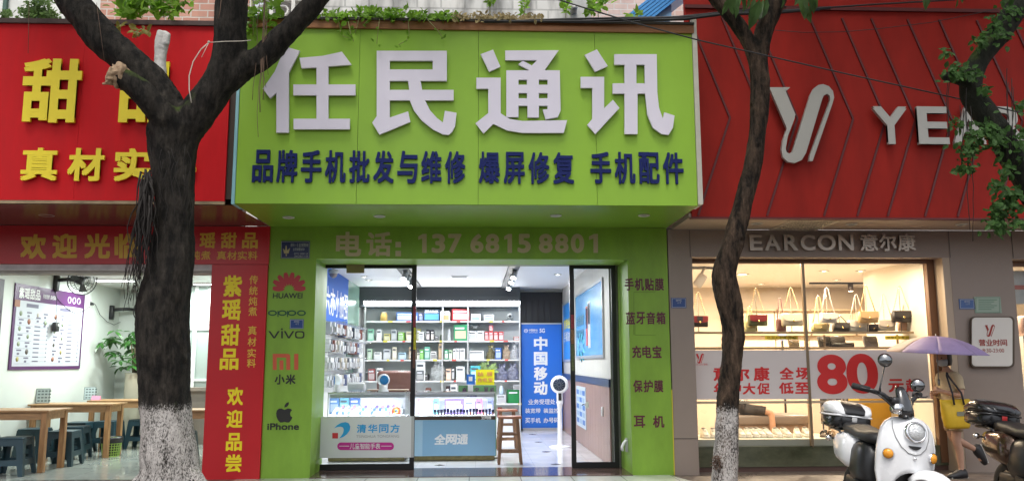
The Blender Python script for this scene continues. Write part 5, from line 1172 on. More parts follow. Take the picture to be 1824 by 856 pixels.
ST = [(-5.86, 11.05, 'teal plastic stool in front of the nearest table, lower left corner of the room', .1),
      (-6.35, 11.15, 'teal plastic stool cut by the left edge of the view', -.1),
      (-5.72, 12.05, 'teal plastic stool just behind the right legs of the nearest table', .05),
      (-6.35, 12.5, 'teal plastic stool by the wall between the first two tables', 0),
      (-5.95, 12.85, 'large looking teal plastic stool left of the middle table leg', .12),
      (-6.3, 13.75, 'teal plastic stool by the wall behind the middle table', 0),
      (-5.95, 14.0, 'teal plastic stool between the middle table and the bin', -.08),
      (-5.55, 14.35, 'teal plastic stool right of the green basket bin', 0),
      (-4.02, 11.75, 'dark stool half hidden between the thick tree and the red pillar banner', 0)]
for i, (x, y, lab, rz) in enumerate(ST):
    if i == 0:
        M = Matrix.Translation((x, y, .009)) @ Matrix.Rotation(rz, 4, 'Z'); s0.matrix_world = M; XF[s0.name] = M; s0['label'] = lab; s0['group'] = 'teal plastic stools'
    else: dup(s0, (x, y, .009), rz, lab, 'teal plastic stools')
# basket bin
t = thing('basket_bin', 'lime green basket bin lined with a black bag', 'bin', (PZ(203, 811).x, 13.15, .009))
g = MB(); n = 22; hh = .26
def rr(z): return .115+.035*z/hh
for z in [hh*k/7 for k in range(8)]: g.tube([(rr(z)*math.cos(2*math.pi*j/n), rr(z)*math.sin(2*math.pi*j/n), z+.006) for j in range(n+1)], .006 if 0 < z < hh else .009, 5, cap=False)
for j in range(n): a = 2*math.pi*j/n; g.tube([(rr(0)*math.cos(a), rr(0)*math.sin(a), .006), (rr(hh)*math.cos(a), rr(hh)*math.sin(a), hh+.006)], .007, 5)
obj('basket', g, mat('lime_plastic', (.38, .55, .12), .4), t, world=False)
g = MB(); g.lathe([(.10, .012), (.138, hh), (.158, hh+.03), (.163, hh+.0), (.157, hh-.06)], n=18, cap=False); obj('bag', g, mat('black_bag', (.015, .015, .017), .3, bump=.6, bscale=18), t, world=False)
# menu stands and the pink card
def easel(label, x, y, z, w, h, c):
    t = thing('menu_stand', label, 'menu stand', (x, y, z), R(22))
    g = MB(); Mx = Matrix.Rotation(R(-12), 3, 'X'); g.cbox((0, 0, h/2), (w, .006, h), Mx); g.cbox((0, .05, h*.4), (w*.6, .005, h*.82), Matrix.Rotation(R(14), 3, 'X')); obj('board', g, mat('slate_edge', (.06, .08, .08), .4), t, world=False)
    g = MB(); g.cbox((0, -.004, h/2), (w*.92, .002, h*.94), Mx); sh = obj('sheet', g, mat('sheet_green', (.36, .44, .44), .4), t, world=False)
    g = MB(); random.seed(int(x*10))
    for r_ in range(4):
        for k in range(4):
            g.cbox((-.38*w+k*w*.25+.02, -.006+(.5-(r_+.5)/4)*-.0, h*(.16+.22*r_)), (w*.17, .0015, h*.1), None)
    g.xf(Matrix.Translation((0, 0, h/2)) @ Mx.to_4x4() @ Matrix.Translation((0, 0, -h/2)))
    obj('print', g, mat('sheet_dark', (.10, .13, .13), .4), t, world=False); return t
p = P(65, 719, 13.1); easel('small grey menu stand on the middle table against the white wall', p.x+.06, 13.15, .80, .19, .225, None)
p = P(157, 712, 14.3); easel('small grey menu stand on the farthest table beside the pink card', p.x, 14.35, .80, .18, .21, None)
g = MB(); p = P(171, 712, 14.25); g.add([(p.x-.07, 14.22, .801), (p.x+.07, 14.22, .801), (p.x+.07, 14.25, .87), (p.x-.07, 14.25, .87), (p.x-.07, 14.29, .801), (p.x+.07, 14.29, .801)], [(0,1,2,3),(3,2,5,4),(0,3,4),(1,5,2)], False)
t = solo('table_card', g, mat('pink_card', (.75, .28, .42), .5), 'pink folded card on the farthest table', 'card')
# big menu board on the left wall
XM = XL+.004
def onL(g, y0, y1, z0, z1, d0, d1): g.box((XL+d0, y0, z0), (XL+d1, y1, z1))
mbd = thing('menu_board', 'large white menu board with purple border on the dessert shop wall', 'menu board', (XL, 13.3, 1.3))
my0, my1, mz0, mz1 = 12.29, 14.45, 1.31, 2.56
g = MB(); onL(g, my0, my1, mz0, mz1, .003, .02); obj('border', g, mat('menu_purple', (.10, .03, .12), .35), mbd)
g = MB(); onL(g, my0+.06, my1-.06, mz0+.05, mz1-.24, .0205, .023); obj('sheet', g, mat('menu_pale', (.55, .57, .63), .35), mbd)
frL = lambda y0, y1, z0, z1, d=.0235: (Vector((XL+d, y0, z0)), Vector((XL+d, y1, z0)), Vector((XL+d, y0, z1)))
g = MB(); lettering(g, '紫瑶甜品', frL(my0+.10, my0+.70, mz1-.21, mz1-.05, .0205), .028, off=.003); obj('lettering', g, white_pl, mbd, label='white shop name')
g = MB(); lettering(g, '传统炖煮 真材实料', frL(my0+.78, my0+1.2, mz1-.17, mz1-.10, .0205), .01, off=.003)
for k in range(3): 
    a = my0+1.62+.16*k; g.tube([(XL+.022, a+.05*math.cos(R(30*j)), mz1-.13+.05*math.sin(R(30*j))) for j in range(13)], .006, 5, cap=False)
obj('lettering', g, white_pl, mbd, label='thin white line')
random.seed(11)
ink = mat('menu_ink', (.14, .13, .2), .5); fc_ = [mat('food_%d' % i, c, .5) for i, c in enumerate(((.10, .08, .07), (.35, .3, .1), (.55, .42, .06), (.3, .12, .07), (.25, .3, .2), (.5, .45, .4)))]
g = MB(); g2 = MB()
for c0 in (my0+.5, my0+1.5): onL(g2, c0-.17, c0+.17, mz1-.33, mz1-.275, .0235, .025)
obj('section_label', g2, ink, mbd)
for cI, (c0, w) in enumerate(((.12, .42), (.60, .42), (1.14, .42), (1.62, .42))):
    g = MB(); rows = 7 if cI in (0, 2) else 12
    for r_ in range(rows):
        z = mz1-.42-r_*(.78/rows)*1.0
        if cI in (0, 2) or (cI == 1 and r_ < 3):
            yy_ = my0+c0+(.03 if r_ % 2 else .24); onL(g, yy_, yy_+.13, z, z+.022, .0235, .0245); onL(g, yy_+.02, yy_+.08, z-.055, z-.025, .0235, .0246)
            onL(g, my0+c0, my0+c0+w, z-.075, z-.072, .0235, .0243)
        else: onL(g, my0+c0, my0+c0+.17, z, z+.018, .0235, .0245); onL(g, my0+c0+.19, my0+c0+.36, z+.006, z+.008, .0235, .0244); onL(g, my0+c0+.37, my0+c0+.40, z, z+.018, .0235, .0245)
    obj('print_lines', g, ink, mbd)
    if cI in (0, 1, 2):
        for r_ in range(7 if cI != 1 else 2):
            z = mz1-.42-r_*.111; yy_ = my0+c0+(.31 if r_ % 2 else .07); g = MB(); g.cyl((XL+.0235, yy_, z-.01), (XL+.026, yy_, z-.01), random.uniform(.03, .045), 12); obj('food_picture', g, random.choice(fc_), mbd)
g = MB(); onL(g, my0-.0, my0+.14, mz1-.34, mz1-.24, .0262, .03); obj('food_picture', g, fc_[3], mbd)
pb2 = thing('menu_board', 'dark purple menu board cut by the left edge, with a round dish picture', 'menu board', (XL, 11.4, 1.3))
g = MB(); onL(g, 10.95, 12.0, 1.31, 2.58, .003, .02); obj('border', g, mat('menu_dark', (.05, .025, .05), .35), pb2)
g = MB(); onL(g, 11.0, 11.95, 1.36, 2.1, .0205, .023); obj('sheet', g, mat('menu_pale', (.55,.57,.63), .35), pb2)
g = MB(); g.cyl((XL+.0205, 11.55, 2.3), (XL+.026, 11.55, 2.3), .22, 24); obj('dish_picture', g, mat('dish_red', (.3, .06, .05), .4, color2=(.45, .3, .05), vscale=9), pb2)
g = MB()
for r_ in range(6): onL(g, 11.1, 11.8, 1.45+.1*r_, 1.47+.1*r_, .0235, .025)
obj('print_lines', g, ink, pb2)
# wall fans
def wall_fan(label, y, z, full):
    t = thing('wall_fan', label, 'fan', (XL, y, z))
    g = MB(); g.rbox((XL+.035, y, z), (.07, .1, .26), .02, seg=2); g.tube([(XL+.06, y, z+.05), (XL+.2, y+.06, z+.07), (XL+.27, y+.08, z+.06)] if full else [(XL+.06, y, z+.05), (XL+.25, y+.12, z+.07), (XL+.42, y+.26, z+.06)], .03, 8); obj('bracket', g, black_pl, t)
    c = Vector((XL+.36, y+.12, z+.06)); Mr = Matrix.Rotation(R(-38), 3, 'Z') @ Matrix.Rotation(R(100), 3, 'Y')
    if not full: c = Vector((XL+.5, y+.3, z+.06))
    g = MB(); g.lathe([(.02, -.13), (.07, -.12), (.075, -.02), (.03, 0)], c, 16, Mr); obj('motor', g, black_pl, t)
    g = MB()
    for k in range(3):
        a0 = 2*math.pi*k/3; pts = []
        for r_, da, zz in ((.04, -.25, .02), (.19, -.1, .015), (.2, .55, .045), (.05, .5, .04)): pts.append(c+Mr @ Vector((r_*math.cos(a0+da), r_*math.sin(a0+da), zz)))
        pts2 = [q+Mr @ Vector((0, 0, .004)) for q in pts]; g.add(pts+pts2, [(0,1,2,3),(7,6,5,4),(0,4,5,1),(1,5,6,2),(2,6,7,3),(3,7,4,0)], False)
    obj('blades', g, mat('blade_smoke', (.08, .09, .09), .25), t)
    g = MB()
    for rr_, zz in ((.235, .05), (.16, -.03), (.16, .1), (.235, .03), (.06, .115)): g.tube([c+Mr @ Vector((rr_*math.cos(R(15*j)), rr_*math.sin(R(15*j)), zz)) for j in range(25)], .005, 5, cap=False)
    for j in range(24):
        a = R(15*j); g.tube([c+Mr @ Vector((q*math.cos(a), q*math.sin(a), zz)) for q, zz in ((.06, -.06), (.16, -.03), (.235, .04), (.16, .1), (.03, .116))], .0022, 4)
    obj('cage', g, mat('cage_black', (.03, .03, .03), .4), t); return t
wall_fan('black caged wall fan tilted above the purple bordered menu', 13.42, 2.66, True)
wall_fan('black wall fan mostly hidden behind the thick tree', 15.5, 2.32, False)
# sockets, cords and the hanging switch
ty = PX(160, 540, XL)
t = thing('wall_socket', 'white wall socket with a black plug between the two wall fans', 'socket', (XL, ty.y, ty.z-.06))
g = MB(); g.box((XL+.001, ty.y-.05, ty.z-.07), (XL+.012, ty.y+.05, ty.z+.07)); obj('plate', g, white_pl, t); g = MB(); g.box((XL+.0125, ty.y-.02, ty.z-.03), (XL+.06, ty.y+.03, ty.z+.01)); obj('plug', g, black_pl, t); g = MB(); g.box((XL+.001, ty.y-.015, ty.z+.071), (XL+.016, ty.y+.015, ZCL)); obj('conduit', g, mat('conduit_white', (.7, .72, .7), .4), t)
g = MB(); pts = [(97, 512), (101, 530), (106, 536), (118, 548), (134, 558), (150, 553), (160, 545)]; g.tube([PX(x, y, XL+.03) for x, y in pts], .005, 5); solo('power_cord', g, black_pl, 'black cord looping from the left wall fan to the socket', 'cord')
g = MB(); pts = [(161, 537), (170, 542), (178, 560), (190, 572), (203, 578), (215, 573), (224, 565)]; g.tube([PX(x, y, XL+.03) for x, y in pts], .005, 5); solo('power_cord', g, black_pl, 'black cord sagging from the socket to the hidden wall fan', 'cord')
t = thing('pull_switch', 'black switch box dangling on a cord before the menu board', 'switch', PX(100, 588, XL+.08)); a = PX(101, 536, XL+.08); b = PX(100, 575, XL+.08); 
g = MB(); g.rbox((b.x, b.y, b.z-.06), (.07, .13, .15), .02, seg=2); obj('box', g, black_pl, t); g = MB(); g.tube([(b.x, b.y, b.z), (a.x, a.y, a.z), tuple(PX(98, 512, XL+.05))], .004, 5); obj('cord', g, black_pl, t); g = MB(); g.box((b.x+.036, b.y-.02, b.z-.05), (b.x+.042, b.y+.02, b.z-.01)); obj('button', g, mat('rocker_grey', (.6,.6,.6), .4), t)
# potted plant in a tall planter
Yp = 15.2; p0 = P(236, 708, Yp)
t = thing('potted_plant', 'glossy green money tree in a tall cream planter beside the thick tree', 'plant', (P(238, 700, Yp).x, Yp, .009))
zt_ = P(236, 664, Yp).z
g = MB(); g.lathe([(.13, 0), (.16, .1), (.16, zt_-.04), (.17, zt_), (.15, zt_), (.145, zt_-.05)], n=24); obj('planter', g, mat('cream_planter', (.45, .42, .33), .5), t, world=False)
g = MB()
for k in range(4): g.tube([(.02*k-.03, .02*(k % 2), zt_-.05), (.03*k-.05, 0, zt_+.25), (.06*k-.1, .02*k, zt_+.55)], [.02, .016, .01], 6)
obj('stem', g, mat('plant_stem', (.12, .10, .05), .7), t, world=False)
random.seed(5); g = MB()
for k in range(30):
    c = Vector((random.gauss(-.12, .22), random.gauss(0, .18), zt_+random.uniform(.1, .75)))
    for j in range(6):
        a = 2*math.pi*j/6+random.random(); d = Vector((math.cos(a), math.sin(a)*.8, random.uniform(-.9, .15))).normalized(); g.leaf(c, d, Vector((0, -.3, 1)), random.uniform(.13, .24), random.uniform(.06, .085))
obj('foliage', g, mat('money_leaf', (.04, .13, .025), .3, var=.4, vscale=5), t, world=False)
# ceiling lamps that light the room
for i, (x, y) in enumerate(((-5.2, 12.3), (-4.6, 14.6), (-6.0, 14.0))):
    t = thing('ceiling_lamp', 'flat white ceiling lamp in the dessert shop, ' + ('nearest the street', 'deepest in the room', 'closest to the menu wall')[i], 'lamp', (x, y, ZCL))
    g = MB(); g.box((x-.3, y-.08, ZCL-.03), (x+.3, y+.08, ZCL-.001)); obj('housing', g, white_pl, t); g = MB(); g.box((x-.29, y-.07, ZCL-.034), (x+.29, y+.07, ZCL-.0305)); obj('diffuser', g, emis('lamp_cool', (.93, 1, .96), 10), t)
    area('room_lamp', (x, y, ZCL-.06), (.6, .15), 29, (.9, 1, .95), (0, 0, 0), t)
# ================================================================ inside and on the shoe shop window
YI = 11.3
zs1 = P(1500, 590.5, YI).z
xw_r = P(1655, 600, YG).x
t = thing('window_shelf', 'bronze edged glass display shelf across the shop window under the hanging bags', 'shelf', (4.3, YI, zs1))
g = MB(); g.box((2.8, YI-.14, zs1-.03), (xw_r-.01, YI-.12, zs1)); obj('edge_bar', g, brz, t); g = MB(); g.box((2.8, YI-.118, zs1-.014), (xw_r-.01, YI+.2, zs1-.004)); obj('board', g, glass('shelf_glass', (.9, .92, .88), .08), t)
zs2 = P(1500, 618, YI+.2).z
t2 = thing('window_shelf', 'low white display shelf just above the sale banner', 'shelf', (4.3, YI, zs2)); g = MB(); g.box((2.8, YI+.05, zs2-.02), (xw_r-.01, YI+.55, zs2)); obj('board', g, mat('shelf_cream', (.7, .66, .58), .4), t2); g = MB(); g.box((2.8, YI+.03, zs2-.03), (xw_r-.01, YI+.049, zs2+.004)); obj('edge_bar', g, brz, t2)
for x_ in (3.6, 4.9, xw_r-.06):
    g = MB(); g.box((x_-.012, YI+.21, zm1-.05), (x_+.012, YI+.235, zs1-.03)); obj('bracket', g, brz, t)
def pbag(label, x0, x1, y0, y1, ystrap, Y, c, c2, chain=True, stripe=None, rest=None, quilt=False):
    a = P(x0, y1, Y); b = P(x1, y0, Y); w = b.x-a.x; h = b.z-a.z; s = P((x0+x1)/2, ystrap, Y).z
    z0 = a.z
    t = thing('handbag', label, 'handbag', ((a.x+b.x)/2, Y, z0))
    m1 = mat('bag_%02x%02x%02x' % tuple(int(q*99) for q in c), c, .35, bump=.25 if quilt else .05, bscale=30); m2 = mat('bag_%02x%02x%02x' % tuple(int(q*99) for q in c2), c2, .35)
    g = MB(); D = .10
    g.loft([[Vector((sx*w/2*k, sy*D/2*kd, zz*h)) for sx, sy in ((-1,-.6),(-.9,-1),(.9,-1),(1,-.6),(1,.6),(.9,1),(-.9,1),(-1,.6))] for zz, k, kd in ((0, .9, .7), (.04, .98, .95), (.5, 1, 1), (.9, .97, .8), (1, .93, .5))]); obj('body', g, m1, t, world=False)
    g = MB(); zz = h*.42
    g.loft([[Vector((u*w/2*.96, -D/2-.004-o, v*h)) for u, v in ((-1, .97), (1, .97), (.97, .5), (.6, .40), (0, .36), (-.6, .40), (-.97, .5))] for o in (0, .008)], True); 
    for i in range(len(g.sm)): g.sm[i] = False
    obj('flap', g, m2, t, world=False)
    g = MB(); g.cyl((0, -D/2-.0125, h*.42), (0, -D/2-.02, h*.42), h*.09, 12); obj('clasp', g, mat('gold_clasp', (.7, .5, .2), .25, metal=1), t, world=False)
    if stripe: g = MB(); g.box((-w*.16, -D/2-.0165, h*.5), (w*.16, -D/2-.0125, h*.93)); obj('stripe', g, mat('stripe_%d' % int(stripe[0]*100), stripe, .4), t, world=False)
    H = s-z0; pts = [(-w*.42, 0, h*.94), (-w*.2, 0, h+(H-h)*.55), (-.02, 0, H-.02), (0, 0, H), (.02, 0, H-.02), (w*.2, 0, h+(H-h)*.55), (w*.42, 0, h*.94)]
    g = MB()
    if chain:
        P_ = [Vector(q) for q in pts]
        for i in range(len(P_)-1):
            L_ = (P_[i+1]-P_[i]).length; n = max(1, int(L_/.022))
            for k in range(n): g.ell(P_[i].lerp(P_[i+1], (k+.5)/n), (.0075, .005, .010), None, 6, 4)
    else: g.tube(pts, .007, 6)
    obj('strap', g, mat('chain_gold', (.6, .42, .22), .3, metal=.8) if chain else m2, t, world=False)
    g = MB(); g.tube([(0, .03, zs1-z0+.0005), (0, .03, H-.0), (0, -.005, H+.005)], .006, 6); g.box((-.06, -.03, zs1-z0+.0005), (.06, .09, zs1-z0+.006)); obj('hanger_stand', g, chrome, t, world=False)
    return t
red_, blk, grn, cream, tanb = (.20, .022, .02), (.03, .025, .025), (.10, .11, .04), (.74, .64, .48), (.55, .36, .17)
pbag('dark red and black chain strap bag at the far left of the window', 1230, 1260, 562, 582, 520, YI, blk, red_, True, blk)
pbag('red and olive chain strap bag just right of the slim tree', 1333, 1365, 560, 580, 513, YI, grn, red_, True, red_)
pbag('cream chain strap bag left of the window mullion', 1393, 1429, 558, 580, 512, YI, cream, (.68, .58, .46), True)
pbag('pale grey pleated flap bag just right of the window mullion', 1461.5, 1489, 557, 575, 512, YI, (.66, .62, .58), (.7, .66, .62), False)
pbag('tan saddle bag hanging in the window middle', 1529.5, 1562, 554, 574.5, 508, YI, tanb, (.5, .32, .15), False)
pbag('black quilted chain strap bag at the right of the window', 1589.5, 1623, 553, 573.5, 509, YI, blk, blk, True, quilt=True)
def rbag(label, x0, x1, y0, y1, ystrap, Y, c):
    return pbag(label, x0, x1, y0, y1, ystrap, Y, c, tuple(q*.92 for q in c), False)
rbag('white bag, its yellow lamplight painted in, beside the mullion in the second row', 1446, 1475, 576, 590, 527, YI+.14, (.68, .55, .25))  # white bag, the warm yellow lighting put into its colour
rbag('ivory bag with long strap behind the tan saddle bag', 1511, 1545, 570, 590, 524, YI+.14, (.7, .64, .55))
rbag('ivory flat bag behind and left of the black quilted bag', 1563, 1592, 569, 589, 524, YI+.14, (.72, .62, .5))
rbag('peach bag half behind the black quilted bag', 1601, 1628, 572, 589, 540, YI+.14, (.65, .38, .24))
rbag('cream bag behind the red and olive bag right of the slim tree', 1326, 1346, 572, 590, 545, YI+.14, (.7, .62, .3))
rbag('maroon printed bag behind the cream chain bag', 1384, 1398, 567, 590, 530, YI+.14, (.2, .08, .08))
rbag('dark tote bag with white handles between grey and tan bags', 1484, 1511, 574, 590, 562, YI+.14, (.07, .06, .05))
rbag('small black pouch bag below the tan saddle bag', 1546, 1561, 577, 590, 568, YI+.15, (.04, .03, .03))
# leather goods and shoes on the lower shelf
def clutch(label, x0, x1, y0, Y, c):
    a = P(x0, 617, Y); b = P(x1, y0, Y); w = b.x-a.x; h = b.z-zs2
    t = thing('leather_bag', label, 'leather bag', ((a.x+b.x)/2, Y, zs2+.001)); g = MB(); Mx = Matrix.Rotation(R(-20), 3, 'X')
    g.rbox((0, .03, h*.5), (w, .05, h), .02, Mx, 3); obj('body', g, mat('cl_%d' % int(c[0]*200), c, .3, bump=.1), t, world=False)
    g = MB(); g.tube([Vector((-w*.4, -.02, h*.7)), Vector((-w*.2, -.06, h*.4)), Vector((w*.2, -.06, h*.4)), Vector((w*.4, -.02, h*.7))], .005, 5); obj('strap', g, mat('cl_strap', (.05, .04, .03), .4), t, world=False)
clutch('black leather bag on the lower shelf right of the mullion', 1459, 1481, 598, YI+.25, (.05, .045, .04)); clutch('grey black leather bag second on the lower shelf', 1482, 1507, 598, YI+.25, (.11, .10, .09)); clutch('wide black quilted bag lying at the front of the lower shelf', 1482, 1523, 610, YI+.12, (.025, .02, .02)); clutch('black leather bag in the window middle of the lower shelf', 1540, 1564, 598, YI+.25, (.13, .11, .09)); clutch('brown clutch low beside the mullion on its left', 1406, 1424, 602, YI+.25, (.16, .12, .08))
def shoe(label, x, y, z, rz, c, c2, grp=None, open_=False, s=1.0):
    t = thing('sandal' if open_ else 'sneaker', label, 'shoe', (x, y, z), rz, grp)
    prof = ((-.13, .030), (-.11, .040), (-.05, .038), (.02, .042), (.07, .047), (.11, .042), (.14, .02))
    g = MB(); g.loft([[Vector((w*k*s, l*s, zz*s)) for k, zz in ((-1, .03), (-1.05, .012), (-.95, 0), (.95, 0), (1.05, .012), (1, .03))] for l, w in prof]); obj('sole', g, mat('sole_%d' % int(c2[0]*99), c2, .5), t, world=False)
    if not open_:
        g = MB(); up_ = ((-.125, .026, .09), (-.10, .034, .105), (-.05, .034, .095), (0, .036, .085), (.05, .04, .065), (.1, .036, .05), (.13, .02, .036))
        g.loft([[Vector((w*k*s, l*s, (.03+(h-.03)*q)*s)) for k, q in ((-1, 0), (-1, .45), (-.75, .85), (-.35, 1), (.35, 1), (.75, .85), (1, .45), (1, 0))] for l, w, h in up_]); u = obj('upper', g, mat('upper_%02d%02d' % (int(c[0]*99), int(c[2]*99)), c, .5, var=.05, vscale=20), t, world=False)
        g = MB(); g.ell((0, -.075*s, .1*s), (.026*s, .04*s, .012*s), None, 12, 6); obj('collar', g, mat('collar_dark', (.18, .16, .14), .7), t, world=False)
        g = MB()
        for k in range(4): g.tube([(-.024*s, (-.02+.025*k)*s, (.094-.007*k)*s), (0, (-.015+.025*k)*s, (.097-.007*k)*s), (.024*s, (-.02+.025*k)*s, (.094-.007*k)*s)], .004*s, 5)
        obj('laces', g, mat('lace_white', (.8, .78, .72), .6), t, world=False)
    else:
        g = MB()
        for yy_ in (-.09, .02, .07): g.tube([(.04*math.cos(R(20*k)), yy_, .03+.05*math.sin(R(20*k))) for k in range(10)], .009, 6)
        obj('straps', g, mat('strap_%d' % int(c[0]*99), c, .4), t, world=False)
    return t
wt = (.74, .70, .62)
zp = zm1-.049
SH = [(1255, 'white sneaker nearest the left end of the window', 175, wt), (1270, 'white sneaker half hidden by the slim tree on its left', 170, wt), (1319, 'white sneaker peeking out right of the slim tree', 178, wt), (1331, 'cream sneaker first of the group right of the slim tree', 170, (.7, .64, .54)), (1343, 'white sneaker facing the street in the middle of the group', 180, wt), (1354, 'white sneaker next to the one with a dark lining', 188, wt), (1366, 'white sneaker with a dark lining', 182, (.72, .68, .62)), (1384, 'beige white sneaker, left of the shorter pair', 178, (.7, .66, .58)), (1400, 'beige white sneaker, right of the shorter pair', 184, (.7, .66, .58)), (1421, 'white sneaker with a navy heel, left of the pair by the mullion', 165, wt), (1438, 'white sneaker with a navy heel, right of the pair by the mullion', 172, wt)]
for px, lab, a, c in SH:
    p = P(px, 772, 11.25); shoe(lab, p.x, 11.25+random.uniform(-.03, .03), zp, R(a), c, (.78, .75, .68), None, False, 1.12)
for i, (px, lab) in enumerate(((1421, 0), (1438, 0))): pass
for px, lab, c in ((1468, 'black sandal just right of the mullion', (.03, .025, .02)), (1480, 'beige sandal behind the scooter top box', (.5, .33, .2)), (1545, 'black sandal left of the handlebar', (.03, .025, .02)), (1560, 'black sandal right before the yellow cabinet', (.05, .03, .02))):
    p = P(px, 772, 11.25); shoe(lab, p.x, 11.25, zp, R(150), c, (.12, .08, .05), None, True)
# yellow price tags
for lab, x0, x1, Y, s in (('yellow price strip behind the window under the right hand bags', 1577, 1629, YI+.05, '低至450元起'), ('yellow price strip behind the window right of the slim tree', 1363, 1421, YI+.05, '低至450元起')):
    t = thing('price_strip', lab, 'price tag', P((x0+x1)/2, 604, Y)); g = MB(); slabY(g, x0, 597.5, x1, 604, Y, .004); obj('card', g, mat('price_yellow', (.75, .62, .05), .5), t); g = MB(); lettering(g, s, rectY(x0+3, 598.5, x1-3, 603, Y), .01, off=.002); obj('lettering', g, mat('price_ink', (.2, .16, .02), .5), t)
# sale banner on the glass
sb = thing('sale_banner', 'long white sale banner with red characters and a huge red number on the glass', 'banner', (4.4, YG-.02, .9)); Yn = YG-.012
a, b = P(1236, 711, Yn), P(1652, 622, Yn); g = MB(); g.box((2.805, Yn, a.z), (b.x-.005, Yn+.006, b.z)); obj('sheet', g, mat('banner_white', (.68, .62, .60), .5, bump=.03, bscale=3), sb)
rv = mat('sale_red', (.62, .025, .025), .45)
g = MB(); lettering(g, '意尔康', rectY(1271, 652.5, 1370, 678, Yn), .03, off=.003, gap=.2); lettering(g, '全场', rectY(1389, 653.5, 1442, 675, Yn), .03, off=.003, gap=.12); obj('lettering', g, rv, sb, label='upper row of red characters')
g = MB(); lettering(g, '年中大促', rectY(1271, 681, 1370, 702, Yn), .03, off=.003, gap=.12, slant=.08); lettering(g, '低至', rectY(1388, 680, 1441, 700.5, Yn), .03, off=.003, gap=.1); obj('lettering', g, rv, sb, label='lower row of red characters')
g = MB(); lettering(g, '8', rectY(1457, 631, 1506, 701, Yn), .034, off=.003, ink=True); obj('number', g, rv, sb); g = MB(); lettering(g, '0', rectY(1510, 629.5, 1561, 700, Yn), .034, off=.003, ink=True); obj('number', g, rv, sb)
g = MB(); lettering(g, '元起', rectY(1583, 674, 1640, 698, Yn), .03, off=.003, gap=.1); obj('lettering', g, rv, sb, label='two red characters after the number')
ylogo(1239.5, 629, .063, Yn, 0, 'logo', rv, sb, .003); g = MB(); lettering(g, 'YEARCON 意尔康', rectY(1236, 646.5, 1260, 650, Yn), 0, off=.003); obj('lettering', g, rv, sb, label='tiny line under the logo')
g = MB(); a = P(1500, 717, Yn); g.box((2.805, Yn-.004, a.z), (xw_r-.005, Yn+.012, a.z+.03)); obj('rail', g, mat('rail_pale', (.55, .45, .32), .3, metal=.4), sb)
# bench with a seated person
t = thing('bench', 'taupe upholstered bench inside the shoe shop window', 'bench', (4.6, 13.2, .012))
x0, x1 = P(1300, 740, 13).x, P(1440, 740, 13).x
lth = mat('taupe_leather', (.17, .14, .125), .4)
for k in range(2):
    g = MB(); w_ = (x1-x0)/2; g.rbox((x0+w_*(k+.5), 13.2, .5), (w_-.01, .62, .16), .05, seg=3); obj('cushion', g, lth, t)
g = MB(); g.box((x0+.03, 12.94, .12), (x1-.03, 13.46, .419)); obj('base', g, mat('taupe_base', (.25, .18, .14), .5), t)
for xx in (x0+.08, x1-.08):
    for yy_ in (12.98, 13.42): g = MB(); g.cyl((xx, yy_, .011), (xx, yy_, .12), .02, 8); obj('leg', g, chrome, t)
def person(name, label, joints, edges, radii, parts, loc=(0,0,0), rz=0, skin=None, head=None):
    """one continuous body grown over a skeleton"""
    t = thing(name, label, 'person', loc, rz)
    me = bpy.data.meshes.new('body'); keys = list(joints); me.from_pydata([joints[k] for k in keys], [(keys.index(a), keys.index(b)) for a, b in edges], [])
    o = bpy.data.objects.new('body', me); col.objects.link(o)
    sk = o.modifiers.new('skin', 'SKIN'); sk.use_smooth_shade = True
    for k, v in zip(keys, me.skin_vertices[0].data): r_ = radii[k]; v.radius = r_ if isinstance(r_, tuple) else (r_, r_); v.use_root = (k == keys[0])
    ss = o.modifiers.new('sub', 'SUBSURF'); ss.levels = 2; ss.render_levels = 2
    dg = bpy.context.evaluated_depsgraph_get(); m2 = bpy.data.meshes.new_from_object(o.evaluated_get(dg)); bpy.data.objects.remove(o)
    m2.name = 'body'; m2.materials.clear()
    for q in parts['mats']: m2.materials.append(q)
    for p in m2.polygons: p.use_smooth = True; p.material_index = parts['pick'](p.center)
    b = bpy.data.objects.new('body', m2); col.objects.link(b); b.parent = t
    return t, b
skin_m = mat('skin', (.50, .29, .20), .5, var=.06, vscale=12)
def shell(b, pick, thick, name, m, parent):
    """clothing: the body's own surface lifted outwards where the garment covers it"""
    me = b.data; g = MB(); idx = {}
    for p in me.polygons:
        if pick(p.center):
            f = []
            for i in p.vertices:
                if i not in idx: idx[i] = len(g.v); v = me.vertices[i]; g.v.append(tuple(v.co+v.normal*(thick*(1+.25*math.sin(v.co.z*55+v.co.x*30)))))
                f.append(idx[i])
            g.f.append(f); g.mi.append(0); g.sm.append(True)
    o = obj(name, g, m, parent, world=False); s = o.modifiers.new('solid', 'SOLIDIFY'); s.thickness = .004; s.offset = -1; return o
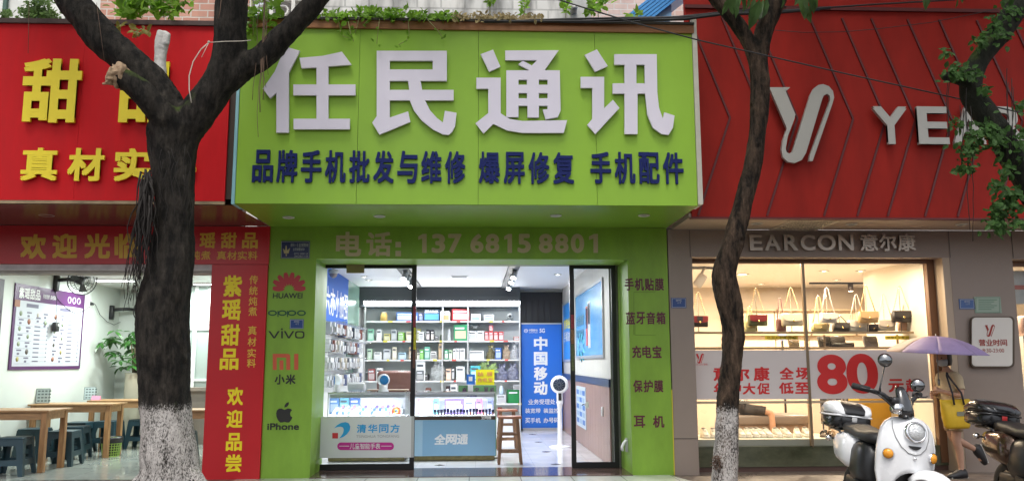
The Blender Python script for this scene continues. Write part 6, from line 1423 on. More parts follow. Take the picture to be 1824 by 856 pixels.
def hand(J, E, Rr, tag_, wrist, d, n, side, curl=.5, L=.085):
    """palm and five unequal fingers, bent towards -n"""
    d = d.normalized(); n = n.normalized(); s = d.cross(n)*side
    pm = wrist+d*.045; J[tag_+'palm'] = tuple(pm); E.append((wrist_key[tag_], tag_+'palm')); Rr[tag_+'palm'] = (.034, .017)
    for i, (o, l) in enumerate(((-.027, .85), (-.009, 1), (.010, .95), (.027, .75))):
        a = pm+d*.03+s*o; b_ = a+(d*math.cos(curl)-n*math.sin(curl))*L*.5*l; c = b_+(d*math.cos(curl*2.3)-n*math.sin(curl*2.3))*L*.45*l
        for q, v in (('a', a), ('b', b_), ('c', c)): J[tag_+'f%d%s' % (i, q)] = tuple(v); Rr[tag_+'f%d%s' % (i, q)] = .0092 if q != 'c' else .0075
        E.append((tag_+'palm', tag_+'f%da' % i)); E.append((tag_+'f%da' % i, tag_+'f%db' % i)); E.append((tag_+'f%db' % i, tag_+'f%dc' % i))
    a = pm-s*.034-d*.012; b_ = a+(d*.7-s*.5-n*.3).normalized()*.04; c = b_+(d*.9-n*.5).normalized()*.028
    for q, v, r_ in (('a', a, .0115), ('b', b_, .010), ('c', c, .008)): J[tag_+'t'+q] = tuple(v); Rr[tag_+'t'+q] = r_
    E.append((tag_+'palm', tag_+'ta')); E.append((tag_+'ta', tag_+'tb')); E.append((tag_+'tb', tag_+'tc'))
wrist_key = {}
def add_head(t, c, face, tilt=0, s=1.0, mask=False, hair='bob', hm=None):
    """head with face, hair and ears, c = centre, face = yaw of the look direction (0 = +x)"""
    M = Matrix.Translation(c) @ Matrix.Rotation(face, 4, 'Z') @ Matrix.Rotation(tilt, 4, 'Y')
    g = MB(); rings = []
    for z, rx, ry, ox in ((-.115, .030, .028, .03), (-.105, .055, .045, .022), (-.07, .078, .06, .012), (-.03, .088, .068, .006), (.02, .094, .074, 0), (.06, .09, .073, -.004), (.09, .07, .06, -.006), (.108, .035, .03, -.006), (.112, .004, .004, -.006)):
        rings.append([Vector(((ox+rx*math.cos(a)+(.012 if abs(a) < .2 and -.05 < z < .0 else 0))*s, ry*math.sin(a)*s, z*s)) for a in [2*math.pi*j/24-math.pi for j in range(24)]])
    g.loft(rings); g.loft([[Vector(((.088+o)*s, y_*s, z_*s)) for y_, z_ in ((-.012, -.045), (.012, -.045), (.005, .01), (-.005, .01))] for o in (-.01, .012)]); g.xf(M); hd = obj('head', g, skin_m, t, world=False)
    g = MB()
    for sy in (-1, 1): g.ell((.0*s, sy*.076*s, -.01*s), (.018*s, .008*s, .03*s), None, 10, 6)
    g.xf(M); obj('ears', g, skin_m, hd, world=False)
    g = MB()
    for sy in (-1, 1): g.ell((.083*s, sy*.03*s, .008*s), (.009*s, .014*s, .007*s), None, 10, 6)
    g.xf(M); obj('eyes', g, mat('eye_dark', (.03, .02, .02), .2), hd, world=False)
    g = MB(); g.ell((.082*s, 0, -.075*s), (.010*s, .022*s, .006*s), None, 10, 6); g.xf(M); obj('mouth', g, mat('lips', (.4, .14, .12), .5), hd, world=False)
    g = MB(); rings = []
    for z, r_ in ((-.11 if hair == 'bob' else -.05, .92), (-.06, 1.1), (0, 1.15), (.05, 1.16), (.09, 1.12), (.118, .72), (.128, .1)):
        ring = []
        for j in range(24):
            a = 2*math.pi*j/24-math.pi; fr_ = math.cos(a); k = 1.0 if (fr_ < .45 or z > .055) else .72
            ring.append(Vector(((-.012+.094*r_*k*math.cos(a))*s, .075*r_*(1 if k == 1 else .9)*math.sin(a)*s, z*s)))
        rings.append(ring)
    g.loft(rings); g.xf(M); obj('hair', g, hm or mat('hair_black', (.02, .015, .012), .4), hd, world=False)
    if mask:
        g = MB(); g.loft([[Vector(((.02+k*.083*math.cos(a))*s, .072*k*math.sin(a)*s, z*s)) for a in [R(-80+16*j) for j in range(11)]] for z, k in ((-.108, .7), (-.085, .95), (-.045, 1.07), (-.015, 1.04))], False, False); g.xf(M)
        o = obj('face_mask', g, mat('mask_blue', (.45, .5, .55), .7), hd, world=False); sd = o.modifiers.new('solid', 'SOLIDIFY'); sd.thickness = .006
    return hd
# the sitter, seen only below the sale banner
def sitter():
    J = {}; E = []; Rr = {}
    def j(k, p, r_, par=None): J[k] = tuple(p); Rr[k] = r_; (E.append((par, k)) if par else None)
    j('pelvis', (0, 0, .70), (.15, .11)); j('belly', (.02, 0, .86), (.14, .10), 'pelvis'); j('chest', (.05, 0, 1.05), (.155, .10), 'belly'); j('neckb', (.07, 0, 1.2), (.09, .07), 'chest'); j('neck', (.09, 0, 1.28), .05, 'neckb'); j('skull', (.1, 0, 1.33), .045, 'neck')
    for s, sg_ in (('l', 1), ('r', -1)):
        j(s+'hip', (.06, sg_*.09, .68), .085, 'pelvis'); j(s+'knee', (.45, sg_*.12, .66), .062, s+'hip'); j(s+'shin', (.47, sg_*.12, .42), .052, s+'knee'); j(s+'ank', (.46, sg_*.12, .10), .035, s+'shin'); j(s+'toe', (.62, sg_*.12, .05), .032, s+'ank')
        j(s+'sh', (.06, sg_*.18, 1.15), .06, 'neckb'); j(s+'elb', (.16, sg_*.22, .90), .042, s+'sh'); j(s+'wr', (.40, sg_*.06, .95), .028, s+'elb')
        wrist_key[s] = s+'wr'; hand(J, E, Rr, s, Vector(J[s+'wr']), Vector((1, -sg_*.25, .1)), Vector((0, 0, -1)), sg_, -.5)
    t, b = person('person', 'person in a white shirt and black shorts sitting on the bench, looking at a phone', J, E, Rr, dict(mats=[skin_m], pick=lambda c: 0), (P(1318, 740, 13.1).x, 13.1, -.03), R(-8))
    add_head(t, Vector((.14, 0, 1.43)), 0, R(25))
    shell(b, lambda c: c.z > .74 and (abs(c.y) < .26 and c.x < .2) and c.z < 1.24 and not (c.x > .17), .012, 'shirt', mat('shirt_white', (.75, .72, .66), .8), t)
    shell(b, lambda c: (c.z < .82 and c.z > .52 and c.x < .36), .014, 'shorts', mat('shorts_black', (.025, .022, .025), .7), t)
    for sg_ in (1, -1): g = MB(); g.rbox((.53, sg_*.12, .045), (.26, .095, .09), .035, seg=3); obj('shoe', g, mat('shoe_white', (.6, .58, .55), .5), t, world=False)
    return t
st_t = sitter()
q = XF[st_t.name] @ Vector((.515, 0, .985)); g = MB(); g.rbox(q, (.15, .075, .009), .004, Matrix.Rotation(R(-20), 3, 'Y'), 2); solo('mobile_phone', g, black_pl, 'dark phone held by the person on the bench', 'phone')
# yellow cabinet, clothes rail, spots, pictures on the back wall
t = thing('display_cabinet', 'mustard yellow cabinet board behind the scooter handlebar', 'cabinet', (P(1566, 740, 12).x, 12.2, .012)); a, b = P(1534, 770, 12), P(1598, 712, 12); g = MB(); g.box((a.x, 12.0, .012), (b.x, 12.35, b.z+.1)); obj('body', g, mat('mustard', (.60, .33, .03), .4), t); g = MB(); g.box((a.x+.02, 11.994, .05), (b.x-.02, 11.999, .4)); obj('door', g, mat('mustard_dark', (.5, .27, .03), .4), t)
t = thing('clothes_rail', 'rail of dark clothes behind the black and white top box', 'clothes rail', (P(1486, 740, 14).x, 14, .012)); a, b = P(1466, 745, 14), P(1510, 712, 14)
g = MB(); g.tube([(a.x, 14, .012), (a.x, 14, b.z+.25), (b.x, 14, b.z+.25), (b.x, 14, .012)], .014, 6); obj('rail', g, black_pl, t)
for k in range(7): g = MB(); xx = a.x+.04+k*(b.x-a.x-.08)/6; g.box((xx-.012, 13.85, .35), (xx+.012, 14.15, b.z+.2)); obj('garment', g, mat('garment_%d' % (k % 3), ((.03, .03, .035), (.12, .08, .06), (.2, .18, .16))[k % 3], .8), t)
warm = (1, .80, .57)
for i, (px, py) in enumerate(((1276, 483), (1468, 482), (1533, 482), (1598, 481), (1322, 488), (1490, 498), (1583, 497), (1355, 505))):
    p = PZ(px, py, ZCR); 
    if p.y > YQ: continue
    downlight(px, py, ZCR-.001, ('glowing warm downlight at the left end of the shoe shop ceiling', 'glowing warm downlight, first of three along the window head', 'glowing warm downlight, middle of three along the window head', 'glowing warm downlight, last of three along the window head', 'large glowing downlight right of the slim tree top', 'glowing downlight above the grey bag', 'glowing downlight above the black bag', 'small glowing downlight deep in the shoe shop')[i], 'lit downlights in the shoe shop', .11 if i == 4 else .075, lens=emis('warm_lens', (1, .78, .5), 16))
t = thing('track_light', 'thin black ceiling track with two black cylinder spots in the shoe shop', 'track light', (6.4, 14.2, ZCR)); a, b = PZ(1440, 503, ZCR), PZ(1596, 503, ZCR); g = MB(); g.box((a.x, 14.18, ZCR-.03), (b.x, 14.22, ZCR-.001)); obj('track', g, black_pl, t)
for px in (1515, 1579):
    c = P(px, 512, 14.2); g = MB(); g.cyl((c.x, 14.2, c.z-.06), (c.x, 14.2, c.z+.06), .045, 16); g.cyl((c.x, 14.2, c.z+.06), (c.x, 14.2, ZCR-.03), .012, 6); h_ = obj('spot_head', g, mat('spot_brown', (.05, .035, .03), .4), t); g = MB(); g.cyl((c.x, 14.2, c.z-.062), (c.x, 14.2, c.z-.0605), .036, 14); obj('lens', g, emis('warm_lens', (1, .78, .5), 16), h_)
t = thing('spot_lamp', 'grey angled spot lamp on the ceiling at the left end of the window', 'spot lamp', PZ(1250, 490, ZCR)); c = P(1247, 499, 11.8); g = MB(); Mx = Matrix.Rotation(R(35), 3, 'Y'); g.rbox(c, (.13, .1, .2), .02, Mx, 2); obj('head', g, mat('lamp_grey', (.3, .27, .24), .4), t); g = MB(); g.tube([c+Vector((0, 0, .05)), (c.x+.08, c.y, ZCR)], .02, 6); g.add([(c.x-.15, c.y, ZCR-.04), (c.x+.25, c.y, ZCR-.04), (c.x+.25, c.y+.08, ZCR-.001), (c.x-.15, c.y+.08, ZCR-.001)], [(0,1,2,3)], False); obj('arm', g, mat('lamp_grey', (.3,.27,.24), .4), t)
t = thing('wall_shelving', 'glowing back wall shelving of the shoe shop with boxes of light', 'shelving', (5, YQ-.3, 0))
for k, (x0, x1) in enumerate(((1322, 1380), (1386, 1440), (1446, 1520), (1526, 1600))):
    a, b = P(x0, 640, YQ-.35), P(x1, 552, YQ-.35); g = MB(); g.box((a.x, YQ-.3, a.z), (b.x, YQ-.02, b.z)); n_ = obj('niche', g, mat('niche_warm', (.66, .55, .42), .5), t)
    for zz in (a.z, (a.z+b.z)/2, b.z): g = MB(); g.box((a.x-.02, YQ-.42, zz-.015), (b.x+.02, YQ-.301, zz+.015)); obj('shelf', g, mat('niche_shelf', (.4, .3, .2), .4), n_)
t = thing('shop_poster', 'framed picture of lettering deep in the shoe shop seen below the cream bag', 'poster', P(1395, 610, 14.4)); a, b = P(1386, 606, 14.4), P(1401, 583, 14.4); g = MB(); g.box((a.x, 14.4, a.z), (b.x, 14.43, b.z)); obj('panel', g, mat('shop_poster', (.15, .17, .25), .4), t); g = MB()
for k in range(3): g.box((a.x+.02, 14.396, a.z+.03+k*.065), (b.x-.02, 14.399, a.z+.065+k*.065))
obj('print', g, mat('poster_print', (.5, .5, .5), .4), t); g = MB(); g.cyl((((a.x+b.x)/2), 14.42, .011), ((a.x+b.x)/2, 14.42, a.z), .02, 8); g.lathe([(.15, .011), (.15, .025)], ((a.x+b.x)/2, 14.42, 0), 16); obj('stand', g, black_pl, t)
for x, y, s in ((3.4, 10.98, 15), (4.4, 10.98, 17), (5.4, 10.98, 15), (4.4, 11.7, 32), (4.2, 13.4, 85), (6.0, 13.6, 85)):
    par = [o for o in bpy.data.objects if o.name.startswith('track_light')][-1]
    area('warm_lamp', (x, y, ZCR-.05), (.3, .2), s, warm, (0, 0, 0), par)
# opening-hours plate and notices on the right pillar
hp = thing('opening_hours_plate', 'rounded white opening hours plate with a dark bronze rim on the taupe pillar', 'plate', P(1767, 653, YF-.03))
def rrect(x0, y0, x1, y1, r_): return [(cx+r_*math.cos(R(a)), cy+r_*math.sin(R(a))) for cx, cy, a0 in ((x1-r_, y1-r_, 0), (x0+r_, y1-r_, 90), (x0+r_, y0+r_, 180), (x1-r_, y0+r_, 270)) for a in range(a0, a0+91, 18)]
g = MB(); polyY(g, [rrect(1727.5, 563, 1805, 654, 8)], YF-.022, .025, 0); obj('rim', g, mat('bronze_rim', (.10, .075, .055), .3, metal=.5), hp)
g = MB(); polyY(g, [rrect(1731, 565, 1803, 651.5, 7)], YF-.046, .006, 0); obj('face', g, mat('plate_white', (.66, .63, .58), .25), hp)
m_ = mat('plate_maroon', (.30, .03, .02), .4)
ylogo(1754, 577.5, .078, YF-.0525, 0, 'logo', m_, hp, .003)
g = MB(); lettering(g, '营业时间', rectY(1744, 603.5, 1793, 615.5, YF-.0525), .018, off=.003); obj('lettering', g, m_, hp, label='maroon heading'); g = MB(); lettering(g, '8:30-23:00', rectY(1750.5, 620, 1788, 627, YF-.0525), 0, off=.003, ink=True); obj('lettering', g, m_, hp, label='maroon hours')
plate('number_plate', 'small blue plate beside the pale green notice on the right taupe pillar', 1709.5, 532, 1736, 550, YF, mat('plate_blue_lit', (.05, .11, .28), .35), pw, (('城中区', .3, .15, .7, .35, 0), ('22号', .4, .4, .65, .58, 0)))  # lighter copy of the plate blue, the light put into its colour
t = plate('notice_plate', 'pale green printed notice above the opening hours plate', 1737, 528, 1782, 557, YF, mat('notice_green', (.30, .38, .30), .4), mat('notice_ink', (.08, .2, .13), .5), ())
g = MB()
for k in range(6): slabY(g, 1743, 533+k*3.4, 1776 - (k % 3)*5, 534+k*3.4, YF-.002, .0015)
obj('print_lines', g, mat('notice_ink', (.08,.2,.13), .5), t)
# neighbour window picture and bag
t = thing('window_picture', 'pale picture print with grey trees in the neighbouring window at the right edge', 'picture', P(1815, 540, 11.1)); a, b = P(1806, 541, 11.1), P(1840, 482, 11.1); g = MB(); g.box((a.x, 11.1, a.z), (a.x+1.6, 11.12, b.z)); obj('panel', g, mat('pic_pale', (.6, .62, .66), .4, color2=(.35, .4, .42), vscale=5), t); g = MB(); g.box((a.x+.005, 11.094, a.z+.2), (a.x+1.6, 11.0985, a.z+.26)); obj('red_band', g, mat('pic_red', (.45, .1, .08), .4), t); g = MB()
for q in (.3, 1.3): g.box((a.x+q, 11.13, .011), (a.x+q+.02, 11.15, b.z))
obj('stand', g, brz, t)
a, b = P(1812, 598, 11.3), P(1845, 555, 11.3)
t = thing('handbag', 'large pink brown handbag in the neighbouring window at the right edge', 'handbag', ((a.x+b.x)/2+.1, 11.3, a.z)); g = MB(); g.rbox((0, 0, (b.z-a.z)*.42), (.44, .16, (b.z-a.z)*.84), .05, seg=3); obj('body', g, mat('pinkbrown_bag', (.32, .2, .16), .4), t, world=False); g = MB(); g.tube([(-.1, 0, .28), (-.09, 0, .36), (0, 0, .40), (.09, 0, .36), (.1, 0, .28)], .014, 8); obj('handle', g, mat('pinkbrown_dark', (.2, .11, .08), .4), t, world=False)
g = MB(); g.box((-.25, -.12, -a.z+.011), (.25, .12, -.001)); obj('plinth', g, mat('shelf_cream', (.7,.66,.58), .4), t, world=False)
area('side_window_lamp', (7.4, 11.4, 2.65), (.5, .2), 45, (1, .85, .65), (0, 0, 0), t)
# ================================================================ trees, plants, cables, scooters and the walker in the street
def bark(name, zwash=None, base=(.011, .010, .009), light=(.085, .072, .058), stretch=(1, 1, .35), moss=0.0):
    M = bpy.data.materials.new(name); M.use_nodes = True; n = M.node_tree.nodes; l = M.node_tree.links; b = n['Principled BSDF']
    ge = n.new('ShaderNodeNewGeometry'); mp = n.new('ShaderNodeMapping'); mp.inputs['Scale'].default_value = stretch; l.new(ge.outputs['Position'], mp.inputs[0])
    nz = n.new('ShaderNodeTexNoise'); nz.inputs['Scale'].default_value = 14; nz.inputs['Detail'].default_value = 10; nz.inputs['Roughness'].default_value = .7; l.new(mp.outputs[0], nz.inputs[0])
    rp = n.new('ShaderNodeValToRGB'); e = rp.color_ramp.elements; e[0].position = .42; e[0].color = (*base, 1); e[1].position = .74; e[1].color = (*light, 1); e2 = rp.color_ramp.elements.new(.6); e2.color = (*[(x_+y_)*.42 for x_, y_ in zip(base, light)], 1); l.new(nz.outputs[0], rp.inputs[0])
    outc = rp.outputs[0]
    if moss:
        n2 = n.new('ShaderNodeTexNoise'); n2.inputs['Scale'].default_value = 3; n2.inputs['Detail'].default_value = 6; l.new(ge.outputs['Position'], n2.inputs[0])
        sp = n.new('ShaderNodeSeparateXYZ'); l.new(ge.outputs['Normal'], sp.inputs[0])
        ad = n.new('ShaderNodeMath'); ad.operation = 'MULTIPLY_ADD'; ad.inputs[1].default_value = .35; l.new(sp.outputs[2], ad.inputs[0]); l.new(n2.outputs[0], ad.inputs[2])
        r2 = n.new('ShaderNodeValToRGB'); r2.color_ramp.elements[0].position = .72; r2.color_ramp.elements[1].position = .85; l.new(ad.outputs[0], r2.inputs[0])
        mx = n.new('ShaderNodeMixRGB'); l.new(r2.outputs[0], mx.inputs[0]); l.new(outc, mx.inputs[1]); mx.inputs[2].default_value = (.05, .075, .015, 1); outc = mx.outputs[0]
    if zwash is not None:
        sp = n.new('ShaderNodeSeparateXYZ'); l.new(ge.outputs['Position'], sp.inputs[0])
        n3 = n.new('ShaderNodeTexNoise'); n3.inputs['Scale'].default_value = 52; n3.inputs['Detail'].default_value = 8; n3.inputs['Roughness'].default_value = .75; m3 = n.new('ShaderNodeMapping'); m3.inputs['Scale'].default_value = (1.6, 1.6, .8); l.new(ge.outputs['Position'], m3.inputs[0]); l.new(m3.outputs[0], n3.inputs[0])
        mr = n.new('ShaderNodeMapRange'); mr.inputs[1].default_value = zwash+.07; mr.inputs[2].default_value = zwash-.12; mr.inputs[3].default_value = -.32; mr.inputs[4].default_value = .07; l.new(sp.outputs[2], mr.inputs[0])
        n4 = n.new('ShaderNodeTexNoise'); n4.inputs['Scale'].default_value = 5; n4.inputs['Detail'].default_value = 4; m4 = n.new('ShaderNodeMapping'); m4.inputs['Scale'].default_value = (2, 2, .5); l.new(ge.outputs['Position'], m4.inputs[0]); l.new(m4.outputs[0], n4.inputs[0]); a4 = n.new('ShaderNodeMath'); a4.operation = 'MULTIPLY_ADD'; a4.inputs[1].default_value = .3; a4.inputs[2].default_value = -.165; l.new(n4.outputs[0], a4.inputs[0]); a5 = n.new('ShaderNodeMath'); a5.operation = 'ADD'; l.new(a4.outputs[0], a5.inputs[0]); l.new(n3.outputs[0], a5.inputs[1])
        ad = n.new('ShaderNodeMath'); ad.operation = 'ADD'; l.new(mr.outputs[0], ad.inputs[0]); l.new(a5.outputs[0], ad.inputs[1])
        r3 = n.new('ShaderNodeValToRGB'); r3.color_ramp.elements[0].position = .46; r3.color_ramp.elements[1].position = .6; l.new(ad.outputs[0], r3.inputs[0])
        mx = n.new('ShaderNodeMixRGB'); l.new(r3.outputs[0], mx.inputs[0]); l.new(outc, mx.inputs[1]); mx.inputs[2].default_value = (.52, .49, .46, 1); outc = mx.outputs[0]
    l.new(outc, b.inputs['Base Color']); b.inputs['Roughness'].default_value = .8; b.inputs['Specular IOR Level'].default_value = .15
    bp = n.new('ShaderNodeBump'); bp.inputs['Strength'].default_value = 1; bp.inputs['Distance'].default_value = .045; l.new(nz.outputs[0], bp.inputs['Height']); l.new(bp.outputs[0], b.inputs['Normal'])
    return M
def leafmat(name, c, tr=.45, rough=.4):
    M = bpy.data.materials.new(name); M.use_nodes = True; n = M.node_tree.nodes; l = M.node_tree.links; b = n['Principled BSDF']
    oi = n.new('ShaderNodeTexNoise'); oi.inputs['Scale'].default_value = 5; ge = n.new('ShaderNodeNewGeometry'); l.new(ge.outputs['Position'], oi.inputs[0])
    rp = n.new('ShaderNodeValToRGB'); rp.color_ramp.elements[0].position = .3; rp.color_ramp.elements[0].color = (*[q*.6 for q in c], 1); rp.color_ramp.elements[1].position = .7; rp.color_ramp.elements[1].color = (*[min(1, q*1.35) for q in c], 1); l.new(oi.outputs[0], rp.inputs[0])
    l.new(rp.outputs[0], b.inputs['Base Color']); b.inputs['Roughness'].default_value = rough; b.inputs['Specular IOR Level'].default_value = .2
    t = n.new('ShaderNodeBsdfTranslucent'); hs_ = n.new('ShaderNodeHueSaturation'); hs_.inputs['Value'].default_value = 1.5; l.new(rp.outputs[0], hs_.inputs['Color']); l.new(hs_.outputs[0], t.inputs[0])
    mx = n.new('ShaderNodeMixShader'); mx.inputs[0].default_value = tr; l.new(b.outputs[0], mx.inputs[1]); l.new(t.outputs[0], mx.inputs[2]); l.new(mx.outputs[0], n['Material Output'].inputs[0]); return M
def limb(g, pts, Y, n=14, dY=None):
    """pts: (px, py, r_px[, dY]) in the photo on plane Y"""
    L = []; rs = []
    for q in pts:
        yy = Y+(q[3] if len(q) > 3 else 0); p = P(q[0], q[1], yy); L.append(p); rs.append(q[2]*yy/FOC*.89)
    # catmull smoothing
    out = []; ro = []
    for i in range(len(L)-1):
        p0, p1, p2, p3 = L[max(i-1, 0)], L[i], L[i+1], L[min(i+2, len(L)-1)]
        for k in range(4):
            t = k/4; out.append(.5*((2*p1)+(p2-p0)*t+(2*p0-5*p1+4*p2-p3)*t*t+(3*p1-p0-3*p2+p3)*t**3)); ro.append(rs[i]+(rs[i+1]-rs[i])*t)
    out.append(L[-1]); ro.append(rs[-1]); g.tube(out, ro, n); return out
def fuse(name, g, voxel, amp, freq, m, parent, sm=4):
    """overlapping limbs fused into one bark surface with lumps"""
    me = bpy.data.meshes.new('f'); me.from_pydata(g.v, [], g.f); o = bpy.data.objects.new('f', me); col.objects.link(o)
    r = o.modifiers.new('r', 'REMESH'); r.mode = 'VOXEL'; r.voxel_size = voxel
    s = o.modifiers.new('s', 'SMOOTH'); s.iterations = sm; s.factor = .5
    dg = bpy.context.evaluated_depsgraph_get(); m2 = bpy.data.meshes.new_from_object(o.evaluated_get(dg)); bpy.data.objects.remove(o); bpy.data.meshes.remove(me)
    k = MB(); rk = random.Random(len(m2.vertices)); kn = [(Vector(m2.vertices[rk.randrange(len(m2.vertices))].co), rk.uniform(.035, .08)) for _ in range(34)] if amp < .02 and voxel > .011 else []
    for v in m2.vertices:
        p = v.co; q = Vector((p.x*freq, p.y*freq, p.z*freq*.45)); d = noise.noise(q)*amp + noise.noise(q*2.7)*amp*.45 + abs(noise.noise(Vector((p.x*3.1, p.y*3.1, p.z*1.3))))*amp*.8 + noise.noise(Vector((p.x*45, p.y*45, p.z*16)))*amp*.22 + noise.noise(Vector((p.x*6, p.y*6, p.z*38)))*amp*.16
        for c_, r_ in kn:
            q2 = (p-c_).length_squared/(r_*r_)
            if q2 < 6: d += r_*(.28*math.exp(-q2) - .42*math.exp(-q2*6))
        k.v.append(tuple(p+v.normal*d))
    for p in m2.polygons: k.f.append(list(p.vertices)); k.mi.append(0); k.sm.append(True)
    bpy.data.meshes.remove(m2); return obj(name, k, m, parent)
def crown(parent, centres, n, m, L=(.12, .22), seed=1, keep=None):
    rnd = random.Random(seed); g = MB()
    for c, r_ in centres:
        for _ in range(n):
            d = Vector((rnd.gauss(0, 1), rnd.gauss(0, 1), rnd.gauss(0, .7))).normalized(); p = Vector(c)+Vector((d.x*r_, d.y*r_, d.z*r_*.6))*rnd.uniform(.35, 1)**.6
            if keep and not keep(p): continue
            dd = (d+Vector((rnd.gauss(0, .6), rnd.gauss(0, .6), rnd.gauss(-.4, .4)))).normalized(); l_ = rnd.uniform(*L); g.leaf(p, dd, Vector((rnd.gauss(0, .5), rnd.gauss(0, .5), 1)), l_, l_*.55)
    return obj('crown', g, m, parent)
def above_view(p):
    """the crowns start above the picture: nothing of them hangs in the photo"""
    v = p-C0; w = v.dot(fw)
    return w < .2 or 428-FOC*v.dot(up)/w < -25 or p.y < .5
YT = 8.25
lt = thing('street_tree', 'thick forked tree with whitewashed base, broken stub and hanging aerial roots', 'tree', (P(303, 880, YT).x, YT, 0))
g = MB()
trunk_pts = [(304, 905, 66), (303, 880, 60), (303, 850, 54), (301, 800, 50), (297, 750, 46), (293, 700, 45.5), (293, 650, 48), (292, 600, 49), (292, 550, 50), (297, 515, 48), (303, 470, 43), (310, 410, 37), (312, 350, 37.5), (310, 300, 42), (309, 262, 48), (312, 228, 54)]
limb(g, trunk_pts, YT, 20)
limb(g, [(312, 240, 40), (300, 200, 36), (287, 168, 31), (258, 130, 31), (213, 97, 33), (178, 62, 33), (140, 15, 31), (112, -25, 30, .1), (60, -110, 26, .2), (0, -200, 20, .3)], YT, 16)
limb(g, [(312, 245, 44), (340, 215, 38), (366, 185, 34), (392, 140, 34), (408, 95, 34), (411, 30, 32), (414, -30, 31), (425, -130, 26, -.2), (450, -260, 20, -.4)], YT, 16)
limb(g, [(400, 150, 26), (432, 122, 25), (470, 98, 24), (510, 60, 23), (548, 20, 21), (575, -12, 19), (640, -80, 15, -.1)], YT, 14)
limb(g, [(318, 235, 26, -.1), (288, 203, 27, -.2), (262, 175, 25, -.26), (235, 150, 22, -.3), (208, 134, 20.5, -.33)], YT, 14)
for a, b in (((330, 845, 26), (385, 905, 16)), ((270, 850, 24), (215, 905, 15))): limb(g, [a, ((a[0]+b[0])/2, (a[1]+b[1])/2, (a[2]+b[2])/2, -.1), b], YT, 12)
zwl = P(300, 708, YT).z
fuse('trunk', g, .022, .018, 5, bark('bark_grey', zwl, moss=1), lt)
g = MB(); limb(g, [(283, 135, 14), (285, 110, 12), (287, 90, 12.5), (291, 58, 13)], YT+.06, 14); limb(g, [(296, 80, 6), (299, 60, 6)], YT+.03, 8)
g2 = g; fuse('cut_stub', g2, .010, .013, 9, mat('pale_bark', (.55, .52, .48), .8, color2=(.62, .6, .57), vscale=20, bump=.5), lt, 2)
rnd = random.Random(4); g = MB(); e = P(207, 133, YT-.33); ax = (P(207, 133, YT-.33)-P(240, 154, YT-.3)).normalized(); sx = ax.orthogonal().normalized(); sy = ax.cross(sx)
for k in range(46):
    a = rnd.uniform(0, 6.28); r_ = .10*math.sqrt(rnd.random()); c_ = e+(sx*math.cos(a)+sy*math.sin(a))*r_+ax*rnd.uniform(-.07, .035); g.ell(c_, (rnd.uniform(.018, .04), rnd.uniform(.018, .04), rnd.uniform(.03, .06)), None, 8, 6)
for k in range(26):
    a = rnd.uniform(0, 6.28); r_ = .11*math.sqrt(rnd.random()); p = e+(sx*math.cos(a)+sy*math.sin(a))*r_-ax*.03; d = (ax+sx*rnd.gauss(0, .5)+sy*rnd.gauss(0, .5)).normalized(); g.tube([p, p+d*rnd.uniform(.05, .12)], [.02, .006], 5)
fuse('broken_wood', g, .011, .014, 13, mat('splintered_wood', (.22, .13, .07), .9, color2=(.46, .33, .21), vscale=22, bump=.8), lt, 1)
# aerial roots left of the trunk, twigs at the right
g = MB(); rnd = random.Random(9)
for k in range(62):
    x0 = 259+rnd.uniform(-9, 12); y0 = rnd.uniform(300, 372); pts = []; yy = YT-.2+rnd.uniform(-.12, .12); x = x0; y = y0; ln = rnd.randint(4, 9)
    drift = rnd.uniform(-4.5, 1.5)
    for j in range(ln):
        pts.append(P(x, y, yy)); y += rnd.uniform(18, 30); x += drift*rnd.uniform(.2, 1.6)+rnd.gauss(0, 4.2)
    g.tube(pts, [max(.0028, .011*(1-j/ln)) for j in range(ln)], 5)
for k in range(26):
    x = rnd.uniform(222, 256); y = rnd.uniform(430, 480); pts = []
    for j in range(rnd.randint(3, 5)): pts.append(P(x, y, YT-.2)); y += rnd.uniform(12, 24); x += rnd.gauss(0, 3.5)
    g.tube(pts, .0022, 4)
rt_m = mat('root_brown', (.012, .008, .006), .8); obj('aerial_roots', g, rt_m, lt)
g = MB()
for k in range(9):
    x = 468+rnd.uniform(-4, 5); y = -20; pts = []
    while y < rnd.choice((150, 190, 262)): pts.append(P(x, y, YT-.1)); y += 22; x += rnd.gauss(-.5, 1.6)
    g.tube(pts, .003, 4)
g.tube([P(395, -10, YT-.25), P(392, 20, YT-.26), P(389, 33, YT-.27)], .004, 4)
for x0, x1, y1 in ((172, 186, 110), (52, 50, 95)): g.tube([P(x0, 5, YT-.2), P((x0+x1)/2, (y1+5)/2, YT-.2), P(x1, y1, YT-.2)], .0025, 4)
obj('aerial_roots', g, mat('root_pale', (.14, .085, .055), .8), lt, label='thin hanging root strands right of the fork')
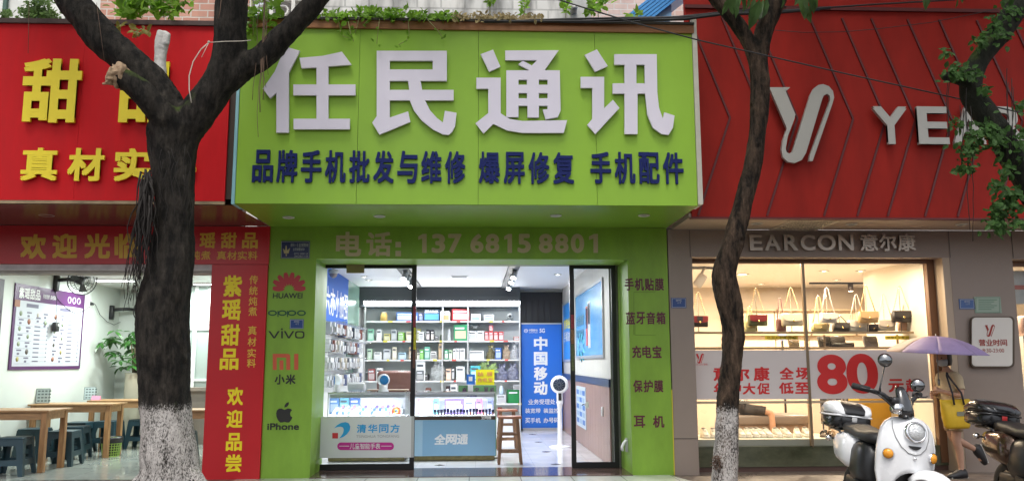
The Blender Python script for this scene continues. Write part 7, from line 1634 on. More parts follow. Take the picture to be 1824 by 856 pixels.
# small climbing roots on the bark
g = MB()
for k in range(16):
    x = 296+rnd.uniform(-30, 40); y = rnd.uniform(255, 330); pts = []
    for j in range(rnd.randint(5, 8)): pts.append(P(x, y, YT-.315+abs(x-311)**2*.00006)); y += rnd.uniform(12, 22); x += rnd.gauss(0, 4)
    g.tube(pts, .0028, 4)
obj('clinging_roots', g, rt_m, lt)
leaf_dark = leafmat('leaf_dark', (.035, .075, .02)); leaf_bright = leafmat('leaf_bright', (.16, .30, .03), .55, .35)
crown(lt, [((-5.5, 7.4, 7.2), 1.5), ((-3.4, 7.6, 7.6), 1.5), ((-2.0, 6.4, 7.0), 1.5), ((-4.5, 5.6, 6.6), 1.5), ((-6.8, 6.2, 6.8), 1.4), ((-3.2, 4.4, 6.6), 1.4), ((-1.0, 5.2, 7.0), 1.3), ((-4.4, 7.9, 6.9), 1.2), ((-1.6, 7.8, 7.0), 1.2), ((-.4, 7.4, 7.2), 1.2), ((-6, 7.9, 6.9), 1.3)], 210, leaf_dark, (.16, .28), 2, above_view)
g = MB(); pts = [(341, 183), (337, 160), (337, 135), (344, 110), (358, 88), (372, 76)]; g.tube([P(x, y, YT-.33) for x, y in pts], .0055, 6); g.tube([P(372, 76, YT-.33), P(400, 74, YT-.32), P(430, 73.5, YT-.28), P(447, 72, YT-.2)], .004, 5); g.ell(P(372, 75, YT-.335), (.014, .014, .012), None, 8, 6); g.tube([P(372, 76, YT-.34), P(364, 92, YT-.345), P(359, 102, YT-.345)], .003, 5)
solo('white_twine', g, mat('twine', (.62, .56, .48), .8), 'white twine tied round the right limb of the thick tree', 'string')
# slim tree
rtree = thing('street_tree', 'slim crooked dark tree with whitewashed foot in front of the shoe shop', 'tree', (P(1292, 870, YT).x, YT, 0)); Y2 = 8.2
g = MB()
limb(g, [(1290, 905, 29), (1291, 875, 26.5), (1292, 850, 25), (1294, 780, 22.5), (1297, 710, 20), (1303, 640, 19.5), (1307, 595, 21), (1300, 545, 24.5), (1290, 500, 25), (1292, 475, 23), (1303, 440, 20.5), (1314, 400, 20.5), (1327, 350, 19.5), (1340, 300, 17.5), (1347, 250, 17), (1353, 200, 18), (1354, 150, 19), (1350, 100, 20)], Y2, 18)
limb(g, [(1350, 115, 18), (1335, 78, 16), (1315, 45, 15), (1290, 14, 14.5), (1268, -15, 14), (1220, -100, 11, -.1)], Y2, 12)
limb(g, [(1350, 110, 19), (1360, 60, 19), (1376, 18, 20), (1390, -20, 19), (1410, -120, 15), (1440, -240, 11, -.2)], Y2, 12)
for a in (.5, 2.2, 3.9, 5.2): c = PZ(1291, 872, .0); c = Vector((P(1291, 872, Y2).x, Y2, .06)); d = Vector((math.cos(a), math.sin(a), 0)); g.tube([c+d*.06+Vector((0, 0, .1)), c+d*.2, c+d*.34-Vector((0, 0, .08))], [.08, .05, .02], 8)
zwr = P(1300, 712, Y2).z
fuse('trunk', g, .014, .010, 8, bark('bark_black', zwr, (.010, .008, .006), (.16, .105, .07), (1, 1, .3)), rtree, 2)
g = MB(); rnd = random.Random(12); cc = P(1278, 823, Y2-.13)
for k in range(60): d = Vector((rnd.gauss(-.3, .6), rnd.gauss(-.7, .4), rnd.gauss(0, .7))).normalized(); p = cc+Vector((rnd.uniform(-.04, .05), rnd.uniform(0, .05), rnd.uniform(-.06, .06))); g.tube([p, p+d*rnd.uniform(.02, .05)], [.006, .002], 4)
obj('twig_burr', g, mat('burr_brown', (.10, .06, .04), .9), rtree)
leaf_long = leafmat('leaf_long', (.07, .13, .04), .4, .3)
g = MB(); rnd = random.Random(21)
def hang_leaves(g, spots, Y, L, W, rnd, nrm=Vector((0, -1, .3))):
    for x, y, dx, dy, k in spots:
        p = P(x, y, Y+rnd.uniform(-.15, .15)); q = P(x+dx, y+dy, Y); d = (q-p).normalized(); g.leaf(p, d, nrm+Vector((rnd.gauss(0, .4), 0, rnd.gauss(0, .3))), L*k, W*k)
hang_leaves(g, [(1300, -12, 5, 30, 1), (1308, -8, 3, 26, 1), (1316, -10, -6, 36, 1), (1322, -14, 4, 30, .9), (1345, -4, -8, 30, 1), (1354, -2, -14, 40, 1.35), (1360, 0, -10, 50, 1.2), (1352, 10, -10, 36, .9), (1366, -6, -6, 44, 1), (1300, -5, -8, 20, .8), (1335, -12, -3, 26, .8), (1428, -14, 6, 44, 1.25), (1436, -10, 10, 30, 1), (1444, -12, 8, 40, .9), (1420, -12, -2, 26, .9), (1434, 6, 12, 42, 1), (1452, -10, 2, 26, .7), (1395, -16, 0, 22, .8), (1648, -14, 2, 40, .8), (1655, -16, -2, 30, .7), (1705, -16, 1, 36, .8), (1712, -12, 4, 26, .7), (1790, -12, 4, 30, 1)], Y2-.2, .24, .085, rnd)
obj('hanging_leaves', g, leaf_long, rtree)
crown(rtree, [((2.2, 7.6, 7.2), 1.4), ((3.8, 7.9, 7.6), 1.5), ((4.2, 6.4, 6.8), 1.5), ((2.6, 5.6, 6.6), 1.5), ((1.2, 6.4, 7.2), 1.2), ((3.4, 4.4, 6.6), 1.3), ((.6, 7.8, 7.0), 1.2), ((3.2, 8.3, 7.0), 1.1), ((4.8, 8.4, 7.1), 1.2)], 200, leaf_dark, (.16, .26), 5, above_view)
# ivy-clad tree bending in from the right
vt = thing('street_tree', 'dark leaning tree limb wrapped in climbing leaves at the right edge', 'tree', (P(1900, 700, 7.6).x, 7.6, 0)); Y3 = 7.6
g = MB()
limb(g, [(1925, 920, 40), (1915, 750, 34), (1900, 560, 31), (1868, 400, 29), (1832, 326, 27), (1808, 290, 25), (1780, 240, 24), (1750, 196, 25), (1731, 165, 24), (1732, 140, 22), (1745, 108, 21), (1768, 75, 22), (1795, 38, 24), (1822, 0, 24), (1860, -60, 20), (1900, -160, 15)], Y3, 16)
limb(g, [(1738, 160, 18), (1716, 146, 13), (1690, 137, 9), (1680, 136, 6)], Y3-.05, 10)
for a in (.5, 2.2, 3.9, 5.2): c = Vector((P(1925, 900, Y3).x, Y3, .06)); d = Vector((math.cos(a), math.sin(a), 0)); g.tube([c+d*.06+Vector((0, 0, .15)), c+d*.25, c+d*.42-Vector((0, 0, .08))], [.13, .07, .03], 8)
fuse('trunk', g, .018, .012, 6, bark('bark_moss', None, (.018, .02, .015), (.05, .05, .035), moss=1), vt, 3)
g = MB(); rnd = random.Random(31)
for cx, cy, rx, ry, n in ((1715, 132, 24, 12, 60), (1696, 128, 12, 10, 20), (1745, 75, 12, 10, 22), (1778, 52, 22, 22, 50), (1800, 20, 20, 14, 26), (1752, 165, 8, 18, 16), (1702, 220, 10, 8, 12), (1762, 228, 22, 14, 45), (1780, 250, 20, 16, 45), (1722, 265, 18, 16, 46), (1716, 300, 16, 12, 26), (1740, 240, 14, 18, 20), (1795, 300, 22, 14, 30), (1775, 330, 14, 8, 16), (1788, 365, 22, 16, 60), (1775, 395, 18, 18, 56), (1805, 345, 18, 12, 40), (1815, 395, 10, 8, 16), (1820, 250, 12, 30, 34), (1815, 190, 10, 14, 16), (1686, 92, 6, 4, 7)):
    for _ in range(int(n*1.8)):
        p = P(cx+rnd.gauss(0, .55)*rx, cy+rnd.gauss(0, .55)*ry, Y3-.15+rnd.gauss(0, .12)); d = Vector((rnd.gauss(0, .8), rnd.gauss(-.3, .5), rnd.gauss(-.4, .6))).normalized(); l_ = rnd.uniform(.05, .085); g.leaf(p, d, Vector((rnd.gauss(0, .4), -1, .6)), l_, l_*.62)
obj('ivy', g, leafmat('ivy_leaf', (.04, .095, .02), .3, .55), vt)
g = MB()
for k in range(15):
    x = rnd.choice((1728, 1731, 1712, 1720, 1783, 1795, 1805, 1690)) + rnd.gauss(0, 2); y = rnd.uniform(120, 230); ymax = 430 if 1724 < x < 1735 else rnd.uniform(200, 330); pts = []
    while y < ymax: pts.append(P(x, y, Y3-.15)); y += 24; x += rnd.gauss(.15, 1.5)
    if len(pts) > 1: g.tube(pts, .0035, 4)
obj('aerial_roots', g, rt_m, vt)
crown(vt, [((6.2, 7.4, 7.4), 1.5), ((7.6, 6.6, 7.0), 1.6), ((5.6, 6.2, 6.8), 1.4), ((6.0, 4.8, 6.4), 1.4), ((7.5, 7.8, 8.0), 1.3), ((5.2, 7.9, 7.9), 1.2), ((6.4, 8.4, 6.9), 1.3), ((7.8, 8.4, 6.9), 1.2)], 260, leaf_dark, (.16, .26), 8, above_view)
# plants on the ledge above the signboards
def ledge_plant(name, label, cat, spots, L, m, seed, Y=9.25, stems=(), droop=()):
    rnd = random.Random(seed); zt2 = P(spots[0][0], 38, YS).z
    t = thing(name, label, cat, (P(spots[0][0], 38, Y).x, Y, zt2)); g = MB()
    for cx, cy, rx, ry, n in spots:
        for _ in range(int(n*1.7)):
            p = P(cx+rnd.gauss(0, .55)*rx, cy+rnd.gauss(0, .55)*ry, Y+rnd.gauss(0, .12)); d = Vector((rnd.gauss(0, .8), rnd.gauss(-.3, .4), rnd.gauss(.1, .6))).normalized(); l_ = rnd.uniform(.6, 1.2)*L; g.leaf(p, d, Vector((rnd.gauss(0, .5), -.8, .8)), l_, l_*.7)
    for pts in droop:
        q = [P(x, y, YS-.07) for x, y in pts]
        for p in q[1:]: 
            for _ in range(2): g.leaf(p+Vector((rnd.gauss(0, .02), -.01, rnd.gauss(0, .02))), Vector((rnd.gauss(0, 1), -.4, rnd.gauss(-.3, .6))), Vector((0, -1, .3)), L*rnd.uniform(.35, .8), L*.4)
    obj('foliage', g, m, t); g = MB()
    for pts in list(stems): g.tube([P(x, y, Y) for x, y in pts], .006, 5)
    for pts in droop: g.tube([P(x, y, YS-.065) for x, y in pts], .004, 5)
    if g.v: obj('stem', g, mat('pale_stem', (.3, .3, .12), .7), t)
    return t
ledge_plant('creeping_vine', 'bright green creeper spilling over the left half of the green sign', 'vine', [(600, 30, 26, 7, 60), (655, 26, 26, 9, 80), (700, 26, 28, 9, 80), (745, 30, 26, 6, 70), (790, 30, 22, 5, 50)], .075, leaf_bright, 3, 9.05, droop=[[(604, 38), (606, 55), (612, 65), (622, 68)], [(620, 38), (624, 58), (630, 74)], [(640, 32), (636, 48), (632, 60)], [(676, 34), (674, 50), (671, 78)], [(727, 36), (729, 60), (724, 72), (710, 80)], [(762, 36), (780, 55), (790, 70)], [(655, 36), (648, 44)]])
dry = leafmat('dry_grass', (.30, .24, .12), .3, .7)
ledge_plant('weed_clump', 'dry straw coloured weeds on the ledge above the middle of the green sign', 'weeds', [(820, 33, 18, 5, 60), (860, 32, 22, 6, 70), (905, 32, 22, 5, 60), (945, 34, 20, 4, 50)], .06, dry, 5, 9.1)
ledge_plant('weed_plant', 'thin upright green weed against the block wall, left of the drain pipe', 'weeds', [(932, 10, 6, 14, 20), (873, 4, 10, 8, 14), (1008, 12, 5, 14, 14)], .08, leaf_bright, 6, 9.6, stems=[((932, 38), (934, 20), (936, -5)), ((874, 36), (872, 10), (873, -5)), ((1008, 36), (1008, 10))])
ledge_plant('weed_plant', 'large leaved bright weed between the drain pipe and the blue awning', 'weeds', [(1060, 12, 12, 12, 20), (1080, 4, 8, 6, 8), (1130, 26, 6, 4, 6)], .13, leaf_bright, 7, 9.5, stems=[((1066, 36), (1065, 20), (1066, -5))])
ledge_plant('shrub', 'feathery green shrub above the left end of the red dessert sign', 'shrub', [(55, 24, 18, 10, 150), (85, 28, 18, 8, 120), (72, 8, 16, 10, 90), (10, 26, 12, 6, 40)], .06, leafmat('leaf_feather', (.12, .2, .06), .5, .5), 8, 9.4)
ledge_plant('leafy_branch', 'bright leafy branch hanging above the dessert sign between the tree limbs', 'branch', [(240, 12, 30, 16, 60), (285, 10, 26, 14, 46), (225, 24, 18, 10, 24), (310, 20, 16, 12, 18), (325, 2, 16, 4, 12)], .12, leaf_bright, 9, 9.3, stems=[((238, 34), (240, 10), (250, -10)), ((292, 32), (290, 10), (295, -12)), ((300, 48), (302, 25), (304, -8))])
ledge_plant('leafy_twig', 'small yellowish leaf twig before the red sign beside the white cut stub', 'twig', [(214, 46, 3, 3, 4), (248, 56, 12, 8, 7), (262, 56, 6, 4, 3)], .09, leafmat('leaf_olive', (.2, .2, .04), .4), 10, 8.7, stems=[((214, 60), (214, 44)), ((242, 68), (243, 55), (252, 52), (262, 55))])
ledge_plant('leafy_branch', 'green leaves behind the right branch of the thick tree', 'branch', [(452, 22, 16, 18, 20), (445, 50, 14, 10, 12), (490, 14, 16, 12, 12), (480, 36, 10, 10, 8)], .12, leaf_bright, 11, 8.85, stems=[((450, 70), (452, 40), (448, 0))])
# cables
cab = mat('cable_black', (.012, .012, .013), .5)
def cable(label, pts, Y, r_=.007, Y1=None):
    g = MB(); n = len(pts); g.tube([P(x, y, Y+((Y1-Y)*i/(n-1) if Y1 else 0)) for i, (x, y) in enumerate(pts)], r_, 6); solo('overhead_cable', g, cab, label, 'cable')
cable('long black cable slanting across the sign, the slim tree and the red signboard', [(940, -20), (1005, 3), (1060, 20), (1130, 41), (1245, 72), (1360, 98), (1500, 130), (1650, 163), (1824, 202), (1900, 220)], 7.85)
cable('thin black cable sagging across the top of the red signboard', [(1380, 54), (1430, 58), (1500, 57), (1560, 52), (1660, 40), (1750, 22), (1840, 0)], 9.4, .004)
for i, (pts, r_) in enumerate(((((860, 39), (950, 38), (1050, 38), (1130, 34), (1230, 30), (1320, 22), (1460, 18)), .016), (((930, 37), (1010, 34), (1120, 32), (1200, 31), (1290, 22), (1400, 12)), .012), (((1000, 40), (1090, 40), (1190, 36), (1260, 27), (1350, 22), (1560, 8), (1700, 0)), .010), (((1140, 36), (1220, 34), (1290, 25), (1370, 24), (1480, 14)), .018))):
    cable(('thick black cable lowest in the bundle along the sign top', 'black cable uppermost in the bundle along the sign top', 'thin black cable of the bundle running farthest right', 'shortest and thickest cable of the bundle near the blue awning')[i], pts, 8.93-.0*i, r_)

# ---------------------------------------------------------------- scooters
def scooter(label, loc, rz, lean, pal):
    body_c, panel_c, box_lid, box_mid, seat_c = pal[:5]
    t = thing('scooter', label, 'scooter', loc)
    M = Matrix.Translation(loc) @ Matrix.Rotation(rz, 4, 'Z') @ Matrix.Rotation(lean, 4, 'X'); t.matrix_world = M; XF[t.name] = M
    O = lambda n, g, m, par=t, **k: obj(n, g, m, par, world=False, **k)
    rubber = mat('tyre_rubber', (.02, .02, .02), .8)
    ST_ = Matrix.Translation((.47, 0, 0)) @ Matrix.Rotation(R(30), 4, 'Z') @ Matrix.Translation((-.47, 0, 0))
    Rx = Matrix.Rotation(R(90), 3, 'X')
    for x, st in ((.66, True), (-.60, False)):
        g = MB(); g.lathe([(.13, -.045), (.17, -.05), (.205, -.042), (.222, -.018), (.222, .018), (.205, .042), (.17, .05), (.13, .045)], (x, 0, .225), 36, Rx, False)
        if st: g.xf(ST_)
        w = O('wheel', g, rubber); g = MB(); g.lathe([(.02, -.05), (.05, -.035), (.12, -.03), (.135, -.045), (.135, .045), (.12, .03), (.05, .035), (.02, .05)], (x, 0, .225), 24, Rx)
        if st: g.xf(ST_)
        O('rim', g, chrome, w)
    # front mudguard
    g = MB(); rings = []
    for k in range(13):
        a = R(-15+k*12.5); c = Vector((.66-.27*math.cos(a)*-1, 0, .225+.27*math.sin(a))); c = Vector((.66+.265*math.cos(a), 0, .245+.29*math.sin(a))); w_ = .10*(.55+.45*math.sin(math.pi*(k+1.5)/15)); rd = Vector((math.cos(a), 0, math.sin(a)))
        rings.append([c+Vector((0, w_*u, 0))+rd*(-.07*abs(u)**2.2+.012*(1 if j < 9 else 0)) for j, u in enumerate([-1, -.8, -.5, -.2, 0, .2, .5, .8, 1]+[1, .8, .5, .2, 0, -.2, -.5, -.8, -1])])
    g.loft(rings); g.xf(ST_); O('front_mudguard', g, body_c)
    g = MB()
    for s in (-1, 1): g.tube([(.66, s*.07, .225), (.57, s*.06, .38)], .02, 8)
    g.xf(ST_); O('fork', g, black_pl)
    # leg shield: a bulged shell, arched top, cut out above the wheel
    SZ = [.30, .36, .42, .48, .55, .62, .70, .78, .84, .89, .925, .945]; SW = [.19, .21, .225, .238, .243, .245, .24, .228, .212, .18, .13, .055]; SX = [.47, .485, .495, .50, .51, .515, .515, .505, .49, .47, .445, .425]
    def on(u, z, off=-.0035):
        w_ = float(np.interp(z, SZ, SW)); x = float(np.interp(z, SZ, SX)); uu = min(1, abs(u)/w_); return Vector((x-.14*uu**2.4*(w_/.245)+.02*max(0, 1-uu/.55)-off, u, z))
    def shield(off):
        rows = []
        for z in SZ:
            row = []
            for j in range(17):
                uf = -1+j/8; lo = .30+.20*max(0, 1-(abs(uf)/.66)**2)**.5; zz = lo+(z-.30)/.645*(.945-lo)
                row.append(on(float(np.interp(zz, SZ, SW))*uf*(1-off*.4), zz, off))
            rows.append(row)
        return rows
    A = shield(0); B = shield(.03); g = MB(); nr = len(A); g.add([v for r_ in A for v in r_]+[v for r_ in B for v in r_], [(i*17+j, i*17+j+1, (i+1)*17+j+1, (i+1)*17+j) for i in range(nr-1) for j in range(16)] + [(nr*17+(i+1)*17+j, nr*17+(i+1)*17+j+1, nr*17+i*17+j+1, nr*17+i*17+j) for i in range(nr-1) for j in range(16)], True)
    for i in range(nr-1):
        for j, fl in ((0, 0), (16, 1)): q = [i*17+j, (i+1)*17+j, nr*17+(i+1)*17+j, nr*17+i*17+j]; g.f.append(q if fl else q[::-1]); g.mi.append(0); g.sm.append(False)
    for j in range(16):
        for i, fl in ((0, 1), (nr-1, 0)): q = [i*17+j, i*17+j+1, nr*17+i*17+j+1, nr*17+i*17+j]; g.f.append(q[::-1] if fl else q); g.mi.append(0); g.sm.append(False)
    # bring indices into place (faces were added in absolute numbers)
    O('leg_shield', g, body_c)
    g = MB()
    g.tube([on(u, z) for u, z in ((-.14, .90), (-.15, .84), (-.135, .77), (-.10, .70), (-.05, .655), (0, .645), (.05, .655), (.10, .70), (.135, .77), (.15, .84), (.14, .90))], .0035, 5); O('panel_seam', g, mat('seam_grey', (.2, .2, .2), .6))
    # headlight, vent, keyhole, indicators
    Ry = Matrix.Rotation(R(90), 3, 'Y') @ Matrix.Identity(3); Ry = Matrix.Rotation(R(80), 3, 'Y')
    c = on(0, .825); g = MB(); g.lathe([(.085, -.03), (.088, .012), (.082, .03), (.072, .034), (.07, .02)], c, 28, Ry, False); h = O('headlight', g, chrome)
    g = MB(); g.lathe([(.071, .02), (.06, .036), (.035, .046), (.001, .05)], c, 24, Ry, False); O('lens', g, mat('lamp_glass', (.55, .56, .56), .08, metal=.35, bump=.5, bscale=60), h)
    g = MB(); n_ = 13; top = [on(-.055+.11*k/(n_-1), .715) for k in range(n_)]; bot = [on(-.055+.11*k/(n_-1), .715-.03*math.sin(math.pi*k/(n_-1))**.7) for k in range(n_)]; g.add([v+Vector((.003, 0, 0)) for v in top+bot], [(k, k+1, n_+k+1, n_+k) for k in range(n_-1)]); O('vent', g, mat('vent_black', (.01, .01, .01), .6))
    c = on(0, .615); g = MB(); g.cyl(c, c+Vector((.006, 0, 0)), .012, 12); O('key_lock', g, chrome)
    for s in (-1, 1):
        c = on(s*.178, .63); d = Vector((.85, s*.5, 0)).normalized(); q = d.to_track_quat('Z', 'Y').to_matrix(); g = MB(); g.lathe([(.04, -.02), (.046, .012), (.042, .018)], c, 20, q, False); i_ = O('indicator', g, chrome); g = MB(); g.lathe([(.041, .014), (.034, .026), (.018, .034), (.001, .036)], c, 18, q, False); O('lens', g, mat('amber_lens', (.75, .30, .02), .12, bump=.3, bscale=90), i_)
    # handlebar group, steered
    g = MB(); g.tube([(.40, 0, .90), (.34, 0, 1.06)], .032, 10); g.tube([(.34, -.12, 1.06), (.33, -.2, 1.10), (.27, -.32, 1.13)], .02, 8); g.tube([(.34, .12, 1.06), (.33, .2, 1.10), (.27, .32, 1.13)], .02, 8); g.rbox((.345, 0, 1.06), (.10, .26, .07), .03); g.xf(ST_); hb = O('handlebar', g, black_pl)
    for s in (-1, 1):
        g = MB(); g.tube([(.275, s*.31, 1.128), (.215, s*.44, 1.145)], .026, 10); g.xf(ST_); O('grip', g, rubber, hb)
        g = MB(); g.tube([(.33, s*.25, 1.12), (.33, s*.36, 1.125), (.29, s*.44, 1.135)], .007, 6); g.xf(ST_); O('brake_lever', g, black_pl, hb)
        a, b = Vector((.31, s*.22, 1.11)), Vector((.29, s*(.15 if s < 0 else .30), 1.34 if s < 0 else 1.17)); g = MB(); g.tube([a, a+Vector((0, 0, .05)), b], [.014, .007, .006], 8); g.xf(ST_); m_ = O('mirror', g, black_pl, hb)
        g = MB(); q = Matrix.Rotation(R(-50), 3, 'Z') @ Matrix.Rotation(R(-95), 3, 'Y'); g.lathe([(.001, -.022), (.04, -.018), (.058, 0), (.056, .008)], b+Vector((0, 0, .05)), 24, q, False); g.lathe([(.001, .007), (.053, .0075), (.056, .008)], b+Vector((0, 0, .05)), 24, q, False); g.xf(ST_); O('mirror_shell', g, mat('mirror_chrome', (.2, .205, .21), .05, metal=1), hb)
    g = MB(); g.loft([[Vector((x, y_*w_, z)) for y_, x in ((-1, x0-.03), (-.5, x0+.01), (0, x0+.022), (.5, x0+.01), (1, x0-.03), (.5, x0-.05), (0, x0-.055), (-.5, x0-.05))] for z, w_, x0 in ((.93, .10, .44), (1.0, .105, .43), (1.08, .095, .405), (1.15, .065, .37), (1.185, .025, .345))]); g.xf(ST_); O('dash_cowl', g, mat('gloss_black', (.012, .012, .013), .08, coat=1), hb)
    g = MB(); g.cyl((.35, -.085, 1.0), (.42, -.10, 1.0), .045, 18); g.xf(ST_); O('horn', g, chrome, hb)
    g = MB(); g.tube([(.30, -.28, 1.12), (.38, -.22, 1.05), (.40, -.1, .97), (.41, -.03, .93)], .007, 5); g.xf(ST_); O('cable', g, black_pl, hb)
    # floorboard and rear body
    g = MB(); g.loft([[Vector((x, s_*w_, z)) for s_, z in ((-1, z0), (-1, z0+.08), (1, z0+.08), (1, z0))] for x, w_, z0 in ((.47, .15, .30), (.3, .19, .24), (-.1, .19, .24), (-.25, .17, .26))])
    for i in range(len(g.sm)): g.sm[i] = False
    O('floorboard', g, panel_c)
    def hull(secs, n=20, e=.6):
        g = MB(); rings = []
        for x, w_, z0, z1 in secs:
            ring = []
            for j in range(n):
                a = 2*math.pi*j/n; ca, sa = math.cos(a), math.sin(a); ring.append(Vector((x, w_*math.copysign(abs(ca)**e, ca), (z0+z1)/2+(z1-z0)/2*math.copysign(abs(sa)**e, sa))))
            rings.append(ring)
        g.loft(rings); return g
    O('wheel_arch', hull([(.26, .13, .28, .56), (.30, .175, .27, .60), (.40, .17, .29, .58), (.435, .12, .33, .54)]), pblk)
    O('battery_panel', hull([(-.02, .11, .30, .56), (-.06, .16, .28, .66), (-.2, .175, .27, .70), (-.36, .17, .29, .68), (-.45, .14, .36, .62)]), panel_c)
    O('rear_body', hull([(-.30, .10, .46, .62), (-.36, .185, .40, .70), (-.5, .205, .40, .735), (-.7, .19, .44, .735), (-.86, .14, .5, .71), (-.95, .06, .56, .66)]), body_c)
    O('seat', hull([(.03, .06, .70, .73), (0, .125, .665, .76), (-.12, .15, .66, .785), (-.3, .155, .67, .775), (-.42, .16, .69, .80), (-.6, .15, .70, .825), (-.7, .12, .71, .82), (-.74, .05, .74, .80)], e=.75), seat_c)
    g = MB(); g.tube([(-.62, -.15, .70), (-.68, -.16, .73), (-.80, -.15, .735), (-1.02, -.11, .735), (-1.02, .11, .735), (-.80, .15, .735), (-.68, .16, .73), (-.62, .15, .70)], .011, 8); g.box((-1.06, -.1, .728), (-.76, .1, .738)); O('rear_rack', g, black_pl)
    for s in (-1, 1):
        g = MB(); g.ell((-.90, s*.17, .64), (.03, .035, .03)); i_ = O('rear_indicator', g, chrome); g = MB(); g.tube([(-.88, s*.1, .64), (-.89, s*.15, .64)], .01, 6); O('stalk', g, black_pl, i_)
    g = MB(); g.ell((-.945, 0, .62), (.03, .06, .035)); O('tail_light', g, mat('tail_red', (.4, .02, .02), .15))
    g = MB(); g.tube([(-.6, .1, .225), (-.75, .13, .26), (-.95, .14, .3)], .035, 8); g.rbox((-.45, .0, .28), (.4, .18, .12), .03); O('swing_arm', g, black_pl)
    g = MB(); g.tube([(-.1, .17, .26), (-.08, .27, .06), (-.06, .29, .03)], .012, 6); O('side_stand', g, black_pl)
    # top box
    BX = Matrix.Translation((-.12, 0, -.115))
    BO = lambda n, g, m, par: O(n, g.xf(BX), m, par)
    tb = BO('top_box', hull([(-1.02, .10, .88, 1.0), (-1.0, .18, .862, 1.0), (-.85, .212, .852, 1.0), (-.72, .20, .856, 1.0), (-.63, .17, .87, 1.0), (-.61, .12, .89, .99)], 28, .5), mat('box_black', (.013, .013, .014), .25), t)
    BO('lid', hull([(-1.035, .10, .985, 1.02), (-1.01, .185, .982, 1.06), (-.85, .216, .98, 1.125), (-.72, .205, .982, 1.11), (-.62, .17, .985, 1.06), (-.60, .12, .99, 1.02)], 28, .6), box_lid, tb)
    BO('lid_panel', hull([(-.97, .09, 1.03, 1.085), (-.85, .13, 1.0, 1.129), (-.72, .13, .998, 1.114), (-.62, .115, .998, 1.066), (-.594, .09, 1.0, 1.022)], 28, .5), box_mid, tb)
    g = MB(); g.tube([(-1.038, 0, .985), (-1.03, .12, .984), (-.97, .2, .983), (-.85, .222, .982), (-.72, .21, .984), (-.62, .17, .987), (-.60, 0, .989), (-.62, -.17, .987), (-.72, -.21, .984), (-.85, -.222, .982), (-.97, -.2, .983), (-1.03, -.12, .984), (-1.038, 0, .985)], .010, 6, cap=False); BO('seal_band', g, box_lid, tb)
    g = MB(); g.rbox((-.602, .0, .955), (.012, .05, .05), .004, seg=2); BO('latch', g, mat('latch_mark%d' % pal[5], (.45, .03, .03) if pal[5] else (.5, .5, .5), .4), tb)
    return t
wht = mat('scooter_white', (.78, .79, .80), .2, coat=.4, var=.05, vscale=7, rvar=.12); pblk = mat('panel_black', (.012, .012, .013), .35); seatb = mat('seat_black', (.012, .012, .013), .5, bump=.15, bscale=90)
brzp = mat('bronze_paint', (.10, .06, .04), .18, metal=.7, coat=.6)
H_ = R(-93); LEAN = R(-7)
# the headlight of the white scooter sits at photo (1633, 768), 6.75 m away
def place(px, py, Y): 
    target = P(px, py, Y); Mh_ = Matrix.Rotation(H_, 4, 'Z') @ Matrix.Rotation(LEAN, 4, 'X'); q = Mh_ @ Vector((.56, 0, .825)); return Vector((target.x-q.x, Y-q.y, 0))
scooter('white retro scooter with round headlight and white and black top box', place(1634, 768, 6.75), H_, LEAN, (wht, pblk, wht, pblk, seatb, False))
l2 = place(1634, 768, 6.75)
scooter('black and bronze scooter with an all black top box cut by the right edge', l2+Vector((1.54, .05, 0)), R(-92), LEAN, (brzp, pblk, mat('box_satin', (.016, .016, .017), .2, coat=.4), mat('box_satin', (.016,.016,.017), .2), seatb, True))

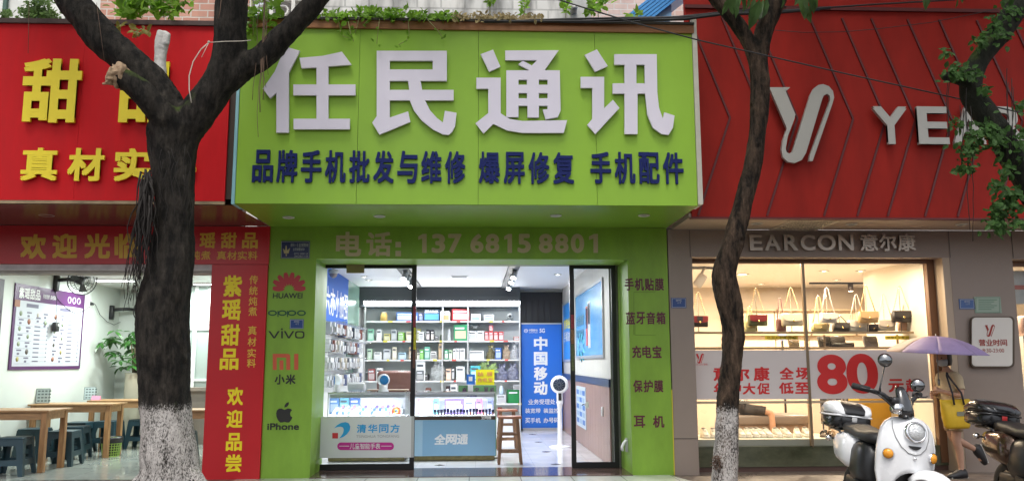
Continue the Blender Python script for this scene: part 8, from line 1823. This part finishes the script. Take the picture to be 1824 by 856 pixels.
# ---------------------------------------------------------------- the walker with umbrella and bag
def walker():
    J = {}; E = []; Rr = {}
    def j(k, p, r_, par=None): J[k] = tuple(p); Rr[k] = r_; (E.append((par, k)) if par else None)
    j('pelvis', (0, 0, .80), (.13, .105)); j('waist', (.01, 0, .94), (.105, .085), 'pelvis'); j('chest', (.02, 0, 1.10), (.13, .095), 'waist'); j('neckb', (.02, 0, 1.23), (.08, .06), 'chest'); j('neck', (.03, 0, 1.29), .042, 'neckb'); j('skull', (.045, 0, 1.34), .04, 'neck')
    # planted leg (far side) and trailing leg
    j('lhip', (.0, .075, .77), .082, 'pelvis'); j('lknee', (.04, .075, .43), .052, 'lhip'); j('lcalf', (.0, .075, .32), .049, 'lknee'); j('lank', (-.01, .07, .085), .03, 'lcalf'); j('lball', (.07, .07, .03), .028, 'lank'); j('ltoe', (.14, .07, .022), .022, 'lball')
    j('rhip', (-.01, -.075, .77), .082, 'pelvis'); j('rknee', (-.05, -.075, .44), .052, 'rhip'); j('rcalf', (-.16, -.075, .41), .05, 'rknee'); j('rank', (-.39, -.075, .30), .03, 'rcalf'); j('rball', (-.43, -.075, .24), .028, 'rank'); j('rtoe', (-.44, -.075, .16), .02, 'rball')
    j('lsh', (.01, .15, 1.20), .05, 'neckb'); j('lelb', (.02, .20, .97), .036, 'lsh'); j('lwr', (.19, .08, 1.03), .026, 'lelb')
    j('rsh', (.01, -.15, 1.20), .052, 'neckb'); j('relb', (-.05, -.19, .96), .038, 'rsh'); j('rwr', (.15, -.10, 1.0), .026, 'relb')
    wrist_key['l'] = 'lwr'; wrist_key['r'] = 'rwr'
    hand(J, E, Rr, 'l', Vector(J['lwr']), Vector((.6, -.5, .35)), Vector((.3, 1, .2)), 1, 1.1, .07); hand(J, E, Rr, 'r', Vector(J['rwr']), Vector((.8, .2, -.3)), Vector((0, -1, .2)), 1, .9, .07)
    fx = PZ(1698, 847); t, b = person('person', 'walker in a khaki shirt and face mask under a purple umbrella, one foot raised behind', J, E, Rr, dict(mats=[skin_m], pick=lambda c: 0), (fx.x, 10.15, .0), R(192))
    add_head(t, Vector((.06, 0, 1.44)), R(12), R(10), .93, True)
    shell(b, lambda c: 1.255 > c.z > .80 and c.x < .2 and not (c.z < 1.06 and abs(c.y) > .15) and not (c.x > .125), .013, 'shirt', mat('khaki_shirt', (.6, .48, .31), .85, var=.1, vscale=9), t)
    shell(b, lambda c: .56 < c.z < .84 and abs(c.y) < .17, .016, 'shorts', mat('beige_shorts', (.40, .30, .19), .85), t)
    blk_ = mat('shoe_black', (.02, .02, .022), .5)
    g = MB(); g.loft([[Vector((x, .07+y_*w_, z*h)) for y_, z in ((-1, 0), (-1, .6), (-.5, 1), (.5, 1), (1, .6), (1, 0))] for x, w_, h in ((-.075, .03, .08), (-.05, .045, .10), (.02, .048, .095), (.09, .05, .065), (.15, .045, .05), (.19, .02, .035))]); g.xf(Matrix.Translation((0, 0, .004))); sh = obj('shoe', g, blk_, t, world=False); g = MB(); g.box((-.07, .03, .001), (.17, .11, .012)); obj('sole', g, mat('sole_white', (.55, .54, .5), .6), sh, world=False)
    g = MB(); Mr = Matrix.Translation((-.40, -.075, .285)) @ Matrix.Rotation(R(112), 4, 'Y') @ Matrix.Translation((0, 0, -.05)); g.loft([[Vector((x, y_*w_, z*h)) for y_, z in ((-1, 0), (-1, .6), (-.5, 1), (.5, 1), (1, .6), (1, 0))] for x, w_, h in ((-.075, .03, .08), (-.05, .045, .10), (.02, .048, .095), (.09, .05, .065), (.15, .045, .05), (.19, .02, .035))]); g.xf(Mr); sh = obj('shoe', g, blk_, t, world=False); g = MB(); g.box((-.07, -.04, -.012), (.17, .04, -.0005)); g.xf(Mr); obj('sole', g, mat('sole_white', (.55, .54, .5), .6), sh, world=False)
    return t
wk = walker(); WM = XF[wk.name]
# umbrella
apex = P(1667, 598, 10.0); hnd = WM @ Vector((.25, .02, 1.06))
ut = thing('umbrella', 'lavender purple umbrella with one peach panel held by the walker', 'umbrella', hnd)
ax = Vector((.03, .03, 1)).normalized(); hnd = apex-ax*.50; q = Matrix.Rotation(R(2), 3, 'Y') @ Matrix.Rotation(R(3), 3, 'X'); Rm = .585; drop = .205
def can(a, s, o=0): 
    sc_ = 1-.05*math.sin(4*a)**2*s; r_ = Rm*s*sc_; return apex+q @ Vector((r_*math.cos(a), r_*math.sin(a), -drop*s**2.1-o-.02*s*math.sin(4*a)**2*0))
for nm, ks, m_ in (('canopy', [k for k in range(8) if k != 4], mat('lavender_cloth', (.22, .165, .31), .6, var=.12, vscale=6, bump=.15, bscale=14)), ('canopy', [4], mat('peach_cloth', (.42, .29, .23), .6, var=.1, vscale=6))):
    g = MB()
    for k in ks:
        n1, n2 = 8, 8; vs = []
        for i in range(n1+1):
            for jj in range(n2+1): vs.append(can(2*math.pi*(k+jj/n2)/8+R(-26), max(.01, i/n1)))
        g.add(vs, [(i*(n2+1)+jj, (i+1)*(n2+1)+jj, (i+1)*(n2+1)+jj+1, i*(n2+1)+jj+1) for i in range(n1) for jj in range(n2)], True)
    o = obj(nm, g, m_, ut, label='peach panel' if len(ks) == 1 else None); sd = o.modifiers.new('solid', 'SOLIDIFY'); sd.thickness = .002
g = MB(); g.tube([hnd-ax*.10, apex+ax*.03], .006, 8); g.tube([hnd-ax*.10, hnd-ax*.02], .014, 10)
obj('shaft', g, mat('shaft_grey', (.2, .2, .2), .3, metal=.6), ut)
for k in range(8):
    g = MB(); a = 2*math.pi*k/8+R(-26); g.tube([can(a, s, .006) for s in (.03, .3, .6, .85, 1)], .0025, 5); g.tube([apex-ax*.18, can(a, .5, .008)], .002, 4); obj('rib', g, mat('shaft_grey', (.2,.2,.2), .3), ut)
# yellow shoulder bag
c = WM @ Vector((.0, .21, .80)); 
c = WM @ Vector((.165, .25, .80))
bt = thing('shoulder_bag', 'big soft yellow shopping bag with dark straps at the walker\'s hip', 'bag', (c.x, c.y, .60), R(192))
g = MB(); rings = []
for zf, w_, d in ((0, .15, .05), (.03, .165, .065), (.16, .185, .075), (.27, .205, .05), (.335, .215, .02)): rings.append([Vector((w_*math.copysign(abs(math.cos(a))**.55, math.cos(a))*(1+.02*math.sin(7*zf*9+3*a)), d*math.copysign(abs(math.sin(a))**.7, math.sin(a)), zf+.012*math.sin(3*a+1)*(zf > .2))) for a in [2*math.pi*k/24 for k in range(24)]])
g.loft(rings); obj('body', g, mat('bag_yellow', (.66, .42, .02), .6, var=.08, vscale=6, bump=.3, bscale=10), bt, world=False)
g = MB()
for s in (-1,): 
    g.tube([(-.07, .06, .28), (-.05, .05, .42), (.02, -.06, .62), (.02, -.075, .655)], .012, 6); g.tube([(.07, .06, .28), (.08, .05, .42), (.05, -.05, .62), (.02, -.075, .655)], .012, 6)
obj('strap', g, mat('strap_black', (.025, .022, .03), .7), bt, world=False)
g = MB(); g.box((-.05, .0765, .15), (.06, .0785, .20)); obj('badge', g, mat('badge_grey', (.2, .2, .14), .6), bt, world=False)

# ---------------------------------------------------------------- unseen buildings added across the street to block low sky and mirror in the glass
for i, (x0, x1, h, c) in enumerate(((-26, -9, 4.6, (.3, .28, .25)), (-8.9, 7, 5.4, (.22, .22, .22)), (7.1, 24, 4.2, (.32, .25, .2)))):
    t = thing('added_building', 'plain unseen building added across the street behind the viewer, ' + ('left of the tallest', 'the tallest of three', 'right of the tallest')[i], 'building', ((x0+x1)/2, -16, -.125))
    g = MB(); g.box((x0, -26, -.125), (x1, -16, h)); obj('wall', g, mat('town_wall%d' % i, c, .8, var=.15, vscale=1), t)
    for k in range(int(h//3.2)):
        for q in range(int((x1-x0)//3)):
            g = MB(); x = x0+.8+q*3; g.box((x, -16.0, .8+k*3.2), (x+1.6, -15.97, 2.5+k*3.2)); obj('window', g, mat('town_glass', (.03, .04, .05), .1), t)
